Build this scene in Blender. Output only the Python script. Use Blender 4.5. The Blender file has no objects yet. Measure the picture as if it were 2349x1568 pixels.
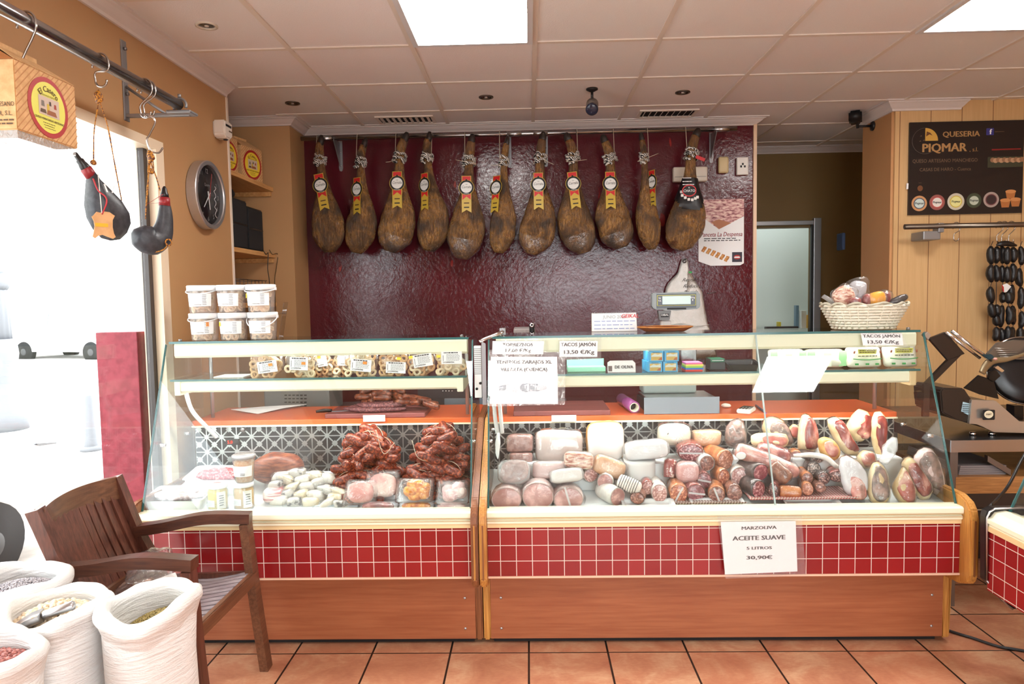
import bpy, bmesh, math, random
from mathutils import Vector as V, Matrix, noise as mnoise
random.seed(7)
SC = bpy.context.scene
COL = SC.collection
PI = math.pi

# ---------------------------------------------------------------- camera
F, YAW, PITCH, ROLL, CAMH = 1612.36, 0.0250852, 0.0634230, -0.0174240, 1.50036
IW, IH = 2349, 1568
_fw = V((-math.sin(YAW)*math.cos(PITCH), math.cos(YAW)*math.cos(PITCH), -math.sin(PITCH)))
_r0 = V((math.cos(YAW), math.sin(YAW), 0)); _u0 = _r0.cross(_fw)
_rt = math.cos(ROLL)*_r0 + math.sin(ROLL)*_u0
_up = -math.sin(ROLL)*_r0 + math.cos(ROLL)*_u0
CAM = V((0, 0, CAMH))
cd = bpy.data.cameras.new('camera'); cam = bpy.data.objects.new('camera', cd); COL.objects.link(cam)
cd.sensor_fit = 'HORIZONTAL'; cd.sensor_width = 36; cd.lens = F/IW*36; cd.clip_start = .02; cd.clip_end = 200
cam.matrix_world = Matrix(((_rt.x, _up.x, -_fw.x, CAM.x), (_rt.y, _up.y, -_fw.y, CAM.y), (_rt.z, _up.z, -_fw.z, CAM.z), (0, 0, 0, 1)))
SC.camera = cam

# ---------------------------------------------------------------- view and light
SC.view_settings.view_transform = 'Standard'; SC.view_settings.look = 'None'
SC.view_settings.gamma = 1; SC.view_settings.use_curve_mapping = False
SC.view_settings.exposure = 0.32
cy = SC.cycles
cy.max_bounces = 9; cy.diffuse_bounces = 4; cy.glossy_bounces = 4; cy.transmission_bounces = 4
cy.transparent_max_bounces = 40; cy.caustics_reflective = False; cy.caustics_refractive = False
cy.sample_clamp_indirect = 6.0
SKY, PANEL, CASE = 6.8, 27.0, 42.0
w = bpy.data.worlds.new('daylight'); SC.world = w; w.use_nodes = True
bg = w.node_tree.nodes['Background']; bg.inputs[0].default_value = (.93, .97, 1, 1); bg.inputs[1].default_value = SKY
H = 2.733
def portal(name, loc, rot, sx, sy):
    l = bpy.data.lights.new(name, 'AREA'); l.shape = 'RECTANGLE'; l.size = sx; l.size_y = sy; l.cycles.is_portal = True
    o = bpy.data.objects.new(name, l); o.location = loc; o.rotation_euler = rot; COL.objects.link(o)
portal('shop_window_daylight', (-1.74, 2.05, 1.13), (0, -PI/2, 0), 2.2, 2.5)
portal('shopfront_daylight', (1.35, -1.72, 1.2), (PI/2, 0, 0), 2.9, 2.2)

# ---------------------------------------------------------------- helpers
def ray(px, py): return _fw + _rt*((px-IW/2)/F) + _up*((IH/2-py)/F)
def U(px, py, ax, v):
    d = ray(px, py); i = 'xyz'.index(ax); return CAM + d*((v-CAM[i])/d[i])
def UP(px, py, p0, n):
    d = ray(px, py); return CAM + d*((V(p0)-CAM).dot(n)/d.dot(n))
def S(y): return y*0.996/F               # metres per photo pixel at depth y
def C(r, g=None, b=None):
    f = lambda c: (c/255/12.92 if c/255 <= .04045 else ((c/255+.055)/1.055)**2.4)
    return (f(r), f(g), f(b), 1)

class N:
    """tiny node-tree builder"""
    def __init__(s, name):
        s.m = bpy.data.materials.new(name); s.m.use_nodes = True; s.t = s.m.node_tree
        for n in list(s.t.nodes): s.t.nodes.remove(n)
        s.out = s.t.nodes.new('ShaderNodeOutputMaterial')
    def n(s, typ, **kw):
        x = s.t.nodes.new('ShaderNode'+typ)
        for k, v in kw.items():
            if k.startswith('i_'): s.put(x.inputs[k[2:].replace('_', ' ')] if not k[2:].isdigit() else x.inputs[int(k[2:])], v)
            else: setattr(x, k, v)
        return x
    def put(s, inp, v):
        if isinstance(v, bpy.types.NodeSocket): s.t.links.new(v, inp)
        elif isinstance(v, bpy.types.Node): s.t.links.new(v.outputs[0], inp)
        else: inp.default_value = v
    def math(s, op, a, b=0.0, c=None):
        x = s.n('Math', operation=op); s.put(x.inputs[0], a); s.put(x.inputs[1], b)
        if c is not None: s.put(x.inputs[2], c)
        return x.outputs[0]
    def mix(s, f, a, b):
        x = s.n('Mix', data_type='RGBA'); s.put(x.inputs[0], f); s.put(x.inputs[6], a); s.put(x.inputs[7], b); return x.outputs[2]
    def noise(s, vec, scale, detail=3, rough=.55, dist=0):
        x = s.n('TexNoise'); s.put(x.inputs['Vector'], vec); x.inputs['Scale'].default_value = scale
        x.inputs['Detail'].default_value = detail; x.inputs['Roughness'].default_value = rough; x.inputs['Distortion'].default_value = dist
        return x.outputs[0]
    def ramp(s, f, *stops):
        x = s.n('ValToRGB'); s.put(x.inputs[0], f); e = x.color_ramp.elements
        while len(e) < len(stops): e.new(.5)
        for k, (p, c) in zip(e, stops): k.position = p; k.color = c
        return x.outputs[0]
    def obj(s): return s.n('TexCoord').outputs['Object']
    def map(s, vec, sc=(1, 1, 1), loc=(0, 0, 0), rot=(0, 0, 0)):
        x = s.n('Mapping'); s.put(x.inputs[0], vec); x.inputs['Scale'].default_value = sc; x.inputs['Location'].default_value = loc; x.inputs['Rotation'].default_value = rot
        return x.outputs[0]
    def xyz(s, vec):
        x = s.n('SeparateXYZ'); s.put(x.inputs[0], vec); return x.outputs
    def bump(s, h, strength=.3, dist=.01):
        x = s.n('Bump'); s.put(x.inputs['Height'], h); x.inputs['Strength'].default_value = strength; x.inputs['Distance'].default_value = dist; return x.outputs[0]
    def schlick(s, nm=None):
        x = s.n('LayerWeight'); x.inputs[0].default_value = .5
        if nm is not None: s.put(x.inputs['Normal'], nm)
        return s.math('ADD', s.math('MULTIPLY', s.math('POWER', x.outputs['Facing'], 5.0), .96), .04)
    def bsdf(s, col, rough=.5, metal=0, normal=None, **kw):
        p = s.n('BsdfPrincipled'); s.put(p.inputs['Base Color'], col); s.put(p.inputs['Roughness'], rough); s.put(p.inputs['Metallic'], metal)
        if normal is not None: s.put(p.inputs['Normal'], normal)
        for k, v in kw.items(): s.put(p.inputs[k.replace('_', ' ')], v)
        return p.outputs[0]
    def done(s, shader): s.t.links.new(shader, s.out.inputs[0]); return s.m

MATS = {}
def plain(name, col, rough=.5, metal=0, **kw):
    if name not in MATS:
        n = N(name); MATS[name] = n.done(n.bsdf(col, rough, metal, **kw))
    return MATS[name]
def spotty(name, c1, c2, scale=30, rough=.5, bump=0, lo=.4, hi=.6, metal=0, c3=None, stretch=(1, 1, 1), rnd=True, bscale=None, dist=.004, **kw):
    """noise between two or three colours, with bump, shifted per object"""
    if name in MATS: return MATS[name]
    n = N(name); co = n.obj()
    if rnd:
        r = n.n('ObjectInfo').outputs['Random']; a = n.n('VectorMath', operation='ADD'); n.put(a.inputs[0], co); n.put(a.inputs[1], n.math('MULTIPLY', r, 37.0)); co = a.outputs[0]
    co = n.map(co, stretch)
    f = n.noise(co, scale, 4)
    stops = [(lo, c1), (hi, c2)] if c3 is None else [(lo, c1), ((lo+hi)/2, c2), (hi, c3)]
    nm = n.bump(n.noise(co, bscale or scale*1.5, 4), bump, dist) if bump else None
    MATS[name] = n.done(n.bsdf(n.ramp(f, *stops), rough, metal, nm, **kw)); return MATS[name]
def glow(name, col, strength):
    n = N(name); e = n.n('Emission'); e.inputs[0].default_value = col; e.inputs[1].default_value = strength; return n.done(e.outputs[0])
def film(name, opacity=.2, tint=(1, 1, 1, 1), rough=.08, bscale=60, bstr=.6, gl=.6):
    """thin clear plastic: see-through, with sharp crinkled reflections and a little milkiness"""
    if name in MATS: return MATS[name]
    n = N(name); co = n.obj(); nz = n.noise(co, bscale, 3, .6, .6); nm = n.bump(nz, bstr, .01)
    tr = n.n('BsdfTransparent'); tr.inputs[0].default_value = tint
    d = n.n('BsdfDiffuse'); d.inputs[0].default_value = (.85, .87, .88, 1)
    m0 = n.n('MixShader'); m0.inputs[0].default_value = opacity; n.t.links.new(tr.outputs[0], m0.inputs[1]); n.t.links.new(d.outputs[0], m0.inputs[2])
    g = n.n('BsdfGlossy'); g.inputs['Roughness'].default_value = rough; n.put(g.inputs['Normal'], nm)
    fac = n.math('MINIMUM', n.math('MULTIPLY', n.schlick(nm), .8+1.3*gl), .8)
    m1 = n.n('MixShader'); n.put(m1.inputs[0], fac); n.t.links.new(m0.outputs[0], m1.inputs[1]); n.t.links.new(g.outputs[0], m1.inputs[2])
    MATS[name] = n.done(m1.outputs[0]); return MATS[name]
def pane(name, tint, refl=1.0):
    if name in MATS: return MATS[name]
    n = N(name); tr = n.n('BsdfTransparent'); tr.inputs[0].default_value = tint
    g = n.n('BsdfGlossy'); g.inputs['Roughness'].default_value = 0.01
    m = n.n('MixShader'); n.put(m.inputs[0], n.math('MINIMUM', n.math('MULTIPLY', n.schlick(), refl), 1.0)); n.t.links.new(tr.outputs[0], m.inputs[1]); n.t.links.new(g.outputs[0], m.inputs[2])
    MATS[name] = n.done(m.outputs[0]); return MATS[name]
def wood(name, c1, c2, axis=0, scale=6, rough=.4, bump=.05, fine=14):
    if name in MATS: return MATS[name]
    n = N(name); st = [fine, fine, fine]; st[axis] = .9
    co = n.map(n.obj(), st); f = n.noise(co, scale, 5, .6, .4); f2 = n.noise(n.map(n.obj(), [1.5 if k == axis else 5 for k in range(3)]), 2, 2)
    f = n.math('ADD', n.math('MULTIPLY', f, .7), n.math('MULTIPLY', f2, .3))
    MATS[name] = n.done(n.bsdf(n.ramp(f, (.36, c1), (.62, c2)), rough, 0, n.bump(f, bump, .003))); return MATS[name]

def wl(o):
    p = V((0, 0, 0))
    while o is not None: p = p + o.location; o = o.parent
    return p
def mk(name, vs, fs, mat, par=None, smooth=False):
    me = bpy.data.meshes.new(name); off = wl(par) if par is not None else V((0, 0, 0))
    me.from_pydata([tuple(V(v)-off) for v in vs], [], fs); me.validate()
    if mat is not None: me.materials.append(mat)
    if smooth: me.polygons.foreach_set('use_smooth', [True]*len(me.polygons))
    o = bpy.data.objects.new(name, me); COL.objects.link(o)
    if par is not None: o.parent = par
    return o
def frombm(name, bm, mat, par=None, smooth=False):
    bmesh.ops.recalc_face_normals(bm, faces=bm.faces)
    vs = [v.co.copy() for v in bm.verts]; bm.verts.index_update(); fs = [[v.index for v in f.verts] for f in bm.faces]; bm.free()
    return mk(name, vs, fs, mat, par, smooth)
def T(name, label, cat, loc=(0, 0, 0), group=None):
    o = bpy.data.objects.new(name, None); o.empty_display_size = .05; o.location = loc; COL.objects.link(o)
    o['label'] = label; o['category'] = cat
    if group: o['group'] = group
    return o
def tag(o, label, cat, group=None, kind=None):
    vs = [v.co for v in o.data.vertices]; lo = [min(v[i] for v in vs) for i in range(3)]; hi = [max(v[i] for v in vs) for i in range(3)]
    b = V(((lo[0]+hi[0])/2, (lo[1]+hi[1])/2, lo[2])); o.data.transform(Matrix.Translation(-b)); o.location = b
    o['label'] = label; o['category'] = cat
    if group: o['group'] = group
    if kind: o['kind'] = kind
    return o
def struct(o): o['kind'] = 'structure'; return o
def copy_tree(o, parent=None):
    c = o.copy(); COL.objects.link(c)
    if parent is not None: c.parent = parent
    for ch in list(o.children): copy_tree(ch, c)
    return c

def bx(bm, x0, x1, y0, y1, z0, z1):
    r = bmesh.ops.create_cube(bm, size=1); 
    for v in r['verts']: v.co = V((x0+(v.co.x+.5)*(x1-x0), y0+(v.co.y+.5)*(y1-y0), z0+(v.co.z+.5)*(z1-z0)))
    return r['verts']
def box(name, x0, x1, y0, y1, z0, z1, mat, par=None, bev=0, seg=2):
    bm = bmesh.new(); bx(bm, min(x0, x1), max(x0, x1), min(y0, y1), max(y0, y1), min(z0, z1), max(z0, z1))
    if bev: bmesh.ops.bevel(bm, geom=bm.edges[:], offset=bev, segments=seg, affect='EDGES', profile=.6)
    return frombm(name, bm, mat, par, bool(bev) and seg > 2)
def obox(name, c, ax, ay, az, mat, par=None, bev=0, seg=2):
    """oriented box: centre and three half-axis vectors"""
    bm = bmesh.new(); bmesh.ops.create_cube(bm, size=2)
    s = [ax.length, ay.length, az.length]
    for v in bm.verts: v.co = V((v.co.x*s[0], v.co.y*s[1], v.co.z*s[2]))
    if bev: bmesh.ops.bevel(bm, geom=bm.edges[:], offset=bev, segments=seg, affect='EDGES')
    e = [ax.normalized(), ay.normalized(), az.normalized()]
    for v in bm.verts: v.co = V(c)+e[0]*v.co.x+e[1]*v.co.y+e[2]*v.co.z
    return frombm(name, bm, mat, par, seg > 2 and bool(bev))
def smoothpath(pts, n=6):
    pts = [V(p) for p in pts]
    if len(pts) < 3: return pts
    out = []; q = [pts[0]*2-pts[1]]+pts+[pts[-1]*2-pts[-2]]
    for i in range(1, len(q)-2):
        for k in range(n):
            t = k/n; a, b, c, d = q[i-1], q[i], q[i+1], q[i+2]
            out.append(.5*((2*b)+(c-a)*t+(2*a-5*b+4*c-d)*t*t+(3*b-a-3*c+d)*t**3))
    out.append(pts[-1]); return out
def lerpl(L, t):
    x = t*(len(L)-1); i = min(int(x), len(L)-2); return L[i]+(L[i+1]-L[i])*(x-i)
def loft(name, pts, rad, mat, par=None, seg=12, flat=1.0, updir=None, n=0, smooth=True, jit=0, closed=False, fn=None, cap=True):
    """tube along a path, radius list interpolated; flat squashes along the side given by updir"""
    P = smoothpath(pts, n) if n else [V(p) for p in pts]
    R = rad if isinstance(rad, (list, tuple)) else [rad, rad]
    m = len(P); vs, fs = [], []; up = V(updir) if updir is not None else None; side = None
    for i, p in enumerate(P):
        d = (P[(i+1) % m]-P[i-1]) if closed else (P[min(i+1, m-1)]-P[max(i-1, 0)])
        if d.length < 1e-9: d = V((0, 0, 1))
        d.normalize()
        if up is not None: s = up-d*up.dot(d)
        elif side is None: s = d.orthogonal()
        else: s = side-d*side.dot(d)
        if s.length < 1e-6: s = d.orthogonal()
        s.normalize(); side = s; t = d.cross(s); r = lerpl(R, i/(m-1) if m > 1 else 0)
        for k in range(seg):
            a = 2*PI*k/seg; q = p+s*(math.cos(a)*r*flat)+t*(math.sin(a)*r)
            if jit: q = q+(q-p)*jit*mnoise.noise(q*25)
            if fn: q = fn(q, i/(m-1), a)
            vs.append(q)
    last = m if closed else m-1
    for i in range(last):
        for k in range(seg):
            a, b = i*seg+k, i*seg+(k+1) % seg; c, d = ((i+1) % m)*seg+k, ((i+1) % m)*seg+(k+1) % seg
            fs.append((a, b, d, c))
    if not closed and cap: fs.append(list(range(seg-1, -1, -1))); fs.append(list(range((m-1)*seg, m*seg)))
    return mk(name, vs, fs, mat, par, smooth)
def tube(name, pts, r, mat, par=None, seg=8, n=0): return loft(name, pts, r, mat, par, seg, n=n)
def lathe(name, prof, c, mat, par=None, seg=24, axis=(0, 0, 1), sx=1, sy=1, smooth=True, fn=None):
    """profile [(r, h)] turned round an axis through c"""
    a = V(axis).normalized(); e1 = V((1, 0, 0)) if abs(a.x) < .9 else V((0, 1, 0)); e1 = (e1-a*e1.dot(a)).normalized(); e2 = a.cross(e1)
    vs, fs = [], []
    for r, h in prof:
        for k in range(seg):
            t = 2*PI*k/seg; q = V(c)+a*h+e1*(math.cos(t)*r*sx)+e2*(math.sin(t)*r*sy); vs.append(fn(q, t, h) if fn else q)
    for i in range(len(prof)-1):
        for k in range(seg): fs.append((i*seg+k, i*seg+(k+1) % seg, (i+1)*seg+(k+1) % seg, (i+1)*seg+k))
    if abs(prof[0][0]-prof[-1][0]) < 1e-7 and prof[0][0] > 1e-6: fs += [((len(prof)-1)*seg+k, (len(prof)-1)*seg+(k+1) % seg, (k+1) % seg, k) for k in range(seg)]; prof = [(0, 0)]
    if prof[0][0] > 1e-6: fs.append(list(range(seg-1, -1, -1)))
    if prof[-1][0] > 1e-6: fs.append(list(range((len(prof)-1)*seg, len(prof)*seg)))
    bm = bmesh.new(); bv = [bm.verts.new(v) for v in vs]
    for f in fs:
        try: bm.faces.new([bv[i] for i in f])
        except ValueError: pass
    bmesh.ops.remove_doubles(bm, verts=bm.verts, dist=1e-6)
    return frombm(name, bm, mat, par, smooth)
def prism(name, poly, o, ex, ey, depth, mat, par=None, bev=0):
    """polygon in the plane o + x*ex + y*ey, thickened by depth along ex x ey"""
    ex, ey = V(ex), V(ey); nz = ex.cross(ey).normalized(); k = len(poly)
    a = [V(o)+ex*x+ey*y for x, y in poly]; b = [p+nz*depth for p in a]
    fs = [list(range(k-1, -1, -1)), list(range(k, 2*k))]+[(i, (i+1) % k, k+(i+1) % k, k+i) for i in range(k)]
    if (sum(poly[i-1][0]*poly[i][1]-poly[i][0]*poly[i-1][1] for i in range(k)) < 0) != (depth < 0): fs = [f[::-1] for f in fs]
    if not bev: return mk(name, a+b, fs, mat, par)
    bm = bmesh.new(); bv = [bm.verts.new(v) for v in a+b]
    for f in fs: bm.faces.new([bv[i] for i in f])
    bmesh.ops.bevel(bm, geom=bm.edges[:], offset=bev, segments=2, affect='EDGES')
    return frombm(name, bm, mat, par)
def disc(name, c, ex, ey, rx, ry, depth, mat, par=None, seg=28): return prism(name, [(rx*math.cos(2*PI*k/seg), ry*math.sin(2*PI*k/seg)) for k in range(seg)], c, ex, ey, depth, mat, par)
def blob(name, c, ax, ay, az, mat, par=None, amp=.1, fr=8, seed=0, nu=20, nv=12, power=1.0, smooth=True, fn=None):
    """lumpy ellipsoid (power<1 makes it boxier)"""
    vs, fs = [], []; sg = lambda x: math.copysign(abs(x)**power, x)
    for j in range(nv+1):
        ph = -PI/2+PI*j/nv
        for i in range(nu):
            th = 2*PI*i/nu; d = V((sg(math.cos(th))*sg(math.cos(ph)), sg(math.sin(th))*sg(math.cos(ph)), sg(math.sin(ph))))
            q = V(ax)*d.x+V(ay)*d.y+V(az)*d.z
            q = q*(1+amp*mnoise.noise((V(c)+q)*fr+V((seed*3.1, seed*1.7, 0)))); vs.append(V(c)+q)
    if fn: vs = [fn(v) for v in vs]
    for j in range(nv):
        for i in range(nu): fs.append((j*nu+i, j*nu+(i+1) % nu, (j+1)*nu+(i+1) % nu, (j+1)*nu+i))
    bm = bmesh.new(); bv = [bm.verts.new(v) for v in vs]
    for f in fs:
        try: bm.faces.new([bv[i] for i in f])
        except ValueError: pass
    bmesh.ops.remove_doubles(bm, verts=bm.verts, dist=1e-6)
    return frombm(name, bm, mat, par, smooth)
def pillow(name, poly, o, ex, ey, thick, mat, par=None, rings=5, back=1.0, amp=0, seed=0, power=.5):
    """inflated outline (list of x,y) between two faces"""
    ex, ey = V(ex), V(ey); nz = ex.cross(ey).normalized(); k = len(poly); cx = sum(p[0] for p in poly)/k; cyy = sum(p[1] for p in poly)/k
    vs = [V(o)+ex*x+ey*y for x, y in poly]; fs = []
    for sgn in (1, -1):
        base = len(vs); prev = list(range(k))
        for r in range(1, rings):
            s = 1-r/rings; h = thick*(1-s*s)**power*(1 if sgn > 0 else back)
            cur = []
            for x, y in poly:
                q = V(o)+ex*(cx+(x-cx)*s)+ey*(cyy+(y-cyy)*s); hh = h*(1+amp*mnoise.noise(q*30+V((seed*2.3, 0, 0)))); cur.append(len(vs)); vs.append(q+nz*hh*sgn)
            for i in range(k):
                f = (prev[i], prev[(i+1) % k], cur[(i+1) % k], cur[i]); fs.append(f if sgn > 0 else f[::-1])
            prev = cur
        vs.append(V(o)+ex*cx+ey*cyy+nz*thick*sgn*(1 if sgn > 0 else back)); ci = len(vs)-1
        for i in range(k):
            f = (prev[i], prev[(i+1) % k], ci); fs.append(f if sgn > 0 else f[::-1])
    return mk(name, vs, fs, mat, par, True)
def rrect(w, h, r, n=3):
    out = []
    for cx, cyy, a0 in ((w-r, h-r, 0), (r-w, h-r, PI/2), (r-w, r-h, PI), (w-r, r-h, 3*PI/2)):
        for k in range(n+1): a = a0+PI/2*k/n; out.append((cx+r*math.cos(a), cyy+r*math.sin(a)))
    return out
def sweep(name, prof, path, mat, par=None, closed_prof=True):
    """profile [(out, z)] along a horizontal path of ((x,y),(nx,ny)) mitred points"""
    vs, fs = [], []; k = len(prof)
    for (x, y, z), (nx, ny) in path:
        for o, h in prof: vs.append((x+nx*o, y+ny*o, z+h))
    for i in range(len(path)-1):
        for j in range(k): fs.append((i*k+j, i*k+(j+1) % k, (i+1)*k+(j+1) % k, (i+1)*k+j))
    fs.append(list(range(k))); fs.append(list(range((len(path)-1)*k, len(path)*k))[::-1])
    bm = bmesh.new(); bv = [bm.verts.new(v) for v in vs]
    for f in fs: bm.faces.new([bv[i] for i in f])
    return frombm(name, bm, mat, par)
def text(s, size, mat, o, ex, ey, par, bold=0, shear=0, ext=.0006, align='CENTER', name='lettering', arc=None, width=None, lift=.0012):
    """raised lettering in the plane o, ex, ey; arc = (radius, centre angle) bends it round o"""
    cu = bpy.data.curves.new('t', 'FONT'); cu.body = s; cu.size = size; cu.align_x = align; cu.align_y = 'CENTER'; cu.shear = shear; cu.resolution_u = 2
    cu.extrude = 0
    ob = bpy.data.objects.new('t', cu); me = bpy.data.meshes.new_from_object(ob)
    vs = [v.co.copy() for v in me.vertices]; fs = [list(p.vertices) for p in me.polygons]
    bpy.data.objects.remove(ob); bpy.data.curves.remove(cu); bpy.data.meshes.remove(me)
    if not vs: return None
    if bold:
        b = len(vs); k = bold*size*.9; vs = [v+V((-k, 0, 0)) for v in vs]+[v+V((k, 0, .0002)) for v in vs]+[v+V((0, k*.5, .0004)) for v in vs]; fs = fs+[[i+b for i in f] for f in fs]+[[i+2*b for i in f] for f in fs]
    if width:
        w0 = max(v.x for v in vs)-min(v.x for v in vs); k = width/w0
        for v in vs: v.x *= k
    ex, ey = V(ex).normalized(), V(ey).normalized(); nz = ex.cross(ey)
    if arc:
        r, a0 = arc
        for v in vs:
            a = a0-v.x/r if r > 0 else a0-v.x/r; rr = abs(r)+(v.y if r > 0 else -v.y); v.x, v.y = rr*math.cos(a), rr*math.sin(a)
    return mk(name, [V(o)+ex*v.x+ey*v.y+nz*(lift+v.z) for v in vs], fs, mat, par)
def tinyprint(par, o, ex, ey, w, h, rows, mat, seed=0, name='print'):
    """lines too small to read, as short thin bars of ink"""
    rnd = random.Random(seed); vs, fs = [], []; ex, ey = V(ex).normalized(), V(ey).normalized(); nz = ex.cross(ey)
    for r in range(rows):
        y = h*(.5-(r+.5)/rows); x = -w/2
        while x < w/2*(.75+.25*rnd.random()):
            l = min(w*(.06+.12*rnd.random()), w/2-x)
            if l <= 0: break
            b = len(vs); t = h/rows*.2
            for dx, dy in ((0, -t), (l, -t), (l, t), (0, t)): vs.append(V(o)+ex*(x+dx)+ey*(y+dy)+nz*.0012)
            fs.append((b, b+1, b+2, b+3)); x += l+w*.03
    return mk(name, vs, fs, mat, par)
X, Y, Z = V((1, 0, 0)), V((0, 1, 0)), V((0, 0, 1))
# ---------------------------------------------------------------- materials of the room
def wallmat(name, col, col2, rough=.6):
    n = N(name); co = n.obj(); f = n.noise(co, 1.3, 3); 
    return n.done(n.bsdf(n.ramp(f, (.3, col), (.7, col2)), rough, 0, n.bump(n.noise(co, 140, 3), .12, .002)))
M_tan = wallmat('tan_paint', C(180, 136, 92), C(188, 146, 100))
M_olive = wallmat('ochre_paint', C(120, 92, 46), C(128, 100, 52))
M_white = plain('white_gloss', C(232, 226, 218), .35)
M_crown = plain('plaster_white', C(222, 212, 208), .5)
M_black = plain('black_plastic', C(22, 22, 24), .4)
M_steel = plain('brushed_steel', C(190, 190, 192), .28, 1)
M_chrome = plain('chrome', C(225, 225, 228), .08, 1)
M_dsteel = plain('dull_steel', C(140, 138, 138), .4, 1)
M_ink = plain('black_ink', C(18, 17, 18), .6)
M_paper = plain('white_paper', C(240, 240, 240), .6)
M_card = plain('cream_card', C(236, 226, 196), .6)
M_red = plain('red_print', C(196, 32, 38), .45)
M_gold = plain('gold_print', C(190, 160, 60), .4)
M_glass = pane('case_glass', (.965, .988, .98, 1), 1.0)
M_edge = plain('glass_edge', C(56, 104, 104), .15)
def redwall():
    n = N('oxblood_gloss_paint'); co = n.obj(); f = n.noise(co, 2.2, 4)
    b1 = n.noise(co, 9, 4, .6, .5); b2 = n.noise(co, 44, 4, .65, .8)
    h = n.math('ADD', n.math('MULTIPLY', b1, .8), n.math('MULTIPLY', b2, .35))
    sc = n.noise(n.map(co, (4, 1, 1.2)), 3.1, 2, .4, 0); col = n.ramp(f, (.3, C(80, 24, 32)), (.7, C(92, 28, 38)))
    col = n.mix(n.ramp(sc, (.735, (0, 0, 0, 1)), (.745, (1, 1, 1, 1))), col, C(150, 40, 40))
    return n.done(n.bsdf(col, .11, 0, n.bump(h, .17, .02)))
M_redwall = redwall()
def gridmask(n, v, period, off, half):
    a = n.math('FRACT', n.math('DIVIDE', n.math('SUBTRACT', v, off-half), period)); return n.math('LESS_THAN', a, 2*half/period)
FX, FY = -0.023585, 2.884134
def floormat():
    n = N('terracotta_tiles'); co = n.obj(); x, y, z = n.xyz(co)
    g = n.math('MAXIMUM', gridmask(n, x, .333, FX, .0042), gridmask(n, y, .333, FY, .0034))
    ix = n.math('FLOOR', n.math('DIVIDE', n.math('SUBTRACT', x, FX), .333)); iy = n.math('FLOOR', n.math('DIVIDE', n.math('SUBTRACT', y, FY), .333))
    wn = n.n('TexWhiteNoise', noise_dimensions='2D'); cv = n.n('CombineXYZ'); n.put(cv.inputs[0], ix); n.put(cv.inputs[1], iy); n.put(wn.inputs['Vector'], cv)
    sh = n.n('VectorMath', operation='ADD'); n.put(sh.inputs[0], co); n.put(sh.inputs[1], n.math('MULTIPLY', wn.outputs[0], 9.0))
    f = n.noise(sh.outputs[0], 5, 6, .65, .5); f2 = n.noise(n.map(sh.outputs[0], (3, 12, 1)), 12, 4, .7)
    f = n.math('ADD', n.math('MULTIPLY', f, .75), n.math('MULTIPLY', f2, .25))
    col = n.ramp(f, (.33, C(164, 104, 80)), (.5, C(192, 138, 106)), (.66, C(214, 178, 142)))
    col = n.mix(n.math('MULTIPLY', wn.outputs[0], .25), col, C(190, 110, 76))
    col = n.mix(g, col, C(30, 24, 20))
    h = n.math('SUBTRACT', n.math('MULTIPLY', f2, .3), g)
    return n.done(n.bsdf(col, .33, 0, n.bump(h, .35, .003)))
def tilemat(name, off_x, off_z, axis='x'):
    n = N(name); co = n.obj(); x, y, z = n.xyz(co); a = x if axis == 'x' else y; P = .0659
    g = n.math('MAXIMUM', gridmask(n, a, P, off_x, .0014), gridmask(n, z, P, off_z, .0014))
    ia = n.math('FLOOR', n.math('DIVIDE', n.math('SUBTRACT', a, off_x), P)); iz = n.math('FLOOR', n.math('DIVIDE', n.math('SUBTRACT', z, off_z), P))
    wn = n.n('TexWhiteNoise', noise_dimensions='2D'); cv = n.n('CombineXYZ'); n.put(cv.inputs[0], ia); n.put(cv.inputs[1], iz); n.put(wn.inputs['Vector'], cv)
    col = n.mix(g, n.mix(wn.outputs[0], C(130, 24, 26), C(146, 32, 34)), C(226, 208, 196))
    return n.done(n.bsdf(col, .22, 0, n.bump(n.math('SUBTRACT', 1.0, g), .25, .002)))
def ceilmat():
    n = N('mineral_fibre_tile'); co = n.obj(); f = n.noise(co, 150, 3, .7); f2 = n.noise(co, .9, 2)
    col = n.mix(n.math('MULTIPLY', f, .3), n.ramp(f2, (.38, C(238, 236, 234)), (.62, C(238, 228, 226))), C(206, 200, 196))
    return n.done(n.bsdf(col, .9, 0, n.bump(f, .35, .003)))
M_ceil = ceilmat(); M_floor = floormat()
M_panelwood = None
def panelwood():
    n = N('oak_wall_panels'); co = n.obj(); x, y, z = n.xyz(co)
    f = n.noise(n.map(co, (26, 26, 1.1)), 3, 5, .6, .3); g = gridmask(n, x, .2, 2.65, .0022)
    col = n.mix(g, n.ramp(f, (.3, C(204, 164, 114)), (.7, C(214, 176, 126))), C(120, 78, 44))
    return n.done(n.bsdf(col, .38, 0, n.bump(n.math('SUBTRACT', n.math('MULTIPLY', f, .1), g), .3, .003)))
M_panelwood = panelwood()
M_alu = plain('satin_aluminium', C(186, 188, 190), .35, .8)
M_pine = wood('pine_board', C(196, 140, 80), C(222, 172, 112), 1, 5, .5)

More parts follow.
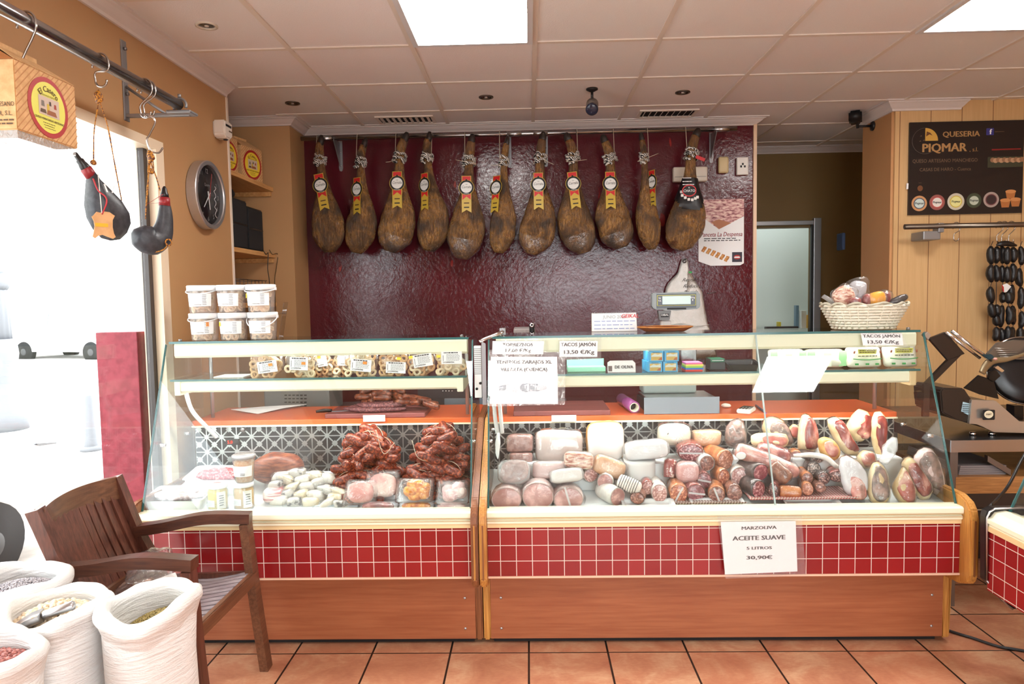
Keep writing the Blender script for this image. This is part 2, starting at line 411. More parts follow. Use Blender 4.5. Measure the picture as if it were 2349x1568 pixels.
# ---------------------------------------------------------------- room shell
WX = -1.72                       # face of the wall with the shop window
struct(box('floor', -1.9, 4.6, -1.75, 7.2, -.12, 0, M_floor))
struct(box('ceiling', -3.1, 4.6, -1.75, 7.6, H, H+.08, M_ceil))
def wall_hole(name, x0, x1, ya, yb, za, zb, y0, y1, z0, z1, mat):
    """wall slab in x0..x1 over ya..yb with one opening y0..y1, z0..z1"""
    bm = bmesh.new()
    ys, zs = [ya, y0, y1, yb], [za, z0, z1, zb]
    for i in range(3):
        for j in range(3):
            if (i, j) != (1, 1) and ys[i+1]-ys[i] > 1e-6 and zs[j+1]-zs[j] > 1e-6: bx(bm, x0, x1, ys[i], ys[i+1], zs[j], zs[j+1])
    bmesh.ops.remove_doubles(bm, verts=bm.verts, dist=1e-5)
    dup = {}
    for f in bm.faces: dup.setdefault(tuple(sorted(v.index for v in f.verts)), []).append(f)
    bm.verts.index_update()
    dup = {}
    for f in bm.faces: dup.setdefault(tuple(sorted(v.index for v in f.verts)), []).append(f)
    bmesh.ops.delete(bm, geom=[f for v in dup.values() if len(v) > 1 for f in v], context='FACES')
    return frombm(name, bm, mat)
WY1, WZ1 = 3.30, 2.235
struct(wall_hole('wall_left', WX-.09, WX, -1.75, 4.07, -.12, H, .5, WY1, -.12, WZ1, M_tan))
struct(box('wall_left_return', -2.12, WX-.09, 3.99, 4.07, 0, H, M_tan))
struct(box('wall_recess', -2.14, -2.12, 3.99, 4.9, 0, H, M_tan))
struct(box('wall_recess_back', -2.14, -1.60, 4.8, 5.2, 0, H, M_tan))
struct(box('wall_back', -1.60, 1.605, 5.1, 5.25, 0, H, M_redwall))
struct(box('trim_1', 1.605, 1.628, 5.085, 5.25, 0, H-.04, plain('cream_edge', C(232, 200, 168), .4)))
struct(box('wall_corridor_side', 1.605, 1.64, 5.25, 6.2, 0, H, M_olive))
def wall_back_hole():
    bm = bmesh.new(); y0, y1 = 6.15, 6.27
    for a, b, c, d in ((1.64, 1.80, 0, H), (1.80, 2.46, 2.06, H), (2.46, 3.2, 0, H)): bx(bm, a, b, y0, y1, c, d)
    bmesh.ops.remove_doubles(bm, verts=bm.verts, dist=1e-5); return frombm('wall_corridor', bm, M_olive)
struct(wall_back_hole())
struct(box('wall_corridor_light_stop', 3.1, 3.2, 5.17, 6.15, 0, H, M_olive))  # unseen wall, added to keep outside daylight from leaking into the corridor
struct(box('wall_pillar', 2.42, 4.6, 4.75, 5.17, 0, H, M_panelwood))
M_pill = wallmat('tan_pillar_paint', C(190, 138, 92), C(198, 148, 100))
struct(box('trim_2', 2.405, 2.42, 4.77, 5.17, 0, H, M_pill))
struct(box('wall_right', 4.5, 4.6, -1.75, 4.75, 0, H, M_panelwood))
# cold side room behind the corridor door
M_cold = plain('pale_room_paint', C(214, 226, 222), .5)
struct(box('wall_side_room', 1.4, 3.2, 7.1, 7.2, 0, H, M_cold))
struct(box('wall_side_room_end', 3.1, 3.2, 6.27, 7.1, 0, H, M_cold))
struct(box('wall_side_room_start', 1.4, 1.5, 6.27, 7.1, 0, H, M_cold))
# shopfront behind the camera
def shopfront():
    bm = bmesh.new()
    for a, b, c, d in ((-1.81, -.1, -.12, H), (-.1, 2.8, 2.3, H), (2.8, 4.6, -.12, H), (-.1, 2.8, -.12, .1)): bx(bm, a, b, -1.75, -1.65, c, d)
    bmesh.ops.remove_doubles(bm, verts=bm.verts, dist=1e-5); return frombm('wall_front', bm, M_tan)
struct(shopfront())
def window_rear():
    bm = bmesh.new()
    for x in (-.07, 1.35, 2.77): bx(bm, x-.03, x+.03, -1.74, -1.68, .1, 2.3)
    for z in (.13, 2.27): bx(bm, -.04, 2.74, -1.735, -1.685, z-.03, z+.03)
    return frombm('window_2', bm, M_alu)
struct(window_rear())
# ceiling grid
OX, OY = 0.048717, 4.695466
M_bar = plain('ceiling_grid_white', C(226, 214, 202), .45)
def bars():
    bm = bmesh.new()
    for i in range(-5, 8):
        x = OX+.6*i; y1 = 7.05 if x > 1.7 else (5.06 if x > -1.55 else 4.0)
        if WX+.05 < x < 4.5: bx(bm, x-.012, x+.012, -1.65, y1, H-.007, H+.01)
    for j in range(-4, 12):
        y = OY-.6*j
        if -1.6 < y: bx(bm, WX+.07 if y < 5.05 else 1.66, 4.5, y-.012, y+.012, H-.0055, H+.01)
    return frombm('trim_3', bm, M_bar)
struct(bars())
# crown mouldings
CR = [(0, -.062), (.012, -.062), (.016, -.05), (.03, -.04), (.05, -.022), (.06, -.016), (.06, -.01), (.075, -.008), (.075, 0), (0, 0)]
CR2 = [(0, -.05), (.012, -.05), (.016, -.042), (.032, -.032), (.052, -.016), (.064, -.012), (.064, -.008), (.082, -.006), (.082, 0), (0, 0)]
def crown(name, pts, prof=CR): struct(sweep(name, prof, [((x, y, H), n) for (x, y), n in pts], M_crown))
crown('trim_4', [((WX, -1.65), (1, 0)), ((WX, 4.06), (1, 0))])
crown('trim_5', [((-2.2, 4.8), (0, -1)), ((-1.60, 4.8), (1, -1)), ((-1.60, 5.1), (1, -1)), ((1.612, 5.1), (1, -1)), ((1.612, 5.26), (1, 0))], CR2)
crown('trim_6', [((2.405, 5.17), (-1, 0)), ((2.405, 4.75), (-1, -1)), ((2.83, 4.75), (.6, -1))])
crown('trim_7', [((1.64, 6.15), (0, -1)), ((2.9, 6.15), (0, -1))], CR2)
struct(box('trim_8', WX-.012, WX+.006, 4.065, 4.085, 0, H-.06, plain('white_corner_bead', C(236, 222, 206), .4)))
struct(box('baseboard_side', 2.4, 4.5, 4.735, 4.75, 0, .08, plain('dark_skirting', C(70, 52, 40), .5)))

# ---------------------------------------------------------------- shop window in the side wall, and the street
def window_side():
    o = bmesh.new(); x0, x1 = WX-.085, WX+.012
    bx(o, x0, x1, WY1-.05, WY1+.018, -.1, WZ1+.018); bx(o, x0, x1, .5, WY1-.05, WZ1-.025, WZ1+.018)
    f = struct(frombm('window_1', o, plain('cream_frame', C(238, 218, 190), .4)))
    box('frame_profile', WX-.06, WX-.03, WY1-.085, WY1-.052, -.1, WZ1-.026, plain('dark_bronze_profile', C(52, 42, 38), .4), f)
    box('glass_pane', WX-.05, WX-.045, .5, WY1-.09, .0, WZ1-.03, pane('shop_glass', (.98, .99, .99, 1), .5), f)
window_side()
M_pave = spotty('pale_paving', C(196, 194, 190), C(214, 212, 208), 5, .8)
st = struct(box('street', -30, -1.82, -12, 30, -.22, -.1, M_pave))
st2 = struct(box('street_front', -1.8, 12, -14, -1.76, -.22, -.12, M_pave))
struct(box('facade', -16.3, -16, -12, 30, -.1, 9, plain('white_facade', C(226, 224, 218), .8)))
rp = box('painted_wall_end', -2.02, -1.825, 3.22, 3.31, -.1, 1.37, spotty('rose_brick_paint', C(128, 34, 48), C(146, 48, 62), 22, .6, .3), bev=.004)
tag(rp, 'red painted low wall end just outside the shop window', 'wall')
# ---------------------------------------------------------------- street furniture outside
def car(label, cx, cy, rot, mat, name='car'):
    t = T(name, label, 'car', (0, 0, 0))
    L, W = 4.0, 1.7
    prof = [(-2.0, .32), (-2.0, .62), (-1.93, .8), (-1.1, .94), (-.5, 1.38), (.2, 1.46), (1.1, 1.42), (1.75, .98), (1.98, .9), (2.0, .35), (1.6, .22), (-1.6, .22)]
    vs, fs = [], []; k = len(prof)
    for w, s in ((-.85, .92), (-.8, 1), (.8, 1), (.85, .92)):
        for x, z in prof: vs.append((x*(.98 if s < 1 else 1), w*(1-max(0, z-.9)*.28), .22+(z-.22)*(.985 if s < 1 else 1)))
    for i in range(3):
        for j in range(k): fs.append((i*k+j, i*k+(j+1) % k, (i+1)*k+(j+1) % k, (i+1)*k+j))
    fs.append(list(range(k))[::-1]); fs.append(list(range(3*k, 4*k)))
    mk('body', vs, fs, mat, t)
    gl = plain('dark_glass', C(120, 126, 130), .3)
    for s in (-1, 1):
        for q in ([(-.72, 1.02), (-.42, 1.34), (.25, 1.4), (.25, 1.0)], [(.33, 1.0), (.33, 1.4), (1.0, 1.36), (1.42, 1.02)]):
            mk('side_window', [(x, s*(.86*(1-(z-.9)*.26)+.004), z) for x, z in q]+[(x, s*(.86*(1-(z-.9)*.26)-.02), z) for x, z in q], [(0, 1, 2, 3), (7, 6, 5, 4), (0, 4, 5, 1), (1, 5, 6, 2), (2, 6, 7, 3), (3, 7, 4, 0)], gl, t)
        for x in (-1.25, 1.25):
            wh = lathe('wheel', [(.0, .0), (.2, .0), (.215, .02), (.3, .02), (.315, .06), (.315, .17), (.29, .19), (0, .19)], (x, s*.88, .215), plain('tyre_rubber', C(12, 12, 13), .8), t, 28, (0, -s, 0))
            lathe('hubcap', [(0, -.012), (.06, -.01), (.12, .004), (.13, .012), (0, .012)], (x, s*.88, .215), plain('hub_grey', C(60, 61, 64), .5), wh, 20, (0, -s, 0))
        mk('headlight', [(-1.99, s*.5, .74), (-1.985, s*.8, .74), (-1.9, s*.855, .8), (-1.7, s*.86, .84), (-1.88, s*.55, .83), (-1.9, s*.5, .66), (-1.9, s*.8, .68)], [(0, 1, 2, 3, 4), (0, 5, 6, 1), (1, 6, 2), (0, 4, 5), (2, 6, 3), (3, 6, 5, 4)], plain('headlamp', C(120, 124, 130), .15, .3), t)
    box('bumper', -2.04, -1.94, -.78, .78, .24, .46, plain('bumper_grey', C(150, 150, 152), .6), t, .03)
    t.location = (cx, cy, -.1); t.rotation_euler = (0, 0, rot); return t
M_carwhite = plain('white_car_paint', C(236, 236, 238), .25)
car('white car parked close to the shop window, seen below its headlight', -4.08, 2.75, -PI/2, M_carwhite).scale = (1, 1, .84)
p = U(240, 822, 'z', -.1)
car('white car parked across the street beyond the bollard', p.x-1.2, p.y+.8, 2.9, M_carwhite)
M_iron = plain('grey_painted_iron', C(112, 114, 118), .6)
p = U(210, 1032, 'z', -.1); s = S(p.y)
t = T('bollard', 'pale grey tapered street bollard standing outside the window', 'bollard', p)
lathe('post', [(.0, .0), (20*s, 0), (20*s, .012), (15*s, .05), (14.5*s, .06), (9.5*s, 130*s), (0, 134*s)], p, M_iron, t, 20)
lathe('foot_ring', [(0, 0), (24*s, 0), (24*s, .03), (21*s, .05), (0, .05)], p, M_iron, t, 20)
p = U(8, 985, 'z', -.1); s = S(p.y)
t = T('street_lamp', 'fluted grey iron lamp post at the edge of the pavement', 'street lamp', p)
flute = lambda q, a, h: q
lathe('pedestal', [(0, 0), (52*s, 0), (52*s, 40*s), (42*s, 60*s), (38*s, 90*s), (30*s, 110*s), (40*s, 180*s), (36*s, 215*s), (0, 215*s)], p, M_iron, t, 20)
def fl(q, a, h):
    d = V((q.x-p.x, q.y-p.y, 0)); return q-d*(.06*(1-math.cos(a*14))/2)
lathe('shaft', [(30*s, 200*s), (26*s, 320*s), (24*s, 350*s), (15*s, 900*s), (13*s, 1100*s)], p, M_iron, t, 84, fn=fl)
lathe('collar', [(26*s, 330*s), (34*s, 345*s), (34*s, 355*s), (26*s, 370*s)], p, M_iron, t, 20)
lathe('lantern', [(0, 1100*s), (40*s, 1110*s), (60*s, 1210*s), (0, 1260*s)], p, M_iron, t, 8)
# ---------------------------------------------------------------- ceiling fittings
M_panel = glow('led_panel_white', (1, .97, .93, 1), PANEL)
def panel(x, y, label):
    t = T('ceiling_light', label, 'light', (x, y, H-.02), 'square light panels in the ceiling grid')
    bm = bmesh.new(); a, b = .288, .262
    for q in ((-a, -b, -a, a), (b, a, -a, a), (-b, b, -a, -b), (-b, b, b, a)): bx(bm, x+q[0], x+q[1], y+q[2], y+q[3], H-.016, H+.012)
    bmesh.ops.remove_doubles(bm, verts=bm.verts, dist=1e-5)
    frombm('frame', bm, plain('panel_frame_white', C(214, 214, 216), .35), t)
    box('diffuser', x-b, x+b, y-b, y+b, H-.008, H+.006, M_panel, t); return t
panel(OX-.3, OY-.6*2-.3, 'square light panel in the ceiling in front of the hanging hams')
panel(OX+2.1, OY-.6*2-.3, 'square light panel in the ceiling over the meat slicer')
for x in (OX-.3, OX+2.1):
    panel(x, OY-.6*6-.3, 'square light panel in the ceiling behind the photographer')
M_bronze = plain('dark_bronze', C(96, 84, 72), .3, .8)
def spot(px, py, label, mat, big=1.0):
    c = U(px, py, 'z', H); t = T('downlight', label, 'light', c-Z*.02, 'recessed spotlights in the ceiling')
    r = .045*big
    lathe('ring', [(r*.72, .0), (r*.76, -.006), (r, -.006), (r, .004), (r*.72, .004)], c, mat, t, 28)
    lathe('bulb', [(0, -.0015), (r*.45, -.0025), (r*.73, -.001), (r*.73, .002), (0, .002)], c, plain('dark_lens', C(60, 54, 50), .15), t, 20)
    disc('bulb_pin', c+V((0, 0, -.005)), X, Y, r*.2, r*.2, .003, plain('lens_white', C(220, 214, 204), .3), t, 12)
spot(474, 58, 'white rimmed recessed spotlight close to the wall pipe', plain('cream_ring', C(216, 206, 190), .4), 1.05)
spot(671, 236, 'bronze recessed spotlight near the shelf alcove', M_bronze)
spot(1115, 222, 'bronze recessed spotlight above the middle hams', M_bronze)
spot(1566, 211, 'bronze recessed spotlight between camera and the second vent', M_bronze)
def vent(px, label):
    c = U(px, 266, 'z', H); c.y = 4.90; t = T('ceiling_vent', label, 'vent', c-Z*.02, 'slatted vents along the cornice')
    bm = bmesh.new(); w, d = .178, .075
    for q in ((-w-.02, w+.02, -d-.02, -d), (-w-.02, w+.02, d, d+.02), (-w-.02, -w, -d, d), (w, w+.02, -d, d)): bx(bm, c.x+q[0], c.x+q[1], c.y+q[2], c.y+q[3], H-.008, H+.004)
    bmesh.ops.remove_doubles(bm, verts=bm.verts, dist=1e-5)
    frombm('frame', bm, M_bar, t); box('dark_opening', c.x-w, c.x+w, c.y-d, c.y+d, H-.001, H+.003, plain('duct_dark', C(20, 18, 17), .9), t)
    for k in range(9):
        x = c.x-w+.02+k*(2*w-.04)/8
        obox('slat', V((x, c.y, H-.006)), V((.006, 0, .006)), V((0, d, 0)), V((-.0008, 0, .0008)), M_bar, t)
vent(926, 'slatted white ceiling vent above the third and fourth ham from the alcove'); vent(1525, 'slatted white ceiling vent above the last two hams')
c = U(1358, 203, 'z', H); t = T('security_camera', 'small grey security camera hanging from the ceiling above the hams', 'camera', c-Z*.2)
lathe('mount_plate', [(0, 0), (.035, 0), (.035, -.008), (.012, -.02), (0, -.02)], c, M_black, t, 20)
tube('stem', [c-Z*.015, c-Z*.06], .008, M_black, t)
d = V((-.1, -.75, -.55)).normalized(); q = c-Z*.1
lathe('housing', [(0, -.055), (.02, -.05), (.036, -.03), (.037, .045), (0, .045)], q, plain('camera_grey', C(112, 100, 92), .4), t, 24, d)
lathe('lens', [(.034, .04), (.037, .046), (.037, .06), (.03, .066), (0, .069)], q, plain('lens_glass', C(40, 44, 62), .08), t, 24, d)
c = V((2.405, 5.02, U(1980, 300, 'x', 2.405).z)); t = T('security_camera', 'black wall camera on an arm beside the pillar cornice', 'camera', c)
lathe('wall_plate', [(0, 0), (.033, 0), (.033, .008), (.012, .016), (0, .016)], c, M_black, t, 20, (-1, 0, 0))
tube('arm', [c-X*.01, c-X*.11], .008, M_black, t)
q = c+V((-.12, -.02, .045)); tube('neck', [c-X*.105-Z*.012, q], .01, M_black, t)
obox('housing', q+V((-.02, -.02, .005)), V((.035, -.02, 0)), V((.03, .06, 0)), V((0, 0, .036)), M_black, t, .012, 3)
# ---------------------------------------------------------------- pipe rail with hooks on the window wall
PX = -1.47
M_pipe = plain('pipe_steel', C(170, 168, 168), .22, 1)
t = T('wall_rail', 'thick steel pipe rail on a bracket above the shop window', 'rail', (PX, 2.9, 2.29))
z0 = 2.338
loft('pipe', [(PX, 1.0, z0), (PX, 3.0, z0)], .022, M_pipe, t, 20)
M_brk = plain('galvanised_bracket', C(150, 150, 152), .45, .7)
br = box('wall_plate', WX, WX+.005, 3.02, 3.06, 2.285, 2.625, M_brk, t, .002)
for z in (2.31, 2.40, 2.59): lathe('screw', [(0, .012), (.007, .011), (.007, 0), (0, 0)], (WX+.005, 3.04, z), M_dsteel, br, 10, (1, 0, 0))
box('arm', WX+.004, PX+.03, 3.028, 3.052, 2.30, 2.314, M_brk, t, .002)
tube('brace', [(WX+.006, 3.04, 2.43), (PX-.08, 3.04, 2.314)], .006, M_brk, t)
bm = bmesh.new(); bx(bm, PX-.05, PX+.055, 2.985, 3.06, 2.302, 2.314); bmesh.ops.bevel(bm, geom=bm.edges[:], offset=.003, segments=1, affect='EDGES'); frombm('cradle', bm, M_brk, t)
loft('clip', [V((PX+.028*math.cos(a), 3.01, z0+.028*math.sin(a))) for a in [k*PI/12-.4 for k in range(17)]], .006, M_brk, t, 8, flat=1)
lathe('bolt', [(0, .014), (.008, .012), (.008, 0), (0, 0)], (PX, 3.01, z0+.034), M_brk, t, 6)
M_hook = plain('hook_steel', C(176, 172, 168), .2, 1)
def shook(y, zt, zb, label, x=PX, r=.0035, rt=.028, rb=.02, name='meat_hook', ax=X):
    """S-shaped hook: zt is the centre of the upper bend, zb of the lower one"""
    c, c2 = V((x, y, zt)), V((x, y, zb)); pts = [c-ax*rt-Z*.02]
    for k in range(9): a = PI-k*PI/8; pts.append(c+ax*(math.cos(a)*rt)+Z*(math.sin(a)*rt))
    pts.append(c+ax*rt*.9-Z*.03); pts.append(c2-ax*rb*.9+Z*.03)
    for k in range(9): a = PI+k*PI*1.05/8; pts.append(c2+ax*(math.cos(a)*rb)+Z*(math.sin(a)*rb))
    return tag(loft(name, smoothpath(pts, 3), r, M_hook, None, 8), label, 'hook')
hy1 = U(60, 50, 'x', PX).y; hy2 = U(230, 150, 'x', PX).y; hy3 = U(335, 200, 'x', PX).y
shook(hy1, z0, 2.2, 'steel hook on the pipe carrying the cardboard cheese box')
shook(hy2, z0, U(225, 190, 'x', PX).z+.012, 'steel hook on the pipe above the larger wineskin')
zb = U(330, 262, 'x', PX).z+.01
shook(hy3-.012, z0, zb, 'steel hook on the pipe end holding the twisted wire hook'); shook(hy3+.014, z0, zb+.01, 'second steel hook beside it at the pipe end', rt=.028)
q = U(338, 300, 'x', PX+.01); s = S(2.85)
tw = lambda dx, dz: V((q.x+dx*s*.6, q.y+dx*s*.8, q.z-dz*s))
o = loft('wire_hook', smoothpath([tw(-5, -30), tw(4, -36), tw(18, -24), tw(4, 8), tw(-2, 20), tw(5, 42), tw(22, 44), tw(32, 32)], 5), .0035, M_hook, None, 8)
tag(o, 'twisted wire hook hanging below the pipe hooks above the smaller wineskin', 'hook')
# ---------------------------------------------------------------- cardboard cheese boxes
M_kraft = spotty('kraft_card', C(206, 160, 108), C(222, 178, 126), 40, .7, .1)
M_kraftin = plain('kraft_inside', C(176, 112, 62), .8)
M_lime = plain('lime_label', C(226, 222, 92), .5); M_lime2 = plain('yellow_label', C(236, 206, 60), .5)
M_lred = plain('label_red', C(172, 36, 34), .5); M_lbrown = plain('label_brown_ink', C(84, 60, 30), .6)
def picture_patch(par, o, ex, ey, w, h, name='label_picture'):
    """small blurred dairy scene on a label: a few flat coloured shapes"""
    ex, ey = V(ex).normalized(), V(ey).normalized(); nz = ex.cross(ey)
    b = prism(name, [(-w/2, -h/2), (w/2, -h/2), (w/2, h/2), (-w/2, h/2)], V(o)+nz*.0014, ex, ey, .0004, plain('scene_wall', C(206, 186, 170), .6), par)
    r = random.Random(int(abs(o[0]*1000)))
    for k, (u, v, a, c, col) in enumerate(((-.3, .1, .16, .3, (120, 110, 100)), (-.05, -.1, .14, .5, (206, 178, 60)), (.12, -.3, .5, .25, (150, 90, 50)), (.3, .12, .12, .25, (160, 60, 40)), (-.3, -.3, .3, .2, (96, 70, 50)), (.05, .2, .1, .22, (70, 52, 44)))):
        prism('scene_shape', [(u*w-a*w/2, v*h-c*h/2), (u*w+a*w/2, v*h-c*h/2), (u*w+a*w/2*.7, v*h+c*h/2), (u*w-a*w/2*.8, v*h+c*h/2)], V(o)+nz*(.0020+.0001*k), ex, ey, .0003, plain('scene_%d%d%d' % col, C(*col), .6), b)
def round_label(par, o, ex, ey, R, lime, name='round_label', rnd='El Casero'):
    ex, ey = V(ex).normalized(), V(ey).normalized(); nz = ex.cross(ey); o = V(o)
    l = disc(name, o, ex, ey, R, R, .0008, M_lred, par, 40)
    disc('label_centre', o+nz*.0008, ex, ey, R*.84, R*.84, .0005, lime, l, 40)
    text(rnd, R*.27, M_lbrown, o+nz*.001, ex, ey, l, .012, arc=(R*.60, PI/2), name='lettering')
    text('COMERCIALES PIQMAR, S.L.', R*.075, M_lbrown, o+nz*.001+ey*R*.38, ex, ey, l, 0, name='lettering')
    picture_patch(l, o+nz*.0005+ey*R*.02, ex, ey, R*1.02, R*.62)
    text('QUESO MANCHEGO ARTESANO', R*.1, M_lbrown, o+nz*.001-ey*R*.42, ex, ey, l, .01)
    for k in (.54, .62, .7): tinyprint(l, o+nz*.001-ey*R*k, ex, ey, R*(1.1-k*.8), R*.05, 1, M_lbrown, int(k*100))
def cheese_box(label, o, ex, ey, w, d, h, lime, group=None):
    """o: base corner under the label face's start; ex runs along the label face, ey into the box"""
    t = T('cheese_box', label, 'box', o, group); ex, ey = V(ex).normalized(), V(ey).normalized(); o = V(o); nz = -ey
    c = o+ex*w/2+ey*d/2
    obox('carton', c+Z*h/2, ex*w/2, ey*d/2, Z*h/2, M_kraft, t, .003)
    r = h*.26
    for s in (-1, 1):
        a = [c-ex*w/2*.98+ey*s*d/2*.98+Z*h, c+ex*w/2*.98+ey*s*d/2*.98+Z*h, c+ex*w*.36+ey*s*.006+Z*(h+r), c-ex*w*.36+ey*s*.006+Z*(h+r)]
        n2 = (a[1]-a[0]).cross(a[3]-a[0]).normalized()*.0025
        mk('roof_flap', a+[q+n2 for q in a], [(0, 1, 2, 3), (7, 6, 5, 4), (0, 4, 5, 1), (1, 5, 6, 2), (2, 6, 7, 3), (3, 7, 4, 0)], M_kraft, t)
        e = c+ex*s*w/2*.98+Z*h; a = [e-ey*d/2*.97, e+ey*d/2*.97, e-ex*s*w*.12+Z*r*.95]
        n2 = ex*s*.0025
        mk('end_flap', a+[q+n2 for q in a], [(0, 1, 2), (5, 4, 3), (0, 3, 4, 1), (1, 4, 5, 2), (2, 5, 3, 0)], M_kraftin, t)
    obox('handle', c+Z*(h+r+.005), ex*w*.3, ey*.004, Z*.012, M_kraft, t)
    R = min(w, h)*.45
    round_label(t, o+ex*w/2+Z*h*.48-ey*.0010, ex, Z, R, lime)
    bm = bmesh.new(); n0 = 22
    for k in range(n0):                                   # printed diagonal hatching outside the label
        u0 = -h+(w+h)*k/n0
        p0, p1 = (max(u0, 0), max(-u0, 0)), (min(u0+h, w), min(h, w-u0))
        if p1[0]-p0[0] > .01:
            A, B = p0, p1
            vs = [bm.verts.new(o+ex*(A[0]+s*.0012)+Z*(A[1]-s*.0012)-ey*.0004) for s in (-1, 1)]+[bm.verts.new(o+ex*(B[0]+s*.0012)+Z*(B[1]-s*.0012)-ey*.0004) for s in (1, -1)]
            bm.faces.new(vs)
    frombm('hatching_pattern', bm, plain('hatch_print', C(188, 134, 84), .7), t)
    return t
by0, by1 = U(36, 210, 'x', -1.42).y, U(174, 245, 'x', -1.42).y; bz = U(42, 297, 'x', -1.42).z; bh = U(28, 132, 'x', -1.42).z-bz
t = cheese_box('large cardboard cheese box with round label hanging from the pipe rail', (-1.42, by0, bz), Y, -X, by1-by0, .17, bh, M_lime)
o = V((-1.42-.085, by0, bz)); round_label(t, o+V((-.03, -.0005, .13)), X, Z, .045, M_lime)
text('QUESO ARTESANO', .018, M_lbrown, o+V((.022, -.0005, .07)), X, Z, t, .01, width=.115); text('PIQMAR, S.L.', .018, M_lbrown, o+V((.03, -.0005, .045)), X, Z, t, .01, width=.085)
tinyprint(t, o+V((.022, -.0005, .022)), X, Z, .11, .02, 2, M_lbrown, 3)
box('clear_base_film', -1.585, -1.425, by0+.005, by1-.005, bz-.022, bz, film('box_base_film', .3), t)
# ---------------------------------------------------------------- wineskins
M_skin = spotty('black_wineskin_leather', C(44, 46, 52), C(58, 60, 66), 60, .42, .15)
M_rope = spotty('gold_and_brown_cord', C(196, 132, 36), C(92, 44, 22), 160, .6, 0, .45, .55)
M_spout = plain('black_spout', C(26, 22, 24), .35); M_rring = plain('dark_red_collar', C(140, 30, 36), .4); M_redcord = plain('red_cord', C(176, 40, 48), .6)
def cord(name, pts, r, mat, par, twist=True):
    """twisted two-strand cord as one strand pair"""
    P = smoothpath(pts, 6); return loft(name, P, r, mat, par, 6, jit=.5)
by = U(240, 470, 'x', PX).y; e1 = V((.62, .78, 0)); B = lambda px, py, d=0: V((PX, by, 0))+Z*0+(lambda q: q)(UP(px, py, (PX, by, 1.9), V((.78, -.62, 0)))-V((PX, by, 0)))+V((.78, -.62, 0))*d
nB = V((.78, -.62, 0))
t = T('wineskin', 'larger black wineskin with tan hide tag hanging tilted from a hook', 'wineskin', B(240, 555))
out = [(200, 398), (212, 388), (221, 402), (250, 430), (280, 461), (298, 490), (301, 512), (292, 534), (276, 549), (254, 552), (232, 546), (212, 525), (198, 500), (192, 470), (194, 440), (196, 415)]
o = B(240, 480); ex, ey = nB.cross(Z)*-1, Z
ex = V((.62, .78, 0))
pl = [((B(x, y)-o).dot(ex), (B(x, y)-o).z) for x, y in out]
body = pillow('skin', pl[::-1], o, ex, Z, .05, M_skin, t, 6)
ax = (B(190, 375)-B(215, 410)).normalized()
lathe('red_collar', [(.013, 0), (.019, .0), (.019, .035), (.013, .04)], B(212, 408), M_rring, t, 18, ax)
lathe('spout', [(.015, .03), (.017, .036), (.015, .05), (.013, .055), (.013, .066), (.009, .07), (.008, .09), (.004, .095), (0, .095)], B(212, 408), M_spout, t, 18, ax)
text('1½', .04, M_paper, B(240, 438, .055), ex, (Z*.9-ex*.3), t, .02, lift=.004)
hz = B(226, 205)
cord('carrying_cord', [B(212, 375, .01), B(216, 300), B(226, 232), B(226, 205), B(229, 232), B(247, 290), B(262, 370), B(279, 460)], .0022, M_rope, t)
blob('cord_knot', B(226, 222), X*.016, Y*.012, Z*.02, M_rope, t, .4, 60, 1, 14, 10); blob('cord_knot', B(212, 374, .01), X*.009, Y*.009, Z*.009, M_rope, t, .4, 80, 2, 10, 8)
cord('red_lace', [B(206, 412, .03), B(212, 440, .05), B(226, 455, .06), B(228, 470, .062), B(218, 495, .062)], .0022, M_redcord, t)
tube('string', [B(217, 400, .03), B(218, 492, .06)], .0015, plain('white_string', C(226, 220, 210), .7), t)
hide = [(222, 488), (214, 491), (206, 489), (199, 497), (195, 500), (200, 510), (202, 522), (199, 538), (197, 545), (203, 549), (211, 543), (220, 541), (230, 545), (244, 550), (250, 546), (246, 538), (243, 524), (243, 508), (248, 498), (243, 495), (236, 490)]
hp = [((B(x, y)-o).dot(ex), (B(x, y)-o).z) for x, y in hide]
h = prism('hide_tag', hp[::-1], B(240, 480, .056), ex, Z, .003, spotty('tan_hide', C(206, 156, 104), C(216, 168, 118), 20, .7), t)
prism('gold_stamp', [(-.02, -.006), (.02, -.006), (.02, .006), (-.02, .006)], B(218, 519, .0595), ex, Z, .0006, plain('gold_stamp', C(230, 176, 40), .5), h)
by2 = U(350, 500, 'x', PX+.02).y
B = lambda px, py, d=0: UP(px, py, (PX+.02, by2, 1.9), nB)+nB*d
t = T('wineskin', 'smaller curved black wineskin with gold cord hanging at the end of the pipe', 'wineskin', B(350, 580)); s = S(2.85)
k = 1.0
loft('skin', [B(378, 466), B(379, 488), B(377, 515), B(369, 540), B(352, 552), B(335, 548), B(317, 538), B(304, 530)], [r*s for r in (11, 15, 19, 25, 31, 31, 25, 6)], M_skin, t, 20, flat=.75, updir=nB, n=4)
loft('red_collar', [B(377, 472), B(377.5, 453)], [12*s, 11*s], M_rring, t, 16)
loft('spout', [B(377.5, 453), B(377, 446), B(377, 440), B(377, 432), B(377, 427)], [9*s, 9*s, 6.5*s, 5*s, 2*s], M_spout, t, 14)
cord('carrying_cord', [B(331, 503, .01), B(337, 440), B(343, 380), B(345, 350), B(347, 375), B(358, 405), B(367, 437)], .0024, M_rope, t)
cord('carrying_cord', [B(335, 470, .004), B(340, 420), B(340, 385), B(347, 352), B(352, 380), B(352, 398)], .0022, M_rope, t)
blob('cord_knot', B(345, 358), X*.014, Y*.012, Z*.024, M_rope, t, .4, 60, 1, 14, 10); blob('cord_knot', B(346, 393), X*.012, Y*.01, Z*.012, M_rope, t, .4, 60, 3, 12, 8)
tube('red_thread', [B(371, 466, .03), B(336, 468, .01), B(366, 447, .03)], .0011, M_redcord, t)
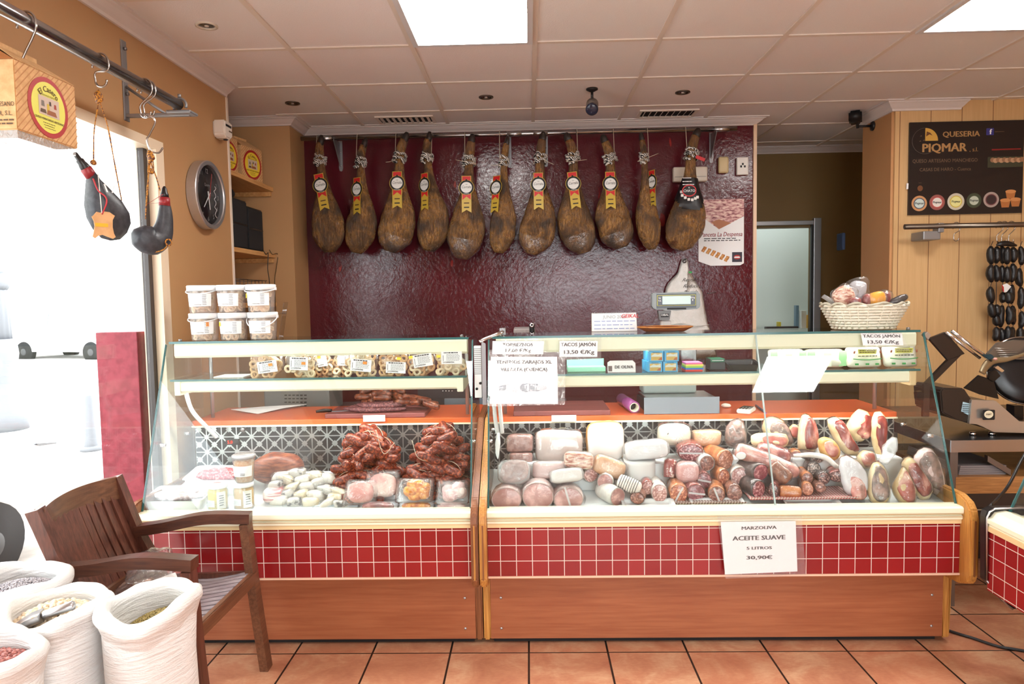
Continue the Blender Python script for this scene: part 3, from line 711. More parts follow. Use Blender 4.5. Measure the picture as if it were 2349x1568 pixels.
cord('seam_cord', [B(343, 579, .01), B(358, 577, .03), B(370, 570, .034), B(375, 560, .036)], .0024, M_rope, t)
loft('cord_ring', [B(377, 557, .036)+ex*(.012*math.cos(a))+Z*(.012*math.sin(a)) for a in [k*PI/6 for k in range(12)]], .003, M_rope, t, 6, closed=True)
# ---------------------------------------------------------------- clock and alarm box
cc = V((WX, 3.716, 2.066)); t = T('wall_clock', 'round wall clock with black dial and wide silver rim', 'clock', cc)
R = .178
lathe('rim', [(R*.97, 0), (R, .004), (R, .05), (R*.98, .054), (R*.88, .054), (R*.86, .048), (R*.86, 0)], cc, plain('clock_silver', C(196, 196, 198), .3, .8), t, 72, (1, 0, 0), smooth=False)
lathe('dial', [(0, .03), (R*.87, .03), (R*.87, .0), (0, 0)], cc, plain('clock_dial_black', C(26, 26, 28), .25), t, 48, (1, 0, 0))
M_num = plain('dial_grey_print', C(120, 120, 122), .5); M_whiteprint = plain('white_print', C(228, 228, 228), .5)
dx = cc+X*.03
for k in range(1, 13):
    a = PI/2-k*PI/6; text(str(k), .034, M_num, dx+Y*(math.cos(a)*R*.7)+Z*(math.sin(a)*R*.7), Y, Z, t, 0)
text('Quartz', .022, M_num, dx+Z*R*.3, Y, Z, t, 0)
def hand(name, a, L, w, m, lift): 
    d = Y*math.cos(a)+Z*math.sin(a); q = X.cross(d)
    mk(name, [dx+X*lift+d*x+q*y for x, y in ((-.02, -w), (L, -w*.5), (L, w*.5), (-.02, w))]+[dx+X*(lift+.0015)+d*x+q*y for x, y in ((-.02, -w), (L, -w*.5), (L, w*.5), (-.02, w))], [(3, 2, 1, 0), (4, 5, 6, 7), (0, 1, 5, 4), (1, 2, 6, 5), (2, 3, 7, 6), (3, 0, 4, 7)], m, t)
hand('hour_hand', -PI/2+.16, .075, .005, plain('hand_white', C(206, 206, 208), .4), .006); hand('minute_hand', -PI*.74, .095, .004, plain('hand_white', C(206, 206, 208), .4), .01); hand('second_hand', PI/2-.25, .12, .0016, M_lred, .014)
tube('written_mark', [dx+X*.002+Y*(R*.5+.012*math.sin(k*2.2))+Z*(.06-k*.014) for k in range(13)], .0012, M_whiteprint, t, 5, 3)
q = V((WX, 3.93, U(500, 300, 'x', WX).z)); t = T('alarm_sensor', 'white alarm sensor on the wall corner above the clock', 'sensor', q)
prism('housing', [(-.05, -.03), (-.03, -.05), (.03, -.05), (.05, -.03), (.05, .045), (-.05, .045)], q, Y, Z, .07, plain('sensor_white', C(226, 216, 204), .4), t, .008)
prism('lens_slot', [(-.04, .012), (.03, .012), (.03, .024), (-.04, .024)], q+X*.07, Y, Z, .002, M_black, t)
for k in range(3): box('vent_mark', q.x+.07, q.x+.072, q.y+.0+k*.014, q.y+.008+k*.014, q.z-.012, q.z-.004, M_lbrown, t)
lathe('speaker_hole', [(0, 0), (.012, 0), (.012, .004), (0, .004)], q+V((.045, .01, -.051)), M_black, t, 14, (0, 0, -1))
# ---------------------------------------------------------------- shelf alcove
def shelf(z, label):
    b = T('wall_shelf', label, 'shelf', (-1.9, 4.4, z-.03), 'pine shelves in the alcove')
    box('board', -2.118, -1.725, 4.09, 4.795, z-.028, z, M_pine, b, .002)
    box('support_batten', -2.0, -1.74, 4.775, 4.797, z-.06, z-.03, M_pine, b, .001)
zs1, zs2 = U(636, 430, 'y', 4.795).z, U(636, 582, 'y', 4.795).z
shelf(zs1, 'pine shelf carrying the two cheese boxes in the alcove'); shelf(zs2, 'pine shelf carrying the black speakers in the alcove')
cheese_box('cardboard cheese box on the alcove shelf, nearer the wall corner', (-1.80, 4.16, zs1), Y+X*.1, -X+Y*.1, .2, .16, .225, M_lime2)
cheese_box('cardboard cheese box on the alcove shelf, deeper in the alcove', (-1.775, 4.40, zs1), Y+X*.24, -X+Y*.24, .215, .17, .205, M_lime2)
def speaker(label, y0, y1, h):
    t = T('speaker', label, 'speaker', (-1.83, (y0+y1)/2, zs2), 'black speakers on the alcove shelf')
    box('cabinet', -1.97, -1.755, y0, y1, zs2, zs2+h, M_black, t, .004)
    box('grille', -1.757, -1.748, y0+.008, y1-.008, zs2+.01, zs2+h-.01, spotty('speaker_cloth', C(24, 24, 26), C(32, 32, 34), 300, .9, .4), t, .003)
    box('grille_bar', -1.75, -1.746, y0+.01, y1-.01, zs2+h*.48, zs2+h*.52, M_black, t, .001)
speaker('black speaker on the alcove shelf, nearer the white corner strip', 4.12, 4.385, .30)
speaker('black speaker on the alcove shelf with two cables hanging below', 4.395, 4.645, .275)
t = tag(blob('cap', (-1.84, 4.25, zs2+.3+.035), X*.07, Y*.09, Z*.035, plain('black_cloth', C(20, 20, 22), .9), None, .15, 14), 'rounded black cap lying on top of the alcove speaker', 'cap')
yb = 4.62
for k, (a, b, c, d, l) in enumerate(((610, 583, 618, 648, 'thin black speaker cable hanging straight from the pine shelf'), (625, 583, 630, 648, 'thin brown speaker cable bowing out from the pine shelf'))):
    p0, p1 = U(a, b, 'x', -1.715), U(c, d, 'x', -1.715); m = (p0+p1)/2+V((0, .05*k, 0))
    tag(tube('speaker_cable', [p0+V((-.02, 0, .03)), p0, m+V((0, .02*(1+k), .1)), m, p1, p1-Z*.25], .0028, M_black if k == 0 else M_lbrown, None, 6, 5), l, 'cable')
# low wire rack and acrylic stand behind the tubs
t = T('wire_basket', 'grey wire basket on the low ledge under the pine shelf', 'basket', (-1.9, 4.45, 1.5))
for k in range(9): tube('upright_wire', [(-1.76, 4.2+.06*k, 1.5), (-1.76, 4.2+.06*k, 1.64)], .002, M_dsteel, t, 5)
for z in (1.5, 1.54, 1.58, 1.64): tube('rim_wire', [(-1.76, 4.18, z), (-1.76, 4.7, z), (-2.03, 4.7, z), (-2.03, 4.18, z), (-1.76, 4.18, z)], .0025, M_dsteel, t, 5)
tag(box('ledge_board', -2.118, -1.73, 4.1, 4.79, 1.465, 1.495, M_pine, bev=.002), 'pine ledge under the alcove shelves behind the tubs', 'shelf')
# ---------------------------------------------------------------- ham rail
HY = 4.95
t = T('ham_rail', 'long steel tube rail along the dark red wall carrying the hams', 'rail', (0, HY, 2.6))
zr = 2.63
xs0, xs1 = -1.572, 1.446
loft('tube', [(xs0, HY, zr), (xs1, HY, zr)], .016, M_pipe, t, 16)
for px in (745, 1180, 1240, 1655):
    x = U(px, 310, 'y', HY).x; loft('tube_joint', [(x-.05, HY, zr), (x+.05, HY, zr)], .0185, M_steel, t, 16)
for px in (780, 1168, 1252, 1632):
    x = U(px, 330, 'y', 5.09).x
    b = prism('wall_bracket', [(-.014, .02), (.014, .02), (.014, -.17), (.01, -.19), (0, -.195), (-.01, -.19), (-.014, -.17)], (x, 5.1, zr-.01), X, Z, .006, M_brk, t)
    prism('bracket_arm', [(0, .012), (-.16, .0), (-.16, -.012), (-.02, -.15), (0, -.16)], (x-.006, 5.096, zr-.012), Y, Z, .005, M_brk, t)
    for dz in (-.07, -.165): lathe('screw', [(0, .004), (.005, .003), (.005, 0), (0, 0)], (x, 5.094, zr+dz), M_chrome, b, 10, (0, -1, 0))
# ---------------------------------------------------------------- hams
def hammat():
    n = N('cured_ham_skin'); co = n.obj(); r = n.n('ObjectInfo').outputs['Random']
    a = n.n('VectorMath', operation='ADD'); n.put(a.inputs[0], co); n.put(a.inputs[1], n.math('MULTIPLY', r, 41.0)); q = a.outputs[0]
    big = n.noise(q, 7, 4, .6, .6); fib = n.noise(n.map(q, (3.0, 3.0, .55)), 26, 5, .7, 1.2); fine = n.noise(q, 95, 3, .7)
    col = n.ramp(big, (.34, C(72, 58, 46)), (.47, C(120, 84, 46)), (.6, C(168, 122, 68)), (.72, C(104, 62, 36)))
    col = n.mix(n.ramp(fib, (.42, (.62, .62, .62, 1)), (.56, (0, 0, 0, 1))), col, C(58, 34, 20))
    x, y, z = n.xyz(co)
    hz = n.math('SMOOTH_MIN', 1.0, n.math('MAXIMUM', 0.0, n.math('MULTIPLY', n.math('SUBTRACT', z, .70), 9.0)), .05)
    col = n.mix(n.ramp(hz, (0, (0, 0, 0, 1)), (1, (1, 1, 1, 1))), col, C(146, 100, 62))
    h = n.math('ADD', n.math('MULTIPLY', fib, .8), n.math('MULTIPLY', fine, .3))
    return n.done(n.bsdf(col, n.ramp(big, (.3, (.38,)*3+(1,)), (.7, (.2,)*3+(1,))), 0, n.bump(h, 1.0, .014)))
M_ham = hammat()
M_hoof = plain('dark_hoof', C(46, 36, 32), .5)
M_hrope = None
def roperope():
    n = N('black_white_rope'); co = n.obj(); x, y, z = n.xyz(co)
    wv = n.n('TexWave', wave_type='BANDS', bands_direction='DIAGONAL'); wv.inputs['Scale'].default_value = 42; wv.inputs['Distortion'].default_value = 4; n.put(wv.inputs[0], co)
    return n.done(n.bsdf(n.ramp(wv.outputs[0], (.45, C(24, 22, 26)), (.55, C(226, 220, 212))), .8))
M_hrope = roperope()
M_twine = plain('pale_twine', C(196, 182, 160), .7)
M_wrap = film('ham_cling_film', .02, (1, 1, 1, 1), .1, 34, .8, .8)
PROF = [.17, .23, .26, .26, .25, .26, .29, .34, .42, .53, .66, .79, .90, .97, 1.0, .98, .89, .70, .32]
def ham(label, pts, half, med, wrap, seed, depth=.62, black=False, lean=0):
    """pts: hoof, neck, body centre, bottom in the photo; half: body half width in photo px"""
    P = [U(x, y, 'y', HY-.055) for x, y in pts]; s = S(HY)
    base = P[-1]; t = T('cured_ham', label, 'ham', base, 'cured hams hanging on the rail')
    path = smoothpath([P[0], P[1], P[1]*.45+P[2]*.55, P[2], P[3]], 8)
    # resample evenly
    L = [0]
    for i in range(len(path)-1): L.append(L[-1]+(path[i+1]-path[i]).length)
    def at(u):
        d = u*L[-1]
        for i in range(len(L)-1):
            if L[i+1] >= d: return path[i].lerp(path[i+1], (d-L[i])/max(1e-9, L[i+1]-L[i]))
        return path[-1]
    seg, rows = 30, 54; vs, fs = [], []; rnd = random.Random(seed); dent = rnd.uniform(.66, .76); da = rnd.uniform(-.5, .5)
    for i in range(rows+1):
        u = .045+(1-.045)*i/rows; p = at(u); tang = (at(min(1, u+.01))-at(max(0, u-.01))).normalized(); sd = Y.cross(tang).normalized()
        if sd.x < 0: sd = -sd
        w = lerpl(PROF, u)*half*s; dp = w*(depth+.38*(1-min(1, w/(half*s))))
        for k in range(seg):
            a = 2*PI*k/seg; ca, sa = math.cos(a), math.sin(a)
            q = p+sd*(ca*w)-Y*(sa*dp)
            big = max(0, (u-.35)/.65)
            nn = mnoise.noise(q*11+V((seed*5.7, 0, 0)))*.13*big+mnoise.noise(V((q.x*36, q.y*36, q.z*10))+V((seed, 2, 0)))*.075*big
            fold = math.exp(-((u-dent-.04*math.sin(a*2+da*4))/.018)**2)*max(0, math.sin(a+da))*.10
            fold2 = math.exp(-((u-dent-.07)/.05)**2)*max(0, math.sin(a+da*.5))*.07
            q = q+(q-p)*(nn-fold+fold2); vs.append(q)
    for i in range(rows):
        for k in range(seg): fs.append((i*seg+k, (i+1)*seg+k, (i+1)*seg+(k+1) % seg, i*seg+(k+1) % seg))
    fs.append(list(range(seg))); fs.append(list(range(rows*seg, (rows+1)*seg))[::-1])
    mk('leg_meat', vs, fs, M_ham, t, True)
    tang = (P[1]-P[0]).normalized()
    loft('hoof', [P[0]-tang*.018, P[0]+tang*.0, P[0]+tang*.025, P[0]+tang*.055], [half*s*.10, half*s*.19, half*s*.23, half*s*.20], M_hoof, t, 12, flat=.8)
    # rope wound round the shank
    rc = at(.2); sd = Y.cross(tang).normalized(); rr = half*s*.29
    pts2 = []
    for k in range(40):
        a = k*2*PI/12; pts2.append(rc+sd*(math.cos(a)*rr*(1+.25*rnd.random()))-Y*(math.sin(a)*rr)+tang*(-.03+.0016*k+.012*rnd.uniform(-1, 1)))
    loft('rope', smoothpath(pts2, 2), .0085, M_hrope, t, 7)
    hx = rc.x+rnd.choice((-1, 1))*.03
    tube('hanging_cord', [rc+V((hx-rc.x, -.01, .0)), V((hx, HY-.021, zr-.006)), V((hx, HY-.016, zr+.013)), V((hx, HY, zr+.0205)), V((hx, HY+.016, zr+.013)), V((hx, HY+.021, zr))], .0022, M_twine, t, 5)
    if rnd.random() < .75: tube('twine_end', [rc-Y*.03, rc+V((rnd.choice((-1, 1))*.05, -.04, -.03)), rc+V((rnd.choice((-1, 1))*.09, -.04, rnd.uniform(-.07, .03)))], .0018, M_twine, t, 5, 4)
    if wrap:
        vs2, fs2 = [], []; r0 = int(rows*wrap)
        for i in range(r0, rows+1):
            p = sum((vs[i*seg+k] for k in range(seg)), V())/seg
            for k in range(seg):
                q = vs[i*seg+k]; vs2.append(q+(q-p).normalized()*(.0035+.003*mnoise.noise(q*40)))
        m = rows-r0
        for i in range(m):
            for k in range(seg):
                if math.sin(2*PI*(k+.5)/seg) > -.5: fs2.append((i*seg+k, (i+1)*seg+k, (i+1)*seg+(k+1) % seg, i*seg+(k+1) % seg))
        mk('cling_film', vs2, fs2, M_wrap, t, True)
    yf = min(v.y for v in vs if abs(v.z-P[2].z) < .25)
    if med:
        mx, my, tilt, sq = med; c = U(mx, my, 'y', 1)  # direction only
        # rest the rosette on the surface under it
        d = ray(mx, my); yy = min((v.y for v in vs if abs(CAM.x+d.x/d.y*v.y-v.x) < .03 and abs(v.z-(CAM.z+d.z/d.y*v.y)) < .06), default=HY-.06)
        c = U(mx, my, 'y', yy-.008); ca, sa = math.cos(tilt), math.sin(tilt); ex = V((ca, 0, sa)); ey = V((-sa, 0, ca))
        y2 = min((v.y for v in vs if abs(U(mx, my+56, 'y', v.y).x-v.x) < .03 and abs(v.z-U(mx, my+56, 'y', v.y).z) < .04), default=yy)
        dn = c-U(mx, my+56, 'y', y2-.010); lean_ = max(0, min(.35, dn.y/max(.01, dn.z)))
        ey = V((ey.x, lean_, ey.z)).normalized()
        if sq < 1: ex = V((sq, -math.sqrt(1-sq*sq), 0))
        nz = ex.cross(ey).normalized(); w = .033
        rb = prism('ribbon_tag', [(-w, .082), (w, .082), (w, -.175), (0, -.155), (-w, -.175)], c, ex, ey, .0012, M_gold, t)
        prism('red_ribbon', [(-w*.86, .078), (w*.86, .078), (w*.86, -.085), (0, -.062), (-w*.86, -.085)], c+nz*.0012, ex, ey, .0006, M_red, rb)
        for k in range(2): prism('ribbon_print', [(-.018, -.004), (.018, -.004), (.018, .004), (-.018, .004)], c+nz*.0013-ey*(.108+.03*k), ex, ey, .0006, M_ink if k else M_lbrown, rb)
        m = disc('rosette', c+nz*.002, ex, ey, .053, .053, .0012, M_gold, t, 32)
        disc('black_ring', c+nz*.0032, ex, ey, .050, .050, .0006, M_ink, m, 32); disc('white_centre', c+nz*.0038, ex, ey, .038, .038, .0006, plain('rosette_white', C(226, 226, 222), .4), m, 32)
        text('Corralta', .026, M_ink, c+nz*.0046+ey*.002, ex, ey, m, .0, .3, width=.064); text('La', .012, M_ink, c+nz*.0046+ey*.021, ex, ey, m, 0, .3)
        tinyprint(m, c+nz*.0035-ey*.044, ex, ey, .04, .006, 1, M_paper, seed); disc('hole', c+nz*.004+ey*.052, ex, ey, .006, .006, .0008, M_ink, m, 10)
    if black:
        vs3, fs3 = [], []; i0, i1 = int(rows*.385), int(rows*.66)
        for i in range(i0, i1+1):
            p = sum((vs[i*seg+k] for k in range(seg)), V())/seg
            for k in range(seg): q = vs[i*seg+k]; vs3.append(q+(q-p).normalized()*.007)
        m = i1-i0
        for i in range(m):
            for k in range(seg):
                a = 2*PI*(k+.5)/seg
                if i/m < .62+.40*max(0, math.sin(a))**2: fs3.append((i*seg+k, (i+1)*seg+k, (i+1)*seg+(k+1) % seg, i*seg+(k+1) % seg))
        lab = mk('cone_label', vs3, fs3, plain('label_black', C(24, 22, 24), .4), t, True)
        yy = min(v.y for v in vs3); 
        def surf(px, py):
            d = ray(px, py); y0 = min((v.y for v in vs3 if abs(CAM.x+d.x/d.y*v.y-v.x) < .02 and abs(v.z-(CAM.z+d.z/d.y*v.y)) < .02), default=yy); return U(px, py, 'y', y0-.012)
        c = surf(1581, 437); m = disc('red_oval', c, X, Z, .048, .04, .001, M_red, lab, 30); disc('black_oval', c-Y*.001, X, Z, .042, .033, .0006, M_ink, m, 30)
        text('CHATO', .024, M_paper, c-Y*.0015-Z*.002, X, Z, m, .02, width=.078); text('EL', .012, M_paper, c-Y*.0015+Z*.019, X, Z, m, .02)
        for k, (px, py, sz) in enumerate(((1576, 408, 8), (1577, 416, 8), (1579, 423, 8))): tinyprint(lab, surf(px, py), X, Z, .055+.012*k, .014, 1, M_paper, k)
        for k, (px, py) in enumerate(((1563, 440), (1565, 448), (1572, 453), (1580, 457), (1588, 458), (1595, 455), (1600, 452))): 
            c = surf(px, py); prism('seal', rrect(.009, .009, .003), c, X, Z, .0008, plain('seal_white', C(226, 222, 216), .5), lab)
        rd = at(.22); obox('red_clip_tag', rd+V((.05, -.05, -.02)), V((.03, 0, -.012)), V((0, .003, 0)), V((.004, 0, .01)), M_red, t)
    return t
HAMS = [
 ('cured ham at the alcove end of the rail, darkest, with tilted rosette', [(737, 316), (733, 350), (752, 510), (757, 578)], 37, (735, 425, .18, 1), 0),
 ('second cured ham from the shelf alcove, with a low narrow rosette', [(838, 322), (828, 362), (831, 505), (817, 580)], 35, (819, 434, 0, .85), 0),
 ('third cured ham from the shelf alcove, leaning with a grey side', [(932, 309), (918, 352), (913, 505), (894, 577)], 41, (911, 420, 0, 1), .86),
 ('fourth cured ham from the shelf alcove, with creased lower side', [(985, 308), (979, 345), (995, 500), (984, 575)], 36, (974, 424, 0, .8), 0),
 ('fifth cured ham from the alcove, longest, with film round its base', [(1083, 313), (1077, 360), (1072, 510), (1058, 593)], 41, (1070, 430, 0, 1), .84),
 ('sixth cured ham from the alcove, slim, in front of a shiny wall patch', [(1164, 318), (1157, 362), (1155, 505), (1144, 580)], 30, (1138, 430, -.08, .8), 0),
 ('seventh cured ham from the alcove, broad, film at its base', [(1246, 308), (1240, 352), (1237, 505), (1218, 583)], 40, (1235, 423, 0, 1), .86),
 ('eighth cured ham from the alcove, tilting toward the printed pendant tag', [(1300, 310), (1314, 352), (1317, 495), (1340, 580)], 41, (1315, 421, .1, 1), .85),
 ('ninth cured ham from the alcove, broad, tilting, film at its side', [(1384, 315), (1398, 356), (1405, 495), (1426, 568)], 41, (1400, 421, 0, 1), .87),
 ('tenth cured ham from the alcove, turned edge on and thin', [(1471, 310), (1477, 352), (1484, 490), (1496, 572)], 27, (1496, 417, 0, .45), 0),
 ('last cured ham of the rail with a black cone label', [(1600, 300), (1587, 345), (1577, 500), (1553, 572)], 43, None, 0)]
for i, (l, p, hf, md, wr) in enumerate(HAMS): ham(l, p, hf, md, wr, i+3, .62 if i != 9 else .95, i == 10)
# ---------------------------------------------------------------- things on the red wall
WY = 5.098
t = T('emergency_light', 'white emergency lamp box on the red wall behind the last ham', 'lamp', U(1579, 418, 'y', WY))
a, b = U(1541, 386, 'y', WY), U(1619, 418, 'y', WY)
box('housing', a.x, b.x, WY-.055, WY, b.z, a.z, plain('lamp_white', C(222, 212, 196), .4), t, .012, 3)
box('diffuser_band', a.x+.01, b.x-.01, WY-.0565, WY-.05, b.z+.03, b.z+.036, plain('lamp_grey', C(176, 168, 156), .4), t)
a, b = U(1646, 361, 'y', WY), U(1669, 398, 'y', WY)
tag(box('wall_button', a.x, b.x, WY-.035, WY, b.z, a.z, plain('button_beige', C(206, 184, 138), .4), None, .014, 3), 'small beige oval wall box beside the white socket', 'switch')
a, b = U(1688, 362, 'y', WY), U(1714, 402, 'y', WY)
t = T('wall_socket', 'white wall thermostat box with black marks by the corner of the red wall', 'socket', ((a.x+b.x)/2, WY, b.z))
box('cover', a.x, b.x, WY-.03, WY, b.z, a.z, plain('socket_white', C(226, 220, 212), .35), t, .006)
for dx, dz in ((-.012, -.005), (.014, -.005), (0, .012)): box('slot', (a.x+b.x)/2+dx-.006, (a.x+b.x)/2+dx+.006, WY-.032, WY-.029, (a.z+b.z)/2+dz-.006, (a.z+b.z)/2+dz+.008, M_ink, t)
# poster
a, b = U(1602, 458, 'y', WY), U(1706, 608, 'y', WY); t = T('poster', 'white poster with sliced meat picture pinned on the red wall', 'poster', ((a.x+b.x)/2, WY, b.z))
w_, h_ = b.x-a.x, a.z-b.z
q = lambda u, v: (a.x+w_*u, b.z+h_*v)
sheet = prism('sheet', [q(0, .03+.04), q(.27, 0), q(.92, .0), q(1, .03), q(1, 1), q(0, 1)], (0, WY-.002, 0), X, Z, .001, M_paper, t)
prism('meat_photo', [q(0, .78), q(.45, .55), q(1, .74), q(1, 1), q(0, 1)], (0, WY-.0034, 0), X, Z, .0005, spotty('bacon_photo', C(120, 44, 50), C(206, 150, 146), 9, .4, 0, .38, .62, 0, C(232, 206, 190), (3, 1, 9), False), sheet)
prism('wood_print', [q(.28, .66), q(.45, .55), q(.72, .64), q(.45, .7)], (0, WY-.0038, 0), X, Z, .0004, plain('board_print', C(170, 106, 66), .5), sheet)
M_crim = plain('crimson_ink', C(140, 24, 40), .5)
text('Panceta La Despensa', .045, M_crim, (a.x+w_*.5, WY-.0035, b.z+h_*.47), X, Z, sheet, .012, .25, width=w_*.92)
tinyprint(sheet, V((a.x+w_*.52, WY-.0030, b.z+h_*.395)), X, Z, w_*.8, .028, 2, M_ink, 8)
M_pork = spotty('fried_pork_print', C(190, 120, 60), C(222, 168, 104), 60, .5)
for k in range(6): loft('bacon_print', [(a.x+w_*(.12+.1*k)+.01*math.cos(j)*1.0, WY-.004, b.z+h_*(.24-.03*k+.05)-.012*j) for j in range(4)], .013, M_pork, sheet, 6, flat=.15, updir=(0, 1, 0), n=3)
lg = prism('logo_square', [q(.74, .05), q(.96, .05), q(.96, .2), q(.74, .2)], (0, WY-.0036, 0), X, Z, .0004, plain('navy_print', C(44, 36, 52), .5), sheet)
c = q(.85, .125); disc('logo_disc', (c[0], WY-.0042, c[1]), X, Z, .024, .016, .0003, M_lred, lg, 20); prism('logo_bar', [(c[0]-.022, c[1]-.006), (c[0]+.022, c[1]-.006), (c[0]+.016, c[1]+.004), (c[0]-.016, c[1]+.004)], (0, WY-.0047, 0), X, Z, .0003, M_paper, lg)
# plastic carrier bags hanging on a hook
c = U(1573, 690, 'y', WY-.03); s = S(5.05)
out = [(-12, 86), (-9, 96), (3, 97), (6, 88), (4, 78), (22, 45), (38, 20), (44, -18), (50, -50), (60, -80), (72, -130), (-10, -138), (-62, -130), (-56, -60), (-50, -10), (-46, 30), (-40, 42), (-18, 66)]
t = T('carrier_bag', 'white printed carrier bags hanging on the red wall behind the scale display', 'bag', c-Z*138*s)
M_bag = spotty('white_bag_plastic', C(222, 220, 214), C(234, 232, 228), 8, .35, .8, bscale=16, dist=.02)
bagb = pillow('bag', [(x*s, y*s) for x, y in out][::-1], c, X, Z, .022, M_bag, t, 6, .3, .6, 3)
tube('fold_seam', [c+V((-48*s, -.012, -57*s)), c+V((-15*s, -.034, -50*s)), c+V((20*s, -.034, -57*s)), c+V((52*s, -.014, -55*s))], .003, M_bag, t, 6, 4)
lathe('hook_eye', [(0, .03), (.012, .03), (.012, 0), (0, 0)], c+V((-4*s, .0, 90*s)), M_dsteel, t, 10, (0, -1, 0))
M_green = plain('leaf_green', C(40, 150, 70), .5)
for k, wd in enumerate(('Reutiliza', 'Reduce', 'Recicla')): text(wd, .036, M_ink, c+V((9*s, -.036+.004*k, (48-14*k)*s)), X, V((.2, 0, 1)).normalized(), t, 0, .35)
disc('leaf_print', c+V((8*s, -.036, 65*s)), X, Z, .014, .007, .0008, M_green, t, 14); loft('leaf_stroke', [c+V((-12*s, -.034, 20*s)), c+V((-4*s, -.036, 13*s)), c+V((6*s, -.036, 12*s))], .003, M_green, t, 6, flat=.3, n=4)
tag(tube('wall_screw_plate', [U(1632, 672, 'y', WY)+V((-.03, -.004, 0)), U(1632, 672, 'y', WY)+V((.03, -.004, .004))], .0022, M_dsteel), 'short bare wire on the red wall beside the carrier bags', 'wire')
# ---------------------------------------------------------------- display cases
GA, GB = V((0, 2.868, .622)), V((0, 3.13, 1.315))           # foot and head of the sloping front glass
GN = V((0, -(GB.z-GA.z), GB.y-GA.y)).normalized()             # points at the customer
GU = (GB-GA).normalized()
def onglass(px, py, lift=.004): return UP(px, py, GA+GN*lift, GN)
def deckz(y): return .600+(y-2.9)*.16
M_cream = plain('cream_profile', C(242, 239, 212), .35); M_creamd = plain('cream_lip', C(226, 198, 150), .4)
M_lam = wood('cherry_laminate', C(144, 80, 50), C(162, 98, 64), 0, 4, .35, .03, 18)
M_ply1 = wood('dark_oak_ply', C(110, 62, 34), C(146, 92, 54), 2, 7, .4, .1, 30); M_ply2 = wood('amber_oak_ply', C(160, 100, 42), C(206, 150, 76), 2, 7, .4, .1, 30)
M_top = plain('terracotta_worktop', C(206, 92, 46), .28)
M_deck = plain('white_deck', C(228, 234, 236), .3)
M_tileA = tilemat('red_mosaic_tiles', -1.625, .3462); M_tileB = tilemat('red_mosaic_tiles_wide', -.184, .3462)
def perfmat():
    n = N('perforated_steel'); co = n.obj(); x, y, z = n.xyz(co); P = .074
    tri = lambda v: n.math('ABSOLUTE', n.math('SUBTRACT', n.math('MULTIPLY', n.math('FRACT', n.math('DIVIDE', n.math('ADD', v, 5.0), P)), 2.0), 1.0))
    a, b = tri(x), tri(z); s_ = n.math('ADD', a, b)
    lt = lambda v, t: n.math('LESS_THAN', v, t); gt = lambda v, t: n.math('GREATER_THAN', v, t)
    m = n.math('MAXIMUM', lt(n.math('ABSOLUTE', n.math('SUBTRACT', a, b)), .13), lt(s_, .42)); m = n.math('MAXIMUM', m, gt(n.math('MAXIMUM', a, b), .93)); m = n.math('MAXIMUM', m, gt(s_, 1.62))
    m = n.math('MAXIMUM', m, gt(z, .893)); sh = n.bsdf(C(172, 174, 172), .3, .85); dk = n.bsdf(C(26, 26, 28), .6)  # dk paints the holes dark, for the unlit space behind them
    mx = n.n('MixShader'); n.put(mx.inputs[0], m); n.t.links.new(dk, mx.inputs[1]); n.t.links.new(sh, mx.inputs[2]); return n.done(mx.outputs[0])
M_perf = perfmat(); M_tube = glow('case_lamp_white', (1, .96, .9, 1), CASE); M_tube2 = glow('shelf_lamp_white', (1, .96, .9, 1), CASE*.3); M_seam = plain('glass_seam', C(170, 190, 188), .15)
M_flexi = plain('white_flex', C(226, 228, 226), .4)
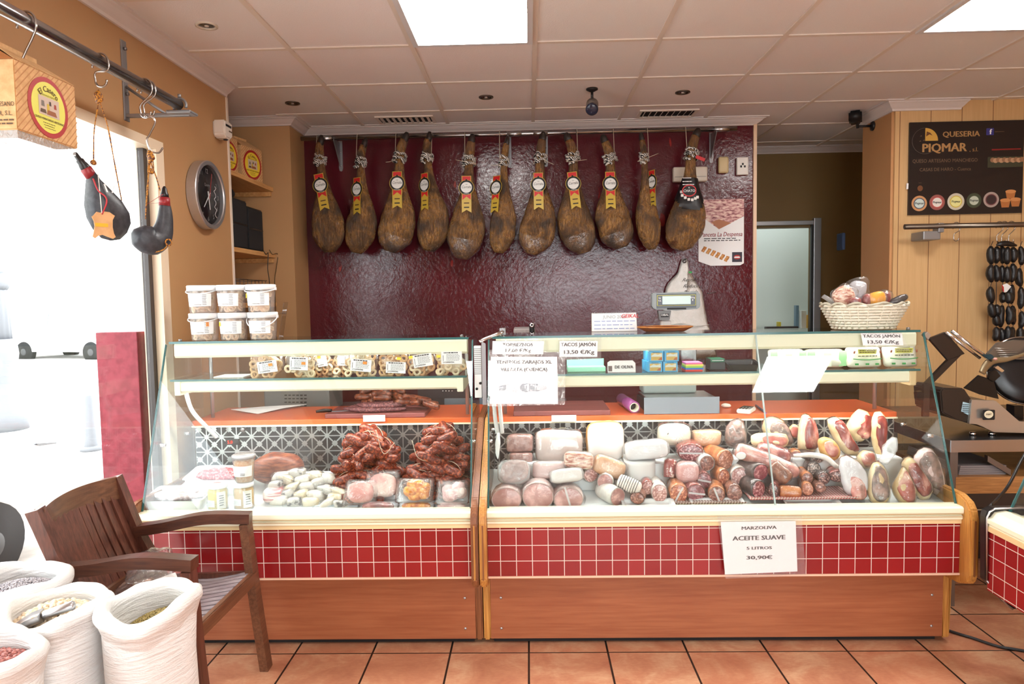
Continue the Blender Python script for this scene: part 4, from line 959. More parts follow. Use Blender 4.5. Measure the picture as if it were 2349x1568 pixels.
def case(label, x0, x1, tile, seams):
    t = T('display_case', label, 'display case', ((x0+x1)/2, 3.2, 0))
    box('base_panel', x0, x1, 2.95, 2.97, .03, .346, M_lam, t); box('plinth', x0+.01, x1-.01, 2.985, 3.02, 0, .07, plain('plinth_dark', C(28, 22, 20), .8), t)
    box('tile_panel', x0, x1, 2.843, 2.95, .346, .556, tile, t); box('tile_trim', x0, x1, 2.838, 2.846, .341, .349, plain('peach_trim', C(226, 186, 160), .4), t)
    rp = [(2.95, .556), (2.838, .556), (2.838, .574), (2.828, .575), (2.826, .582), (2.826, .59), (2.834, .592), (2.834, .598), (2.822, .60), (2.820, .608), (2.82, .622), (2.828, .628), (2.89, .628), (2.95, .60)]
    def ex(name, poly, m, par, a=x0, b=x1): return prism(name, poly, (a, 0, 0), Y, Z, b-a, m, par)
    ex('front_rail', rp, M_cream, t); box('rail_lip', x0, x1, 2.834, 2.84, .556, .574, M_creamd, t)
    for y_, z_ in ((2.8196, .6005), (2.8256, .5865)): box('rail_groove', x0, x1, y_-.0006, y_+.002, z_-.0016, z_+.0016, plain('groove_tan', C(176, 146, 100), .5), t)
    dk = prism('deck', [(2.86, .593), (3.36, .673), (3.36, .65), (2.86, .575)], (x0, 0, 0), Y, Z, x1-x0, M_deck, t)
    box('perforated_back', x0+.01, x1-.01, 3.355, 3.365, .67, .902, M_perf, t)
    box('rear_body', x0, x1, 3.37, 3.74, .08, .90, plain('case_grey', C(150, 150, 148), .5), t)
    wt = box('worktop', x0, x1, 3.345, 3.76, .902, .928, M_top, t, .003); box('worktop_edge', x0, x1, 3.338, 3.346, .897, .904, M_card, wt)
    ends = [x0]+seams+[x1]
    for a, b in zip(ends, ends[1:]):
        c = (GA+GB)/2; g = obox('front_glass', V(((a+b)/2, c.y, c.z)), X*((b-a)/2-.001), GU*(GB-GA).length/2, GN*.003, M_glass, t)
        for e in (a+.0015, b-.0015): obox('glass_edge', V((e, c.y, c.z)), X*.0013, GU*(GB-GA).length/2, GN*.0034, M_seam if any(abs(e-q) < .01 for q in seams) else M_edge, g)
    tg = box('top_glass', x0+.02, x1-.02, 3.125, 3.46, 1.318, 1.326, M_glass, t); box('top_glass_edge', x0+.02, x1-.02, 3.121, 3.126, 1.317, 1.327, M_edge, tg)
    ex('lamp_housing', [(3.145, 1.252), (3.137, 1.262), (3.137, 1.308), (3.143, 1.317), (3.20, 1.317), (3.21, 1.31), (3.21, 1.252)], M_cream, t, x0+.035, x1-.03)
    box('lamp_tube', x0+.1, x1-.1, 3.165, 3.195, 1.2508, 1.2525, M_tube2, t)
    sg = box('upper_shelf', x0+.03, x1-.03, 3.10, 3.43, 1.150, 1.157, M_glass, t); box('shelf_glass_edge', x0+.03, x1-.03, 3.097, 3.101, 1.149, 1.158, M_edge, sg)
    ex('shelf_profile', [(3.112, 1.098), (3.104, 1.106), (3.104, 1.140), (3.11, 1.147), (3.16, 1.147), (3.165, 1.14), (3.165, 1.098)], M_cream, t, x0+.05, x1-.05)
    box('lamp_tube', x0+.12, x1-.12, 3.122, 3.158, 1.0968, 1.0985, M_tube, t)
    for x, s in ((x0+.004, 1), (x1-.004, -1)):
        g = prism('end_glass', [(2.872, .632), (3.132, 1.312), (3.46, 1.315), (3.46, .93), (3.345, .93), (3.345, .675), (2.9, .635)], (x-.003, 0, 0), Y, Z, .006, M_glass, t)
        tube('end_glass_edge', [(x, 2.870, .624), (x, 3.13, 1.312)], .0035, M_edge, g, 6)
        for zz, yy in ((.88, 3.28), (.87, 3.06)): lathe('glass_stud', [(0, .012), (.008, .011), (.009, .004), (.009, -.01), (0, -.01)], (x, yy, zz), M_chrome, t, 12, (s, 0, 0))
        lathe('top_stud', [(0, .012), (.008, .01), (.008, 0), (0, 0)], (x+s*.05, 3.16, 1.326), M_dsteel, t, 10)
    for x in (x0+.06, x1-.06):
        box('shelf_bracket', x-.014, x+.014, 3.10, 3.44, 1.085, 1.149, M_creamd if x > 1 else M_cream, t, .004)
        tube('shelf_post', [(x, 3.44, .928), (x, 3.44, 1.318)], .009, M_alu, t, 10)
    for x in (x0+.045, x1-.045):
        for z in (.075, .21): lathe('panel_screw', [(0, .003), (.005, .002), (.006, 0), (0, 0)], (x, 2.95, z), M_alu, t, 10, (0, -1, 0))
    return t
END = [(2.79, .325), (2.775, .36), (2.775, .585), (2.785, .625), (2.812, .655), (2.86, .672), (3.30, .935), (3.76, .935), (3.76, .02), (2.955, .02), (2.955, .30), (2.86, .30)]
END_LOW = END[:6]+[(3.76, .672)]+END[8:]
def endboard(par, x0, x1, m, low=False):
    b = prism('end_board', END_LOW if low else END, (x0, 0, 0), Y, Z, x1-x0, m, par, .006)
    prism('inlay_strip', [(2.774, .36), (2.772, .36), (2.772, .585), (2.774, .585)], (x0+(x1-x0)*.38, 0, 0), Y, Z, (x1-x0)*.2, M_ply1 if m is M_ply2 else M_ply2, b)
LX0, LX1, RX0, RX1 = -1.645, -.252, -.186, 1.735
caseL = case('glass display case on red tiles with chorizo heaps, beside the armchair', LX0, LX1, M_tileA, [])
endboard(caseL, LX1+.001, LX1+.031, M_ply1)
endboard(caseL, LX0-.031, LX0-.001, M_ply1, True)
caseR = case('longest glass display case on red tiles with cold meats and price signs', RX0, RX1, M_tileB, [1.0])
endboard(caseR, RX0-.031, RX0-.001, M_ply2)
endboard(caseR, RX1+.001, RX1+.036, M_ply2, True)
# hinge and vent plate between the two cases
hp = box('hinge_plate', -.246, -.214, 3.08, 3.10, 1.06, 1.29, plain('hinge_white', C(222, 226, 224), .35), caseL, .003)
for k in range(14): box('plate_groove', -.245, -.215, 3.0785, 3.0805, 1.165+k*.0085, 1.168+k*.0085, plain('groove_grey', C(120, 124, 126), .5), hp)
for dx, z in ((.002, 1.10), (.018, 1.125)): lathe('plate_screw', [(0, .004), (.006, .003), (.006, 0), (0, 0)], (-.24+dx+.002, 3.08, z), M_black, hp, 10, (0, -1, 0))
prism('glass_arm', [(-.006, 0), (.012, 0), (.012, .27), (-.006, .28)], (-.205, 3.075, 1.03), X, Z, .006, M_brk, caseR)
loft('lift_bar', [U(1100, 783, 'y', 3.12), U(1115, 776, 'y', 3.13), U(1145, 764, 'y', 3.16), U(1158, 756, 'y', 3.2)], .006, M_chrome, caseR, 10, flat=1.6, n=4)
box('lift_handle', U(1146, 756, 'y', 3.2).x, U(1160, 756, 'y', 3.2).x, 3.18, 3.22, U(1150, 768, 'y', 3.2).z, U(1150, 752, 'y', 3.2).z, M_brk, caseR, .004)
def coil(par, pts, r, rt):
    P = smoothpath(pts, 10); n = len(P)
    loft('flex_hose', [p for p in P], [r*(1 if k % 2 else .78) for k in range(n*3)], M_flexi, par, 10, n=3)
coil(caseL, [U(425, 895, 'y', 3.15), U(440, 940, 'y', 3.2), U(470, 975, 'y', 3.25), U(497, 1002, 'y', 3.3)], .011, 0)
coil(caseR, [U(1133, 925, 'y', 3.1), U(1136, 960, 'y', 3.1), U(1141, 992, 'y', 3.12)], .010, 0); coil(caseR, [U(1146, 925, 'y', 3.1), U(1149, 960, 'y', 3.1), U(1152, 992, 'y', 3.12)], .010, 0)
loft('probe', [U(1143, 992, 'y', 3.1), U(1142, 1015, 'y', 3.09), U(1141, 1040, 'y', 3.08), U(1142, 1052, 'y', 3.07)], [.006, .012, .008, .002], M_flexi, caseR, 10, n=4)
c = U(535, 1013, 'y', 3.35); tm = box('thermostat', c.x-.035, c.x+.03, 3.343, 3.356, c.z-.014, c.z+.014, M_black, caseL, .002)
text('5.0', .022, glow('red_digits', (1, .05, .03, 1), 3), c+V((-.012, -.0085, 0)), X, Z, tm, .01)
lathe('knob', [(0, .012), (.012, .01), (.012, 0), (0, 0)], c+V((.05, -.0, .06)), M_dsteel, caseL, 14, (0, -1, 0))
for par, a, b in ((caseL, 833, 884), (caseR, 1265, 1322)):
    p0, p1 = U(a, 952, 'y', 3.336), U(b, 966, 'y', 3.336); box('label_holder', p0.x, p1.x, 3.33, 3.338, p1.z, p0.z, plain('holder_white', C(232, 230, 228), .4), par, .002)
# ---------------------------------------------------------------- price signs fixed on the glass
M_sleeve = film('sign_sleeve', .05, (1, 1, 1, 1), .15, 40, .3, .1)
def sign(label, corners, lines, pic=None, sleeve=None, plane=None):
    """corners of the paper in the photo: tl, tr, br, bl; lines: (text, v, size)"""
    f = plane or onglass; q = [f(*c) for c in corners]; o = (q[0]+q[2])/2
    ex = ((q[1]-q[0])+(q[2]-q[3])).normalized(); nn = ex.cross((q[0]-q[3]).normalized()); ey = nn.cross(ex)
    t = T('price_sign', label, 'sign', (q[2]+q[3])/2)
    pts = [((p-o).dot(ex), (p-o).dot(ey)) for p in q]
    sh = prism('sheet', [pts[3], pts[2], pts[1], pts[0]], o, ex, ey, .0012, M_paper, t)
    h = (q[0]-q[3]).length; w_ = (q[1]-q[0]).length
    for s_, v, sz, wd in lines: text(s_, sz*h, M_ink, o+ey*(h*(.5-v)), ex, ey, sh, .045, width=w_*wd, lift=.0024)
    if sleeve:
        s4 = [f(*c) for c in sleeve]; p4 = [((p-o).dot(ex), (p-o).dot(ey)) for p in s4]
        prism('clear_sleeve', [p4[3], p4[2], p4[1], p4[0]], o+nn*.0032, ex, ey, .0008, M_sleeve, t)
    if pic:
        u = pic(o, ex, ey, w_, h, sh, nn)
    return t
def lamb(o, ex, ey, w_, h, sh, nn):
    g1, g2 = plain('print_grey_pale', C(196, 202, 208), .6), plain('print_grey_dark', C(140, 150, 160), .6)
    c = o-ey*h*.16-ex*w_*.02+nn*.0016
    for k, (x, r, m) in enumerate(((-.2, .13, g1), (-.1, .14, g1), (0.05, .13, g2), (.12, .12, g1), (.2, .11, g2), (.27, .08, g1))): disc('zarajo_print', c+ex*w_*x+nn*.0001*k, ex, ey, w_*.09, h*r*.75, .0002, m, sh, 18)
    for dy in (-.07, .05): prism('stick_print', [(-.10*w_, -.006), (0, -.006), (0, .006), (-.10*w_, .004)], c-ex*w_*.25+ey*h*dy*.5, ex, ey+ex*.3, .0004, g2, sh)
    for k in range(5): prism('thread_print', [(-.002, -h*.08), (.002, -h*.08), (.004, h*.08), (0, h*.08)], c+ex*w_*(.0+.05*k)+nn*.0009, ex, ey, .0002, g2, sh)
sign('large white price sign with a grey picture taped on the glass', [(1126, 818), (1278, 818), (1280, 926), (1124, 926)], [('TENEMOS ZARAJOS XL', .12, .105, .84), ('VILLARTA (CUENCA)', .28, .105, .70)], lamb, [(1122, 802), (1297, 806), (1296, 928), (1118, 932)])
sign('smaller white price sign above the sign with a picture', [(1130, 782), (1247, 782), (1246, 812), (1129, 812)], [('TORREZNOS', .3, .34, .6), ('17,60 €/Kg', .74, .36, .5)], None, [(1150, 772), (1250, 772), (1248, 814), (1148, 814)])
sign('white price sign for ham cubes in a clear sleeve near the picture sign', [(1284, 782), (1371, 782), (1370, 818), (1283, 818)], [('TACOS JAMÓN', .24, .32, .92), ('13,50 €/Kg', .72, .34, .80)], None, [(1281, 772), (1379, 771), (1379, 826), (1281, 826)])
sign('white price sign for ham cubes hanging below the wicker basket', [(1974, 764), (2069, 764), (2072, 792), (1980, 792)], [('TACOS JAMÓN', .26, .34, .9), ('13,50 €/Kg', .74, .38, .75)], None, [(1972, 762), (2066, 760), (2085, 804), (1985, 806)])
fr = lambda px, py: U(px, py, 'y', 2.818)
sign('white olive oil price sign hanging over the red tiles', [(1653, 1196), (1825, 1194), (1829, 1310), (1663, 1317)], [('MARZOLIVA', .145, .085, .47), ('ACEITE SUAVE', .335, .115, .71), ('5 LITROS', .525, .075, .34), ('30,90€', .705, .095, .35)], None, [(1645, 1182), (1838, 1181), (1848, 1319), (1664, 1326)], fr)
# ---------------------------------------------------------------- tubs on the left case
M_tub = film('clear_tub', .16, (1, 1, 1, 1), .1, 3, 0, .2); M_lid = plain('white_lid', C(240, 240, 240), .4)
def snackmat(name, a, b): return spotty(name, a, b, 45, .75, .4, c3=None)
M_ring = snackmat('rosquilla_dough', C(196, 150, 112), C(232, 200, 164)); M_ring2 = snackmat('rosquilla_pale', C(206, 172, 130), C(238, 214, 180)); M_rind = snackmat('crust_pieces', C(206, 160, 122), C(232, 200, 164))
ring_mesh = None
def ringsnack(par, c, r, nrm, mat):
    """ring biscuit; all share one mesh per material, scaled by transform"""
    key = 'ring_'+mat.name
    if key not in MATS:
        o = loft('ring_biscuit', [V((math.cos(a)*(1+.1*math.sin(3*a)), math.sin(a), .08*math.sin(2*a))) for a in [k*2*PI/12 for k in range(12)]], .42, mat, None, 8, closed=True, jit=.1); MATS[key] = o.data
        bpy.data.objects.remove(o)
    o = bpy.data.objects.new('ring_biscuit', MATS[key]); COL.objects.link(o); o.parent = par; o.location = V(c)-wl(par); o.scale = (r,)*3
    o.rotation_mode = 'QUATERNION'; o.rotation_quaternion = V(nrm).to_track_quat('Z', 'Y'); return o
def tub(label, px, pz, z0, rot, hnd, sticker, seed):
    y = 3.225; c = V((U(px, 711, 'y', y).x, y, z0)); s = 1.0; rnd = random.Random(seed)
    t = T('plastic_tub', label, 'tub', c, 'tubs of ring biscuits stacked on the glass case')
    h, r0, r1 = .125, .056, .064
    lathe('tub_wall', [(0, .001), (r0, .001), (r0+.001, .004), (r1, h-.02), (r1, h-.006)], c, M_tub, t, 28)
    lathe('lid', [(r1+.003, h-.024), (r1+.004, h-.002), (r1+.001, h+.001), (r1-.006, h+.001), (r1-.008, h-.003), (0, h-.003), (0, h-.01), (r1-.001, h-.012), (r1-.001, h-.024)], c, M_lid, t, 32)
    for k in range(30):
        a = -PI/2+rnd.uniform(-1.5, 1.5); z = .018+.016*(k//6)+rnd.uniform(-.004, .004); rr = r0-.015+z*.04
        ringsnack(t, c+V((math.cos(a)*rr, math.sin(a)*rr, z)), .0125, V((math.cos(a), math.sin(a), rnd.uniform(-.6, .6))), M_ring if k % 3 else M_ring2)
    lathe('biscuit_fill', [(0, .006), (.034, .006), (.036, .1), (0, .1)], c, M_rind, t, 14)
    lb = []                                                # paper label bent round the tub
    vs, fs = [], []; n = 10
    for k in range(n+1):
        a = -PI/2+rot+(k/n-.5)*1.9
        for z in (.03, .088): rr = r0+(r1-r0)*z/h+.0022; vs.append(c+V((math.cos(a)*rr, math.sin(a)*rr, z+rot*.02*(k/n-.5))))
    for k in range(n): fs.append((2*k, 2*k+2, 2*k+3, 2*k+1))
    l = mk('paper_label', vs, fs, M_paper, t, True)
    a = -PI/2+rot+.45; e = V((-math.sin(a), math.cos(a), 0)); o = c+V((math.cos(a)*(r1-.001), math.sin(a)*(r1-.001), .06))
    tinyprint(l, o+V((0, -.002, 0)), e, Z, .018, .05, 7, plain('print_grey', C(120, 120, 120), .6), seed)
    text('LA CLEMENTINA', .007, M_ink, c+V((math.sin(rot)*.06-.008, -r1-.001, .038)), X, Z, l, .02)
    if sticker:
        a = -PI/2+rot+sticker[0]; e = V((-math.sin(a), math.cos(a), 0)); prism('sticker', [(-.006, -.01), (.006, -.01), (.006, .01), (-.006, .01)], c+V((math.cos(a)*(r1+.001), math.sin(a)*(r1+.001), .075)), e, Z, .0008, plain('sticker_%s' % sticker[1], C(*sticker[2]), .5), t)
    if hnd:
        pts = [c+V((math.cos(a)*(r1+.006), -abs(math.sin(a))*(r1+.01)*.98, h-.02-hnd*math.sin(a))) for a in [PI*k/12 for k in range(13)]]
        loft('bail_handle', pts, .0026, M_lid, t, 6)
    for sx in (-1, 1): box('handle_lug', c.x+sx*(r1+.004)-.004, c.x+sx*(r1+.004)+.004, c.y-.008, c.y+.008, h+c.z-.026, h+c.z-.012, M_lid, t, .002)
zt = 1.3265
OR, YE = ('orange', (240, 140, 40)), ('yellow', (240, 220, 60))
tub('clear tub of ring biscuits, bottom row, with orange sticker, below the clock side', 468, 0, zt, .12, .02, (.5,)+OR, 1)
tub('clear tub of ring biscuits, bottom row, with yellow sticker, in the middle', 535, 0, zt, 0, .0, (-.75,)+YE, 2)
tub('clear tub of ring biscuits, bottom row, white bail handle hanging in front', 602, 0, zt, -.05, .05, None, 3)
tub('clear tub of ring biscuits, upper row, farthest from the hams', 466, 0, zt+.127, .1, .018, None, 4)
tub('clear tub of ring biscuits, upper row, label slipped low, in the middle', 533, 0, zt+.127, -.1, 0, None, 5)
tub('clear tub of ring biscuits, upper row, nearest the hams', 600, 0, zt+.127, 0, .016, (-.95,)+YE, 6)
t = T('acrylic_stand', 'clear acrylic stand behind the tubs', 'stand', U(637, 780, 'y', 3.36))
a = U(637, 690, 'y', 3.36); prism('upright', [(0, 0), (.02, 0), (.05, .17), (.03, .17)], (a.x, 3.36, 1.3265), X, Z, .004, pane('acrylic', (.9, .9, .9, 1), 2), t)
box('cross_bar', a.x-.09, a.x+.04, 3.355, 3.36, 1.44, 1.447, pane('acrylic', (.9, .9, .9, 1), 2), t)
# ---------------------------------------------------------------- wicker basket with wrapped meat
M_wick = spotty('white_wicker', C(226, 220, 200), C(238, 234, 218), 60, .6, .2)
bc = V((U(1980, 755, 'y', 3.27).x, 3.27, zt+.002)); t = T('wicker_basket', 'white wicker basket of wrapped meats standing on the glass top', 'basket', bc)
rows = 9; sp = 26
def bring(u):  # oval ring size at height fraction u
    return .128+.052*u, .085+.035*u
for k in range(rows):
    u = k/(rows-1); rx, ry = bring(u); pts = []
    for j in range(sp*2):
        a = 2*PI*j/(sp*2); w_ = .0045*(1 if (j+k) % 2 else -1); pts.append(bc+V(((rx+w_)*math.copysign(abs(math.cos(a))**.8, math.cos(a)), (ry+w_)*math.copysign(abs(math.sin(a))**.8, math.sin(a)), .006+u*.10)))
    loft('weave', pts, .0063, M_wick, t, 6, closed=True)
lathe('basket_lining', [(0, .004), (1, .004), (1.36, .1), (1.33, .1), (.96, .008), (0, .008)], bc, plain('wicker_dark', C(150, 140, 120), .7), t, 24, sx=.122, sy=.08)
for j in range(sp):
    a = 2*PI*j/sp; f = lambda u: (lambda r: bc+V((r[0]*math.copysign(abs(math.cos(a))**.8, math.cos(a)), r[1]*math.copysign(abs(math.sin(a))**.8, math.sin(a)), u*.106)))(bring(u)); tube('stake', [f(0), f(.5), f(1)], .003, M_wick, t, 5)
for ph in (0, PI/6):
    rx, ry = bring(1.05); loft('rim_braid', [bc+V(((rx+.005*math.cos(12*a+ph*12))*math.copysign(abs(math.cos(a))**.8, math.cos(a)), (ry+.005*math.cos(12*a+ph*12))*math.copysign(abs(math.sin(a))**.8, math.sin(a)), .114+.006*math.sin(12*a+ph*12))) for a in [k*2*PI/72 for k in range(72)]], .006, M_wick, t, 6, closed=True)
M_clear = film('clear_bag', .04, (1, 1, 1, 1), .08, 45, .5, .6); M_clear2 = film('milky_bag', .26, (1, 1, 1, 1), .15, 40, .5, .5)
def meatmat(name, a, b, c, sc=45, rough=.35, lo=.38, hi=.64, st=(1, 1, 1)): return spotty(name, C(*a), C(*b), sc, rough, .25, lo, hi, 0, C(*c), st)
M_jamon = meatmat('cured_maroon_meat', (104, 38, 40), (146, 62, 60), (206, 150, 140), 22); M_lom = meatmat('pink_ham_meat', (190, 120, 112), (216, 156, 146), (236, 206, 196), 18); M_ched = plain('orange_cheese', C(226, 156, 52), .45); M_paleb = meatmat('pale_bacon', (176, 96, 80), (226, 190, 166), (240, 222, 204), 30, st=(1, 4, 4))
def packet(label, c, ax, ay, az, mat, seed, wrap=1.25, cat='packet', name='wrapped_meat', group=None, fl=None, amp=.18, power=.7, fr=16):
    ax, ay, az = ax*1.05, ay*1.05, az*1.2; c = V(c)+Z*az.length*.35
    t = T(name, label, cat, V(c)-Z*az.length*.9, group); blob('meat', c, ax, ay, az, mat, t, amp, fr, seed, 18, 12, power)
    blob('clear_wrap', V(c)+V((0, 0, az.length*.05)), ax*wrap, ay*wrap, az*wrap, fl or M_clear, t, .32, 24, seed+9, 22, 14, .9); return t
b1 = bc+V((0, 0, .115))
packet('orange brown wrapped pork piece in the wicker basket', b1+V((-.10, -.02, .02)), V((.035, 0, .025)), V((0, .03, 0)), V((-.02, 0, .03)), M_paleb, 1)
packet('dark red wrapped meat low in the wicker basket', b1+V((-.06, -.045, -.0)), V((.025, 0, 0)), V((0, .02, 0)), V((0, 0, .018)), M_jamon, 2)
packet('largest clear bag standing up in the wicker basket', b1+V((-.03, .01, .03)), V((.042, 0, 0)), V((0, .03, 0)), V((.01, 0, .045)), plain('grey_film_fill', C(176, 176, 180), .3), 3, 1.25)
packet('yellow cheese wedge wrapped in the wicker basket', b1+V((.04, -.04, .008)), V((.036, 0, .01)), V((0, .025, 0)), V((-.008, 0, .026)), M_ched, 4, 1.12)
packet('dark salami piece beside the cheese wedge in the basket', b1+V((-.0, -.035, .005)), V((.018, 0, .014)), V((0, .02, 0)), V((-.01, 0, .02)), M_jamon, 5)
packet('maroon cured piece behind the cheese wedge in the basket', b1+V((.085, -.01, .012)), V((.026, 0, .006)), V((0, .025, 0)), V((0, 0, .026)), M_jamon, 6)
packet('dark wrapped stick at the far rim of the wicker basket', b1+V((.145, -.02, .008)), V((.04, 0, .018)), V((0, .014, 0)), V((-.005, 0, .012)), plain('black_rind', C(40, 30, 28), .4), 7, 1.2)
for k, (x, z, l) in enumerate(((-.165, .02, 'rolled clear wrapper sticking out of the basket toward the hams'), (-.13, .03, 'pointed clear wrapper standing up at the basket rim'))):
    t = T('clear_wrapper', l, 'wrapper', b1+V((x, -.02, z-.02))); loft('film_sheet', [b1+V((x+.03, -.02, z-.03)), b1+V((x, -.025, z)), b1+V((x-.03+.03*k, -.025, z+.018+.02*k))], [.006, .014, .012], M_clear2, t, 12, flat=.5)
# ---------------------------------------------------------------- behind and on the counter
# scale with display head
sx = U(1562, 900, 'y', 3.5); t = T('counter_scale', 'grey weighing scale with raised customer display behind the glass', 'scale', V((sx.x, 3.52, .928)))
a, b = U(1477, 915, 'y', 3.36), U(1650, 950, 'y', 3.36)
box('steel_front', a.x, b.x, 3.355, 3.36, .93, U(1500, 911, 'y', 3.36).z, plain('scale_front_grey', C(112, 118, 126), .5, .2), t, .001)
box('base', a.x+.01, b.x-.01, 3.362, 3.66, .935, .985, M_black, t, .006)
box('weighing_tray', a.x+.02, b.x-.0, 3.40, 3.66, .99, 1.0, M_steel, t, .003)
box('printer_body', a.x+.03, b.x-.06, 3.56, 3.70, 1.0, 1.075, plain('scale_grey', C(160, 172, 168), .4), t, .012, 3)
px_ = U(1528, 750, 'y', 3.62).x
box('display_post', px_-.025, px_+.028, 3.62, 3.66, 1.05, U(1528, 735, 'y', 3.62).z, plain('post_white', C(222, 222, 220), .4), t, .006)
nb = [U(1510, 712, 'y', 3.6), U(1540, 712, 'y', 3.6), U(1536, 734, 'y', 3.6), U(1513, 734, 'y', 3.6)]
k0 = nb[0]; neck = prism('display_neck', [(p.x-k0.x, p.z-k0.z) for p in (nb[3], nb[2], nb[1], nb[0])], (k0.x, 3.60, k0.z), X, Z, -.04, plain('neck_grey', C(120, 120, 120), .4), t, .002)
cN = U(1525, 723, 'y', 3.598); box('brand_plate', cN.x-.02, cN.x+.02, 3.596, 3.6, cN.z-.009, cN.z+.009, M_ink, neck); text('DIBAL', .014, M_paper, cN+V((0, -.003, .002)), X, Z, neck, .03)
hd = [(1496, 672), (1600, 668), (1606, 672), (1607, 702), (1602, 708), (1552, 712), (1502, 709), (1496, 704)]
k0 = U(1551, 690, 'y', 3.58); hp_ = [((q_:=U(x, y, 'y', 3.58)).x-k0.x, q_.z-k0.z) for x, y in hd][::-1]
head = prism('display_head', hp_, k0+Y*.05, X, Z, .05, plain('head_grey', C(132, 138, 138), .35), t, .004)
def face(a, b, c, d, m, y, nm='display_bezel', par=None, th=.002):
    p0, p1 = U(a, b, 'y', 3.58), U(c, d, 'y', 3.58); return box(nm, p0.x, p1.x, y-th, y, p1.z, p0.z, m, par or head, .0008)
face(1506, 674, 1597, 705, plain('bezel_slate', C(52, 60, 68), .3), 3.58); face(1507, 677, 1596, 700, plain('bezel_line', C(190, 186, 90), .4), 3.5788, 'display_border'); face(1508.5, 678.2, 1594.5, 698.8, plain('bezel_navy', C(30, 32, 44), .25), 3.5776, 'display_mask')
face(1519, 679, 1584, 697, plain('lcd_green', C(176, 200, 192), .12), 3.5760, 'display_screen')
for a, b, s_ in ((1513, 683, 'kg'), (1513, 690, 'TA'), (1589, 682, '€/kg'), (1589, 688, '€')): text(s_, .012, M_paper, U(a, b, 'y', 3.573), X, Z, head, .01)
face(1530, 706, 1574, 709, M_ink, 3.5795, 'name_strip')
# calendar, wooden tray, devices on the top
a, b = U(1357, 718, 'y', 3.44), U(1461, 764, 'y', 3.44); t = T('desk_calendar', 'white spiral desk calendar with red handwriting behind the glass top', 'calendar', ((a.x+b.x)/2, 3.44, zt))
sh = prism('page', [(a.x, .001), (b.x, .001), (b.x-.004, a.z-zt), (a.x, a.z-.001-zt)], (0, 3.43, zt), X, V((0, .04, 1)).normalized(), -.001, M_paper, t)
prism('back_card', [(a.x, .001), (b.x, .001), (b.x-.004, a.z-zt), (a.x, a.z-zt)], (0, 3.455, zt), X, V((0, -.18, 1)).normalized(), .001, M_card, t)
for k in range(26): x = a.x+.006+k*(b.x-a.x-.014)/25; lathe('spiral_loop', [(.0015, 0), (.0015, .006), (0, .006)], (x, 3.434, a.z-.003), M_dsteel, t, 6)
text('JUNIO 2025', .022, plain('print_mid_grey', C(150, 150, 152), .6), (a.x+(b.x-a.x)*.5, 3.4285, a.z-.02), X, Z, sh, 0); text('GEIKAL', .026, M_red, (b.x-.036, 3.4283, a.z-.017), X, Z, sh, .02, .2)
for k in range(3): tinyprint(sh, V(((a.x+b.x)/2, 3.429, a.z-.04-.018*k)), X, Z, (b.x-a.x)*.9, .01, 1, plain('print_blue', C(150, 160, 200), .6), k)
c = U(1527, 760, 'y', 3.3); t = T('wooden_tray', 'shallow dark wooden tray on the glass top below the scale display', 'tray', (c.x, 3.32, zt))
M_tray = wood('tray_wood', C(96, 46, 26), C(140, 78, 40), 0, 6, .35)
lathe('tray_body', [(0, .001), (.09, .001), (.13, .022), (.128, .026), (.088, .008), (0, .008)], (c.x, 3.32, zt), M_tray, t, 36, sy=.75)
lathe('tray_rim', [(.124, .021), (.131, .022), (.131, .0255), (.124, .026)], (c.x, 3.32, zt), wood('tray_rim_wood', C(160, 96, 40), C(206, 140, 66), 0, 6), t, 36, sy=.75)
# fitting with black knob
c = U(1220, 745, 'y', 3.9); t = T('tap_handle', 'black knobbed lever with steel cap behind the counter in front of the red wall', 'handle', c-Z*.1)
lathe('knob', [(0, -.1), (.014, -.1), (.014, -.02), (.016, 0), (.012, .008), (0, .008)], c, M_black, t, 16); lathe('cap', [(.006, 0), (.012, 0), (.012, .004), (.006, .004)], c-Y*.016, M_chrome, t, 14, (0, -1, 0))
a, b = U(1178, 752, 'y', 3.95), U(1216, 800, 'y', 3.95); box('machine_body', a.x, b.x+.03, 3.92, 4.1, .871, a.z, plain('machine_grey', C(140, 132, 130), .4), t, .01)
t = T('service_counter', 'grey rear service counter between the cases and the red wall', 'counter', (.0, 4.0, 0))
box('counter_body', -1.4, .2, 3.86, 4.3, 0, .84, plain('counter_grey', C(120, 122, 124), .5), t); box('counter_top', -1.42, .22, 3.84, 4.32, .84, .87, M_steel, t, .003)
a, b = U(1018, 915, 'y', 3.87), U(1100, 930, 'y', 3.87)
t = T('equipment_box', 'black machine with small white lights behind the left case worktop', 'machine', ((a.x+b.x)/2-.05, 3.95, .87))
box('casing', a.x-.15, b.x+.05, 3.9, 4.15, .87, U(1050, 885, 'y', 3.9).z, plain('machine_dark', C(38, 30, 34), .4), t, .006); box('front_strip', a.x, b.x+.05, 3.89, 3.902, .87, U(1018, 914, 'y', 3.89).z, plain('machine_slate', C(104, 112, 122), .4), t, .003)
for k in range(4): q = U(1016+7*k, 896, 'y', 3.899); lathe('indicator', [(0, .003), (.003, .003), (.003, 0), (0, 0)], q, M_paper, t, 8, (0, -1, 0))
a, b = U(605, 893, 'y', 3.92), U(757, 935, 'y', 3.92)
t = T('vented_machine', 'grey machine with slotted vents behind the left case worktop', 'machine', ((a.x+b.x)/2, 4.0, .87))
mb = box('casing', a.x, b.x, 3.92, 4.2, .87, a.z+.03, plain('machine_mid_grey', C(112, 110, 106), .4), t, .006)
for r in range(4):
    for k in range(6): q = U(655+9*k, 906+8*r, 'y', 3.918); box('vent_slot', q.x-.006, q.x+.008, 3.917, 3.921, q.z-.003, q.z+.003, M_ink, mb)
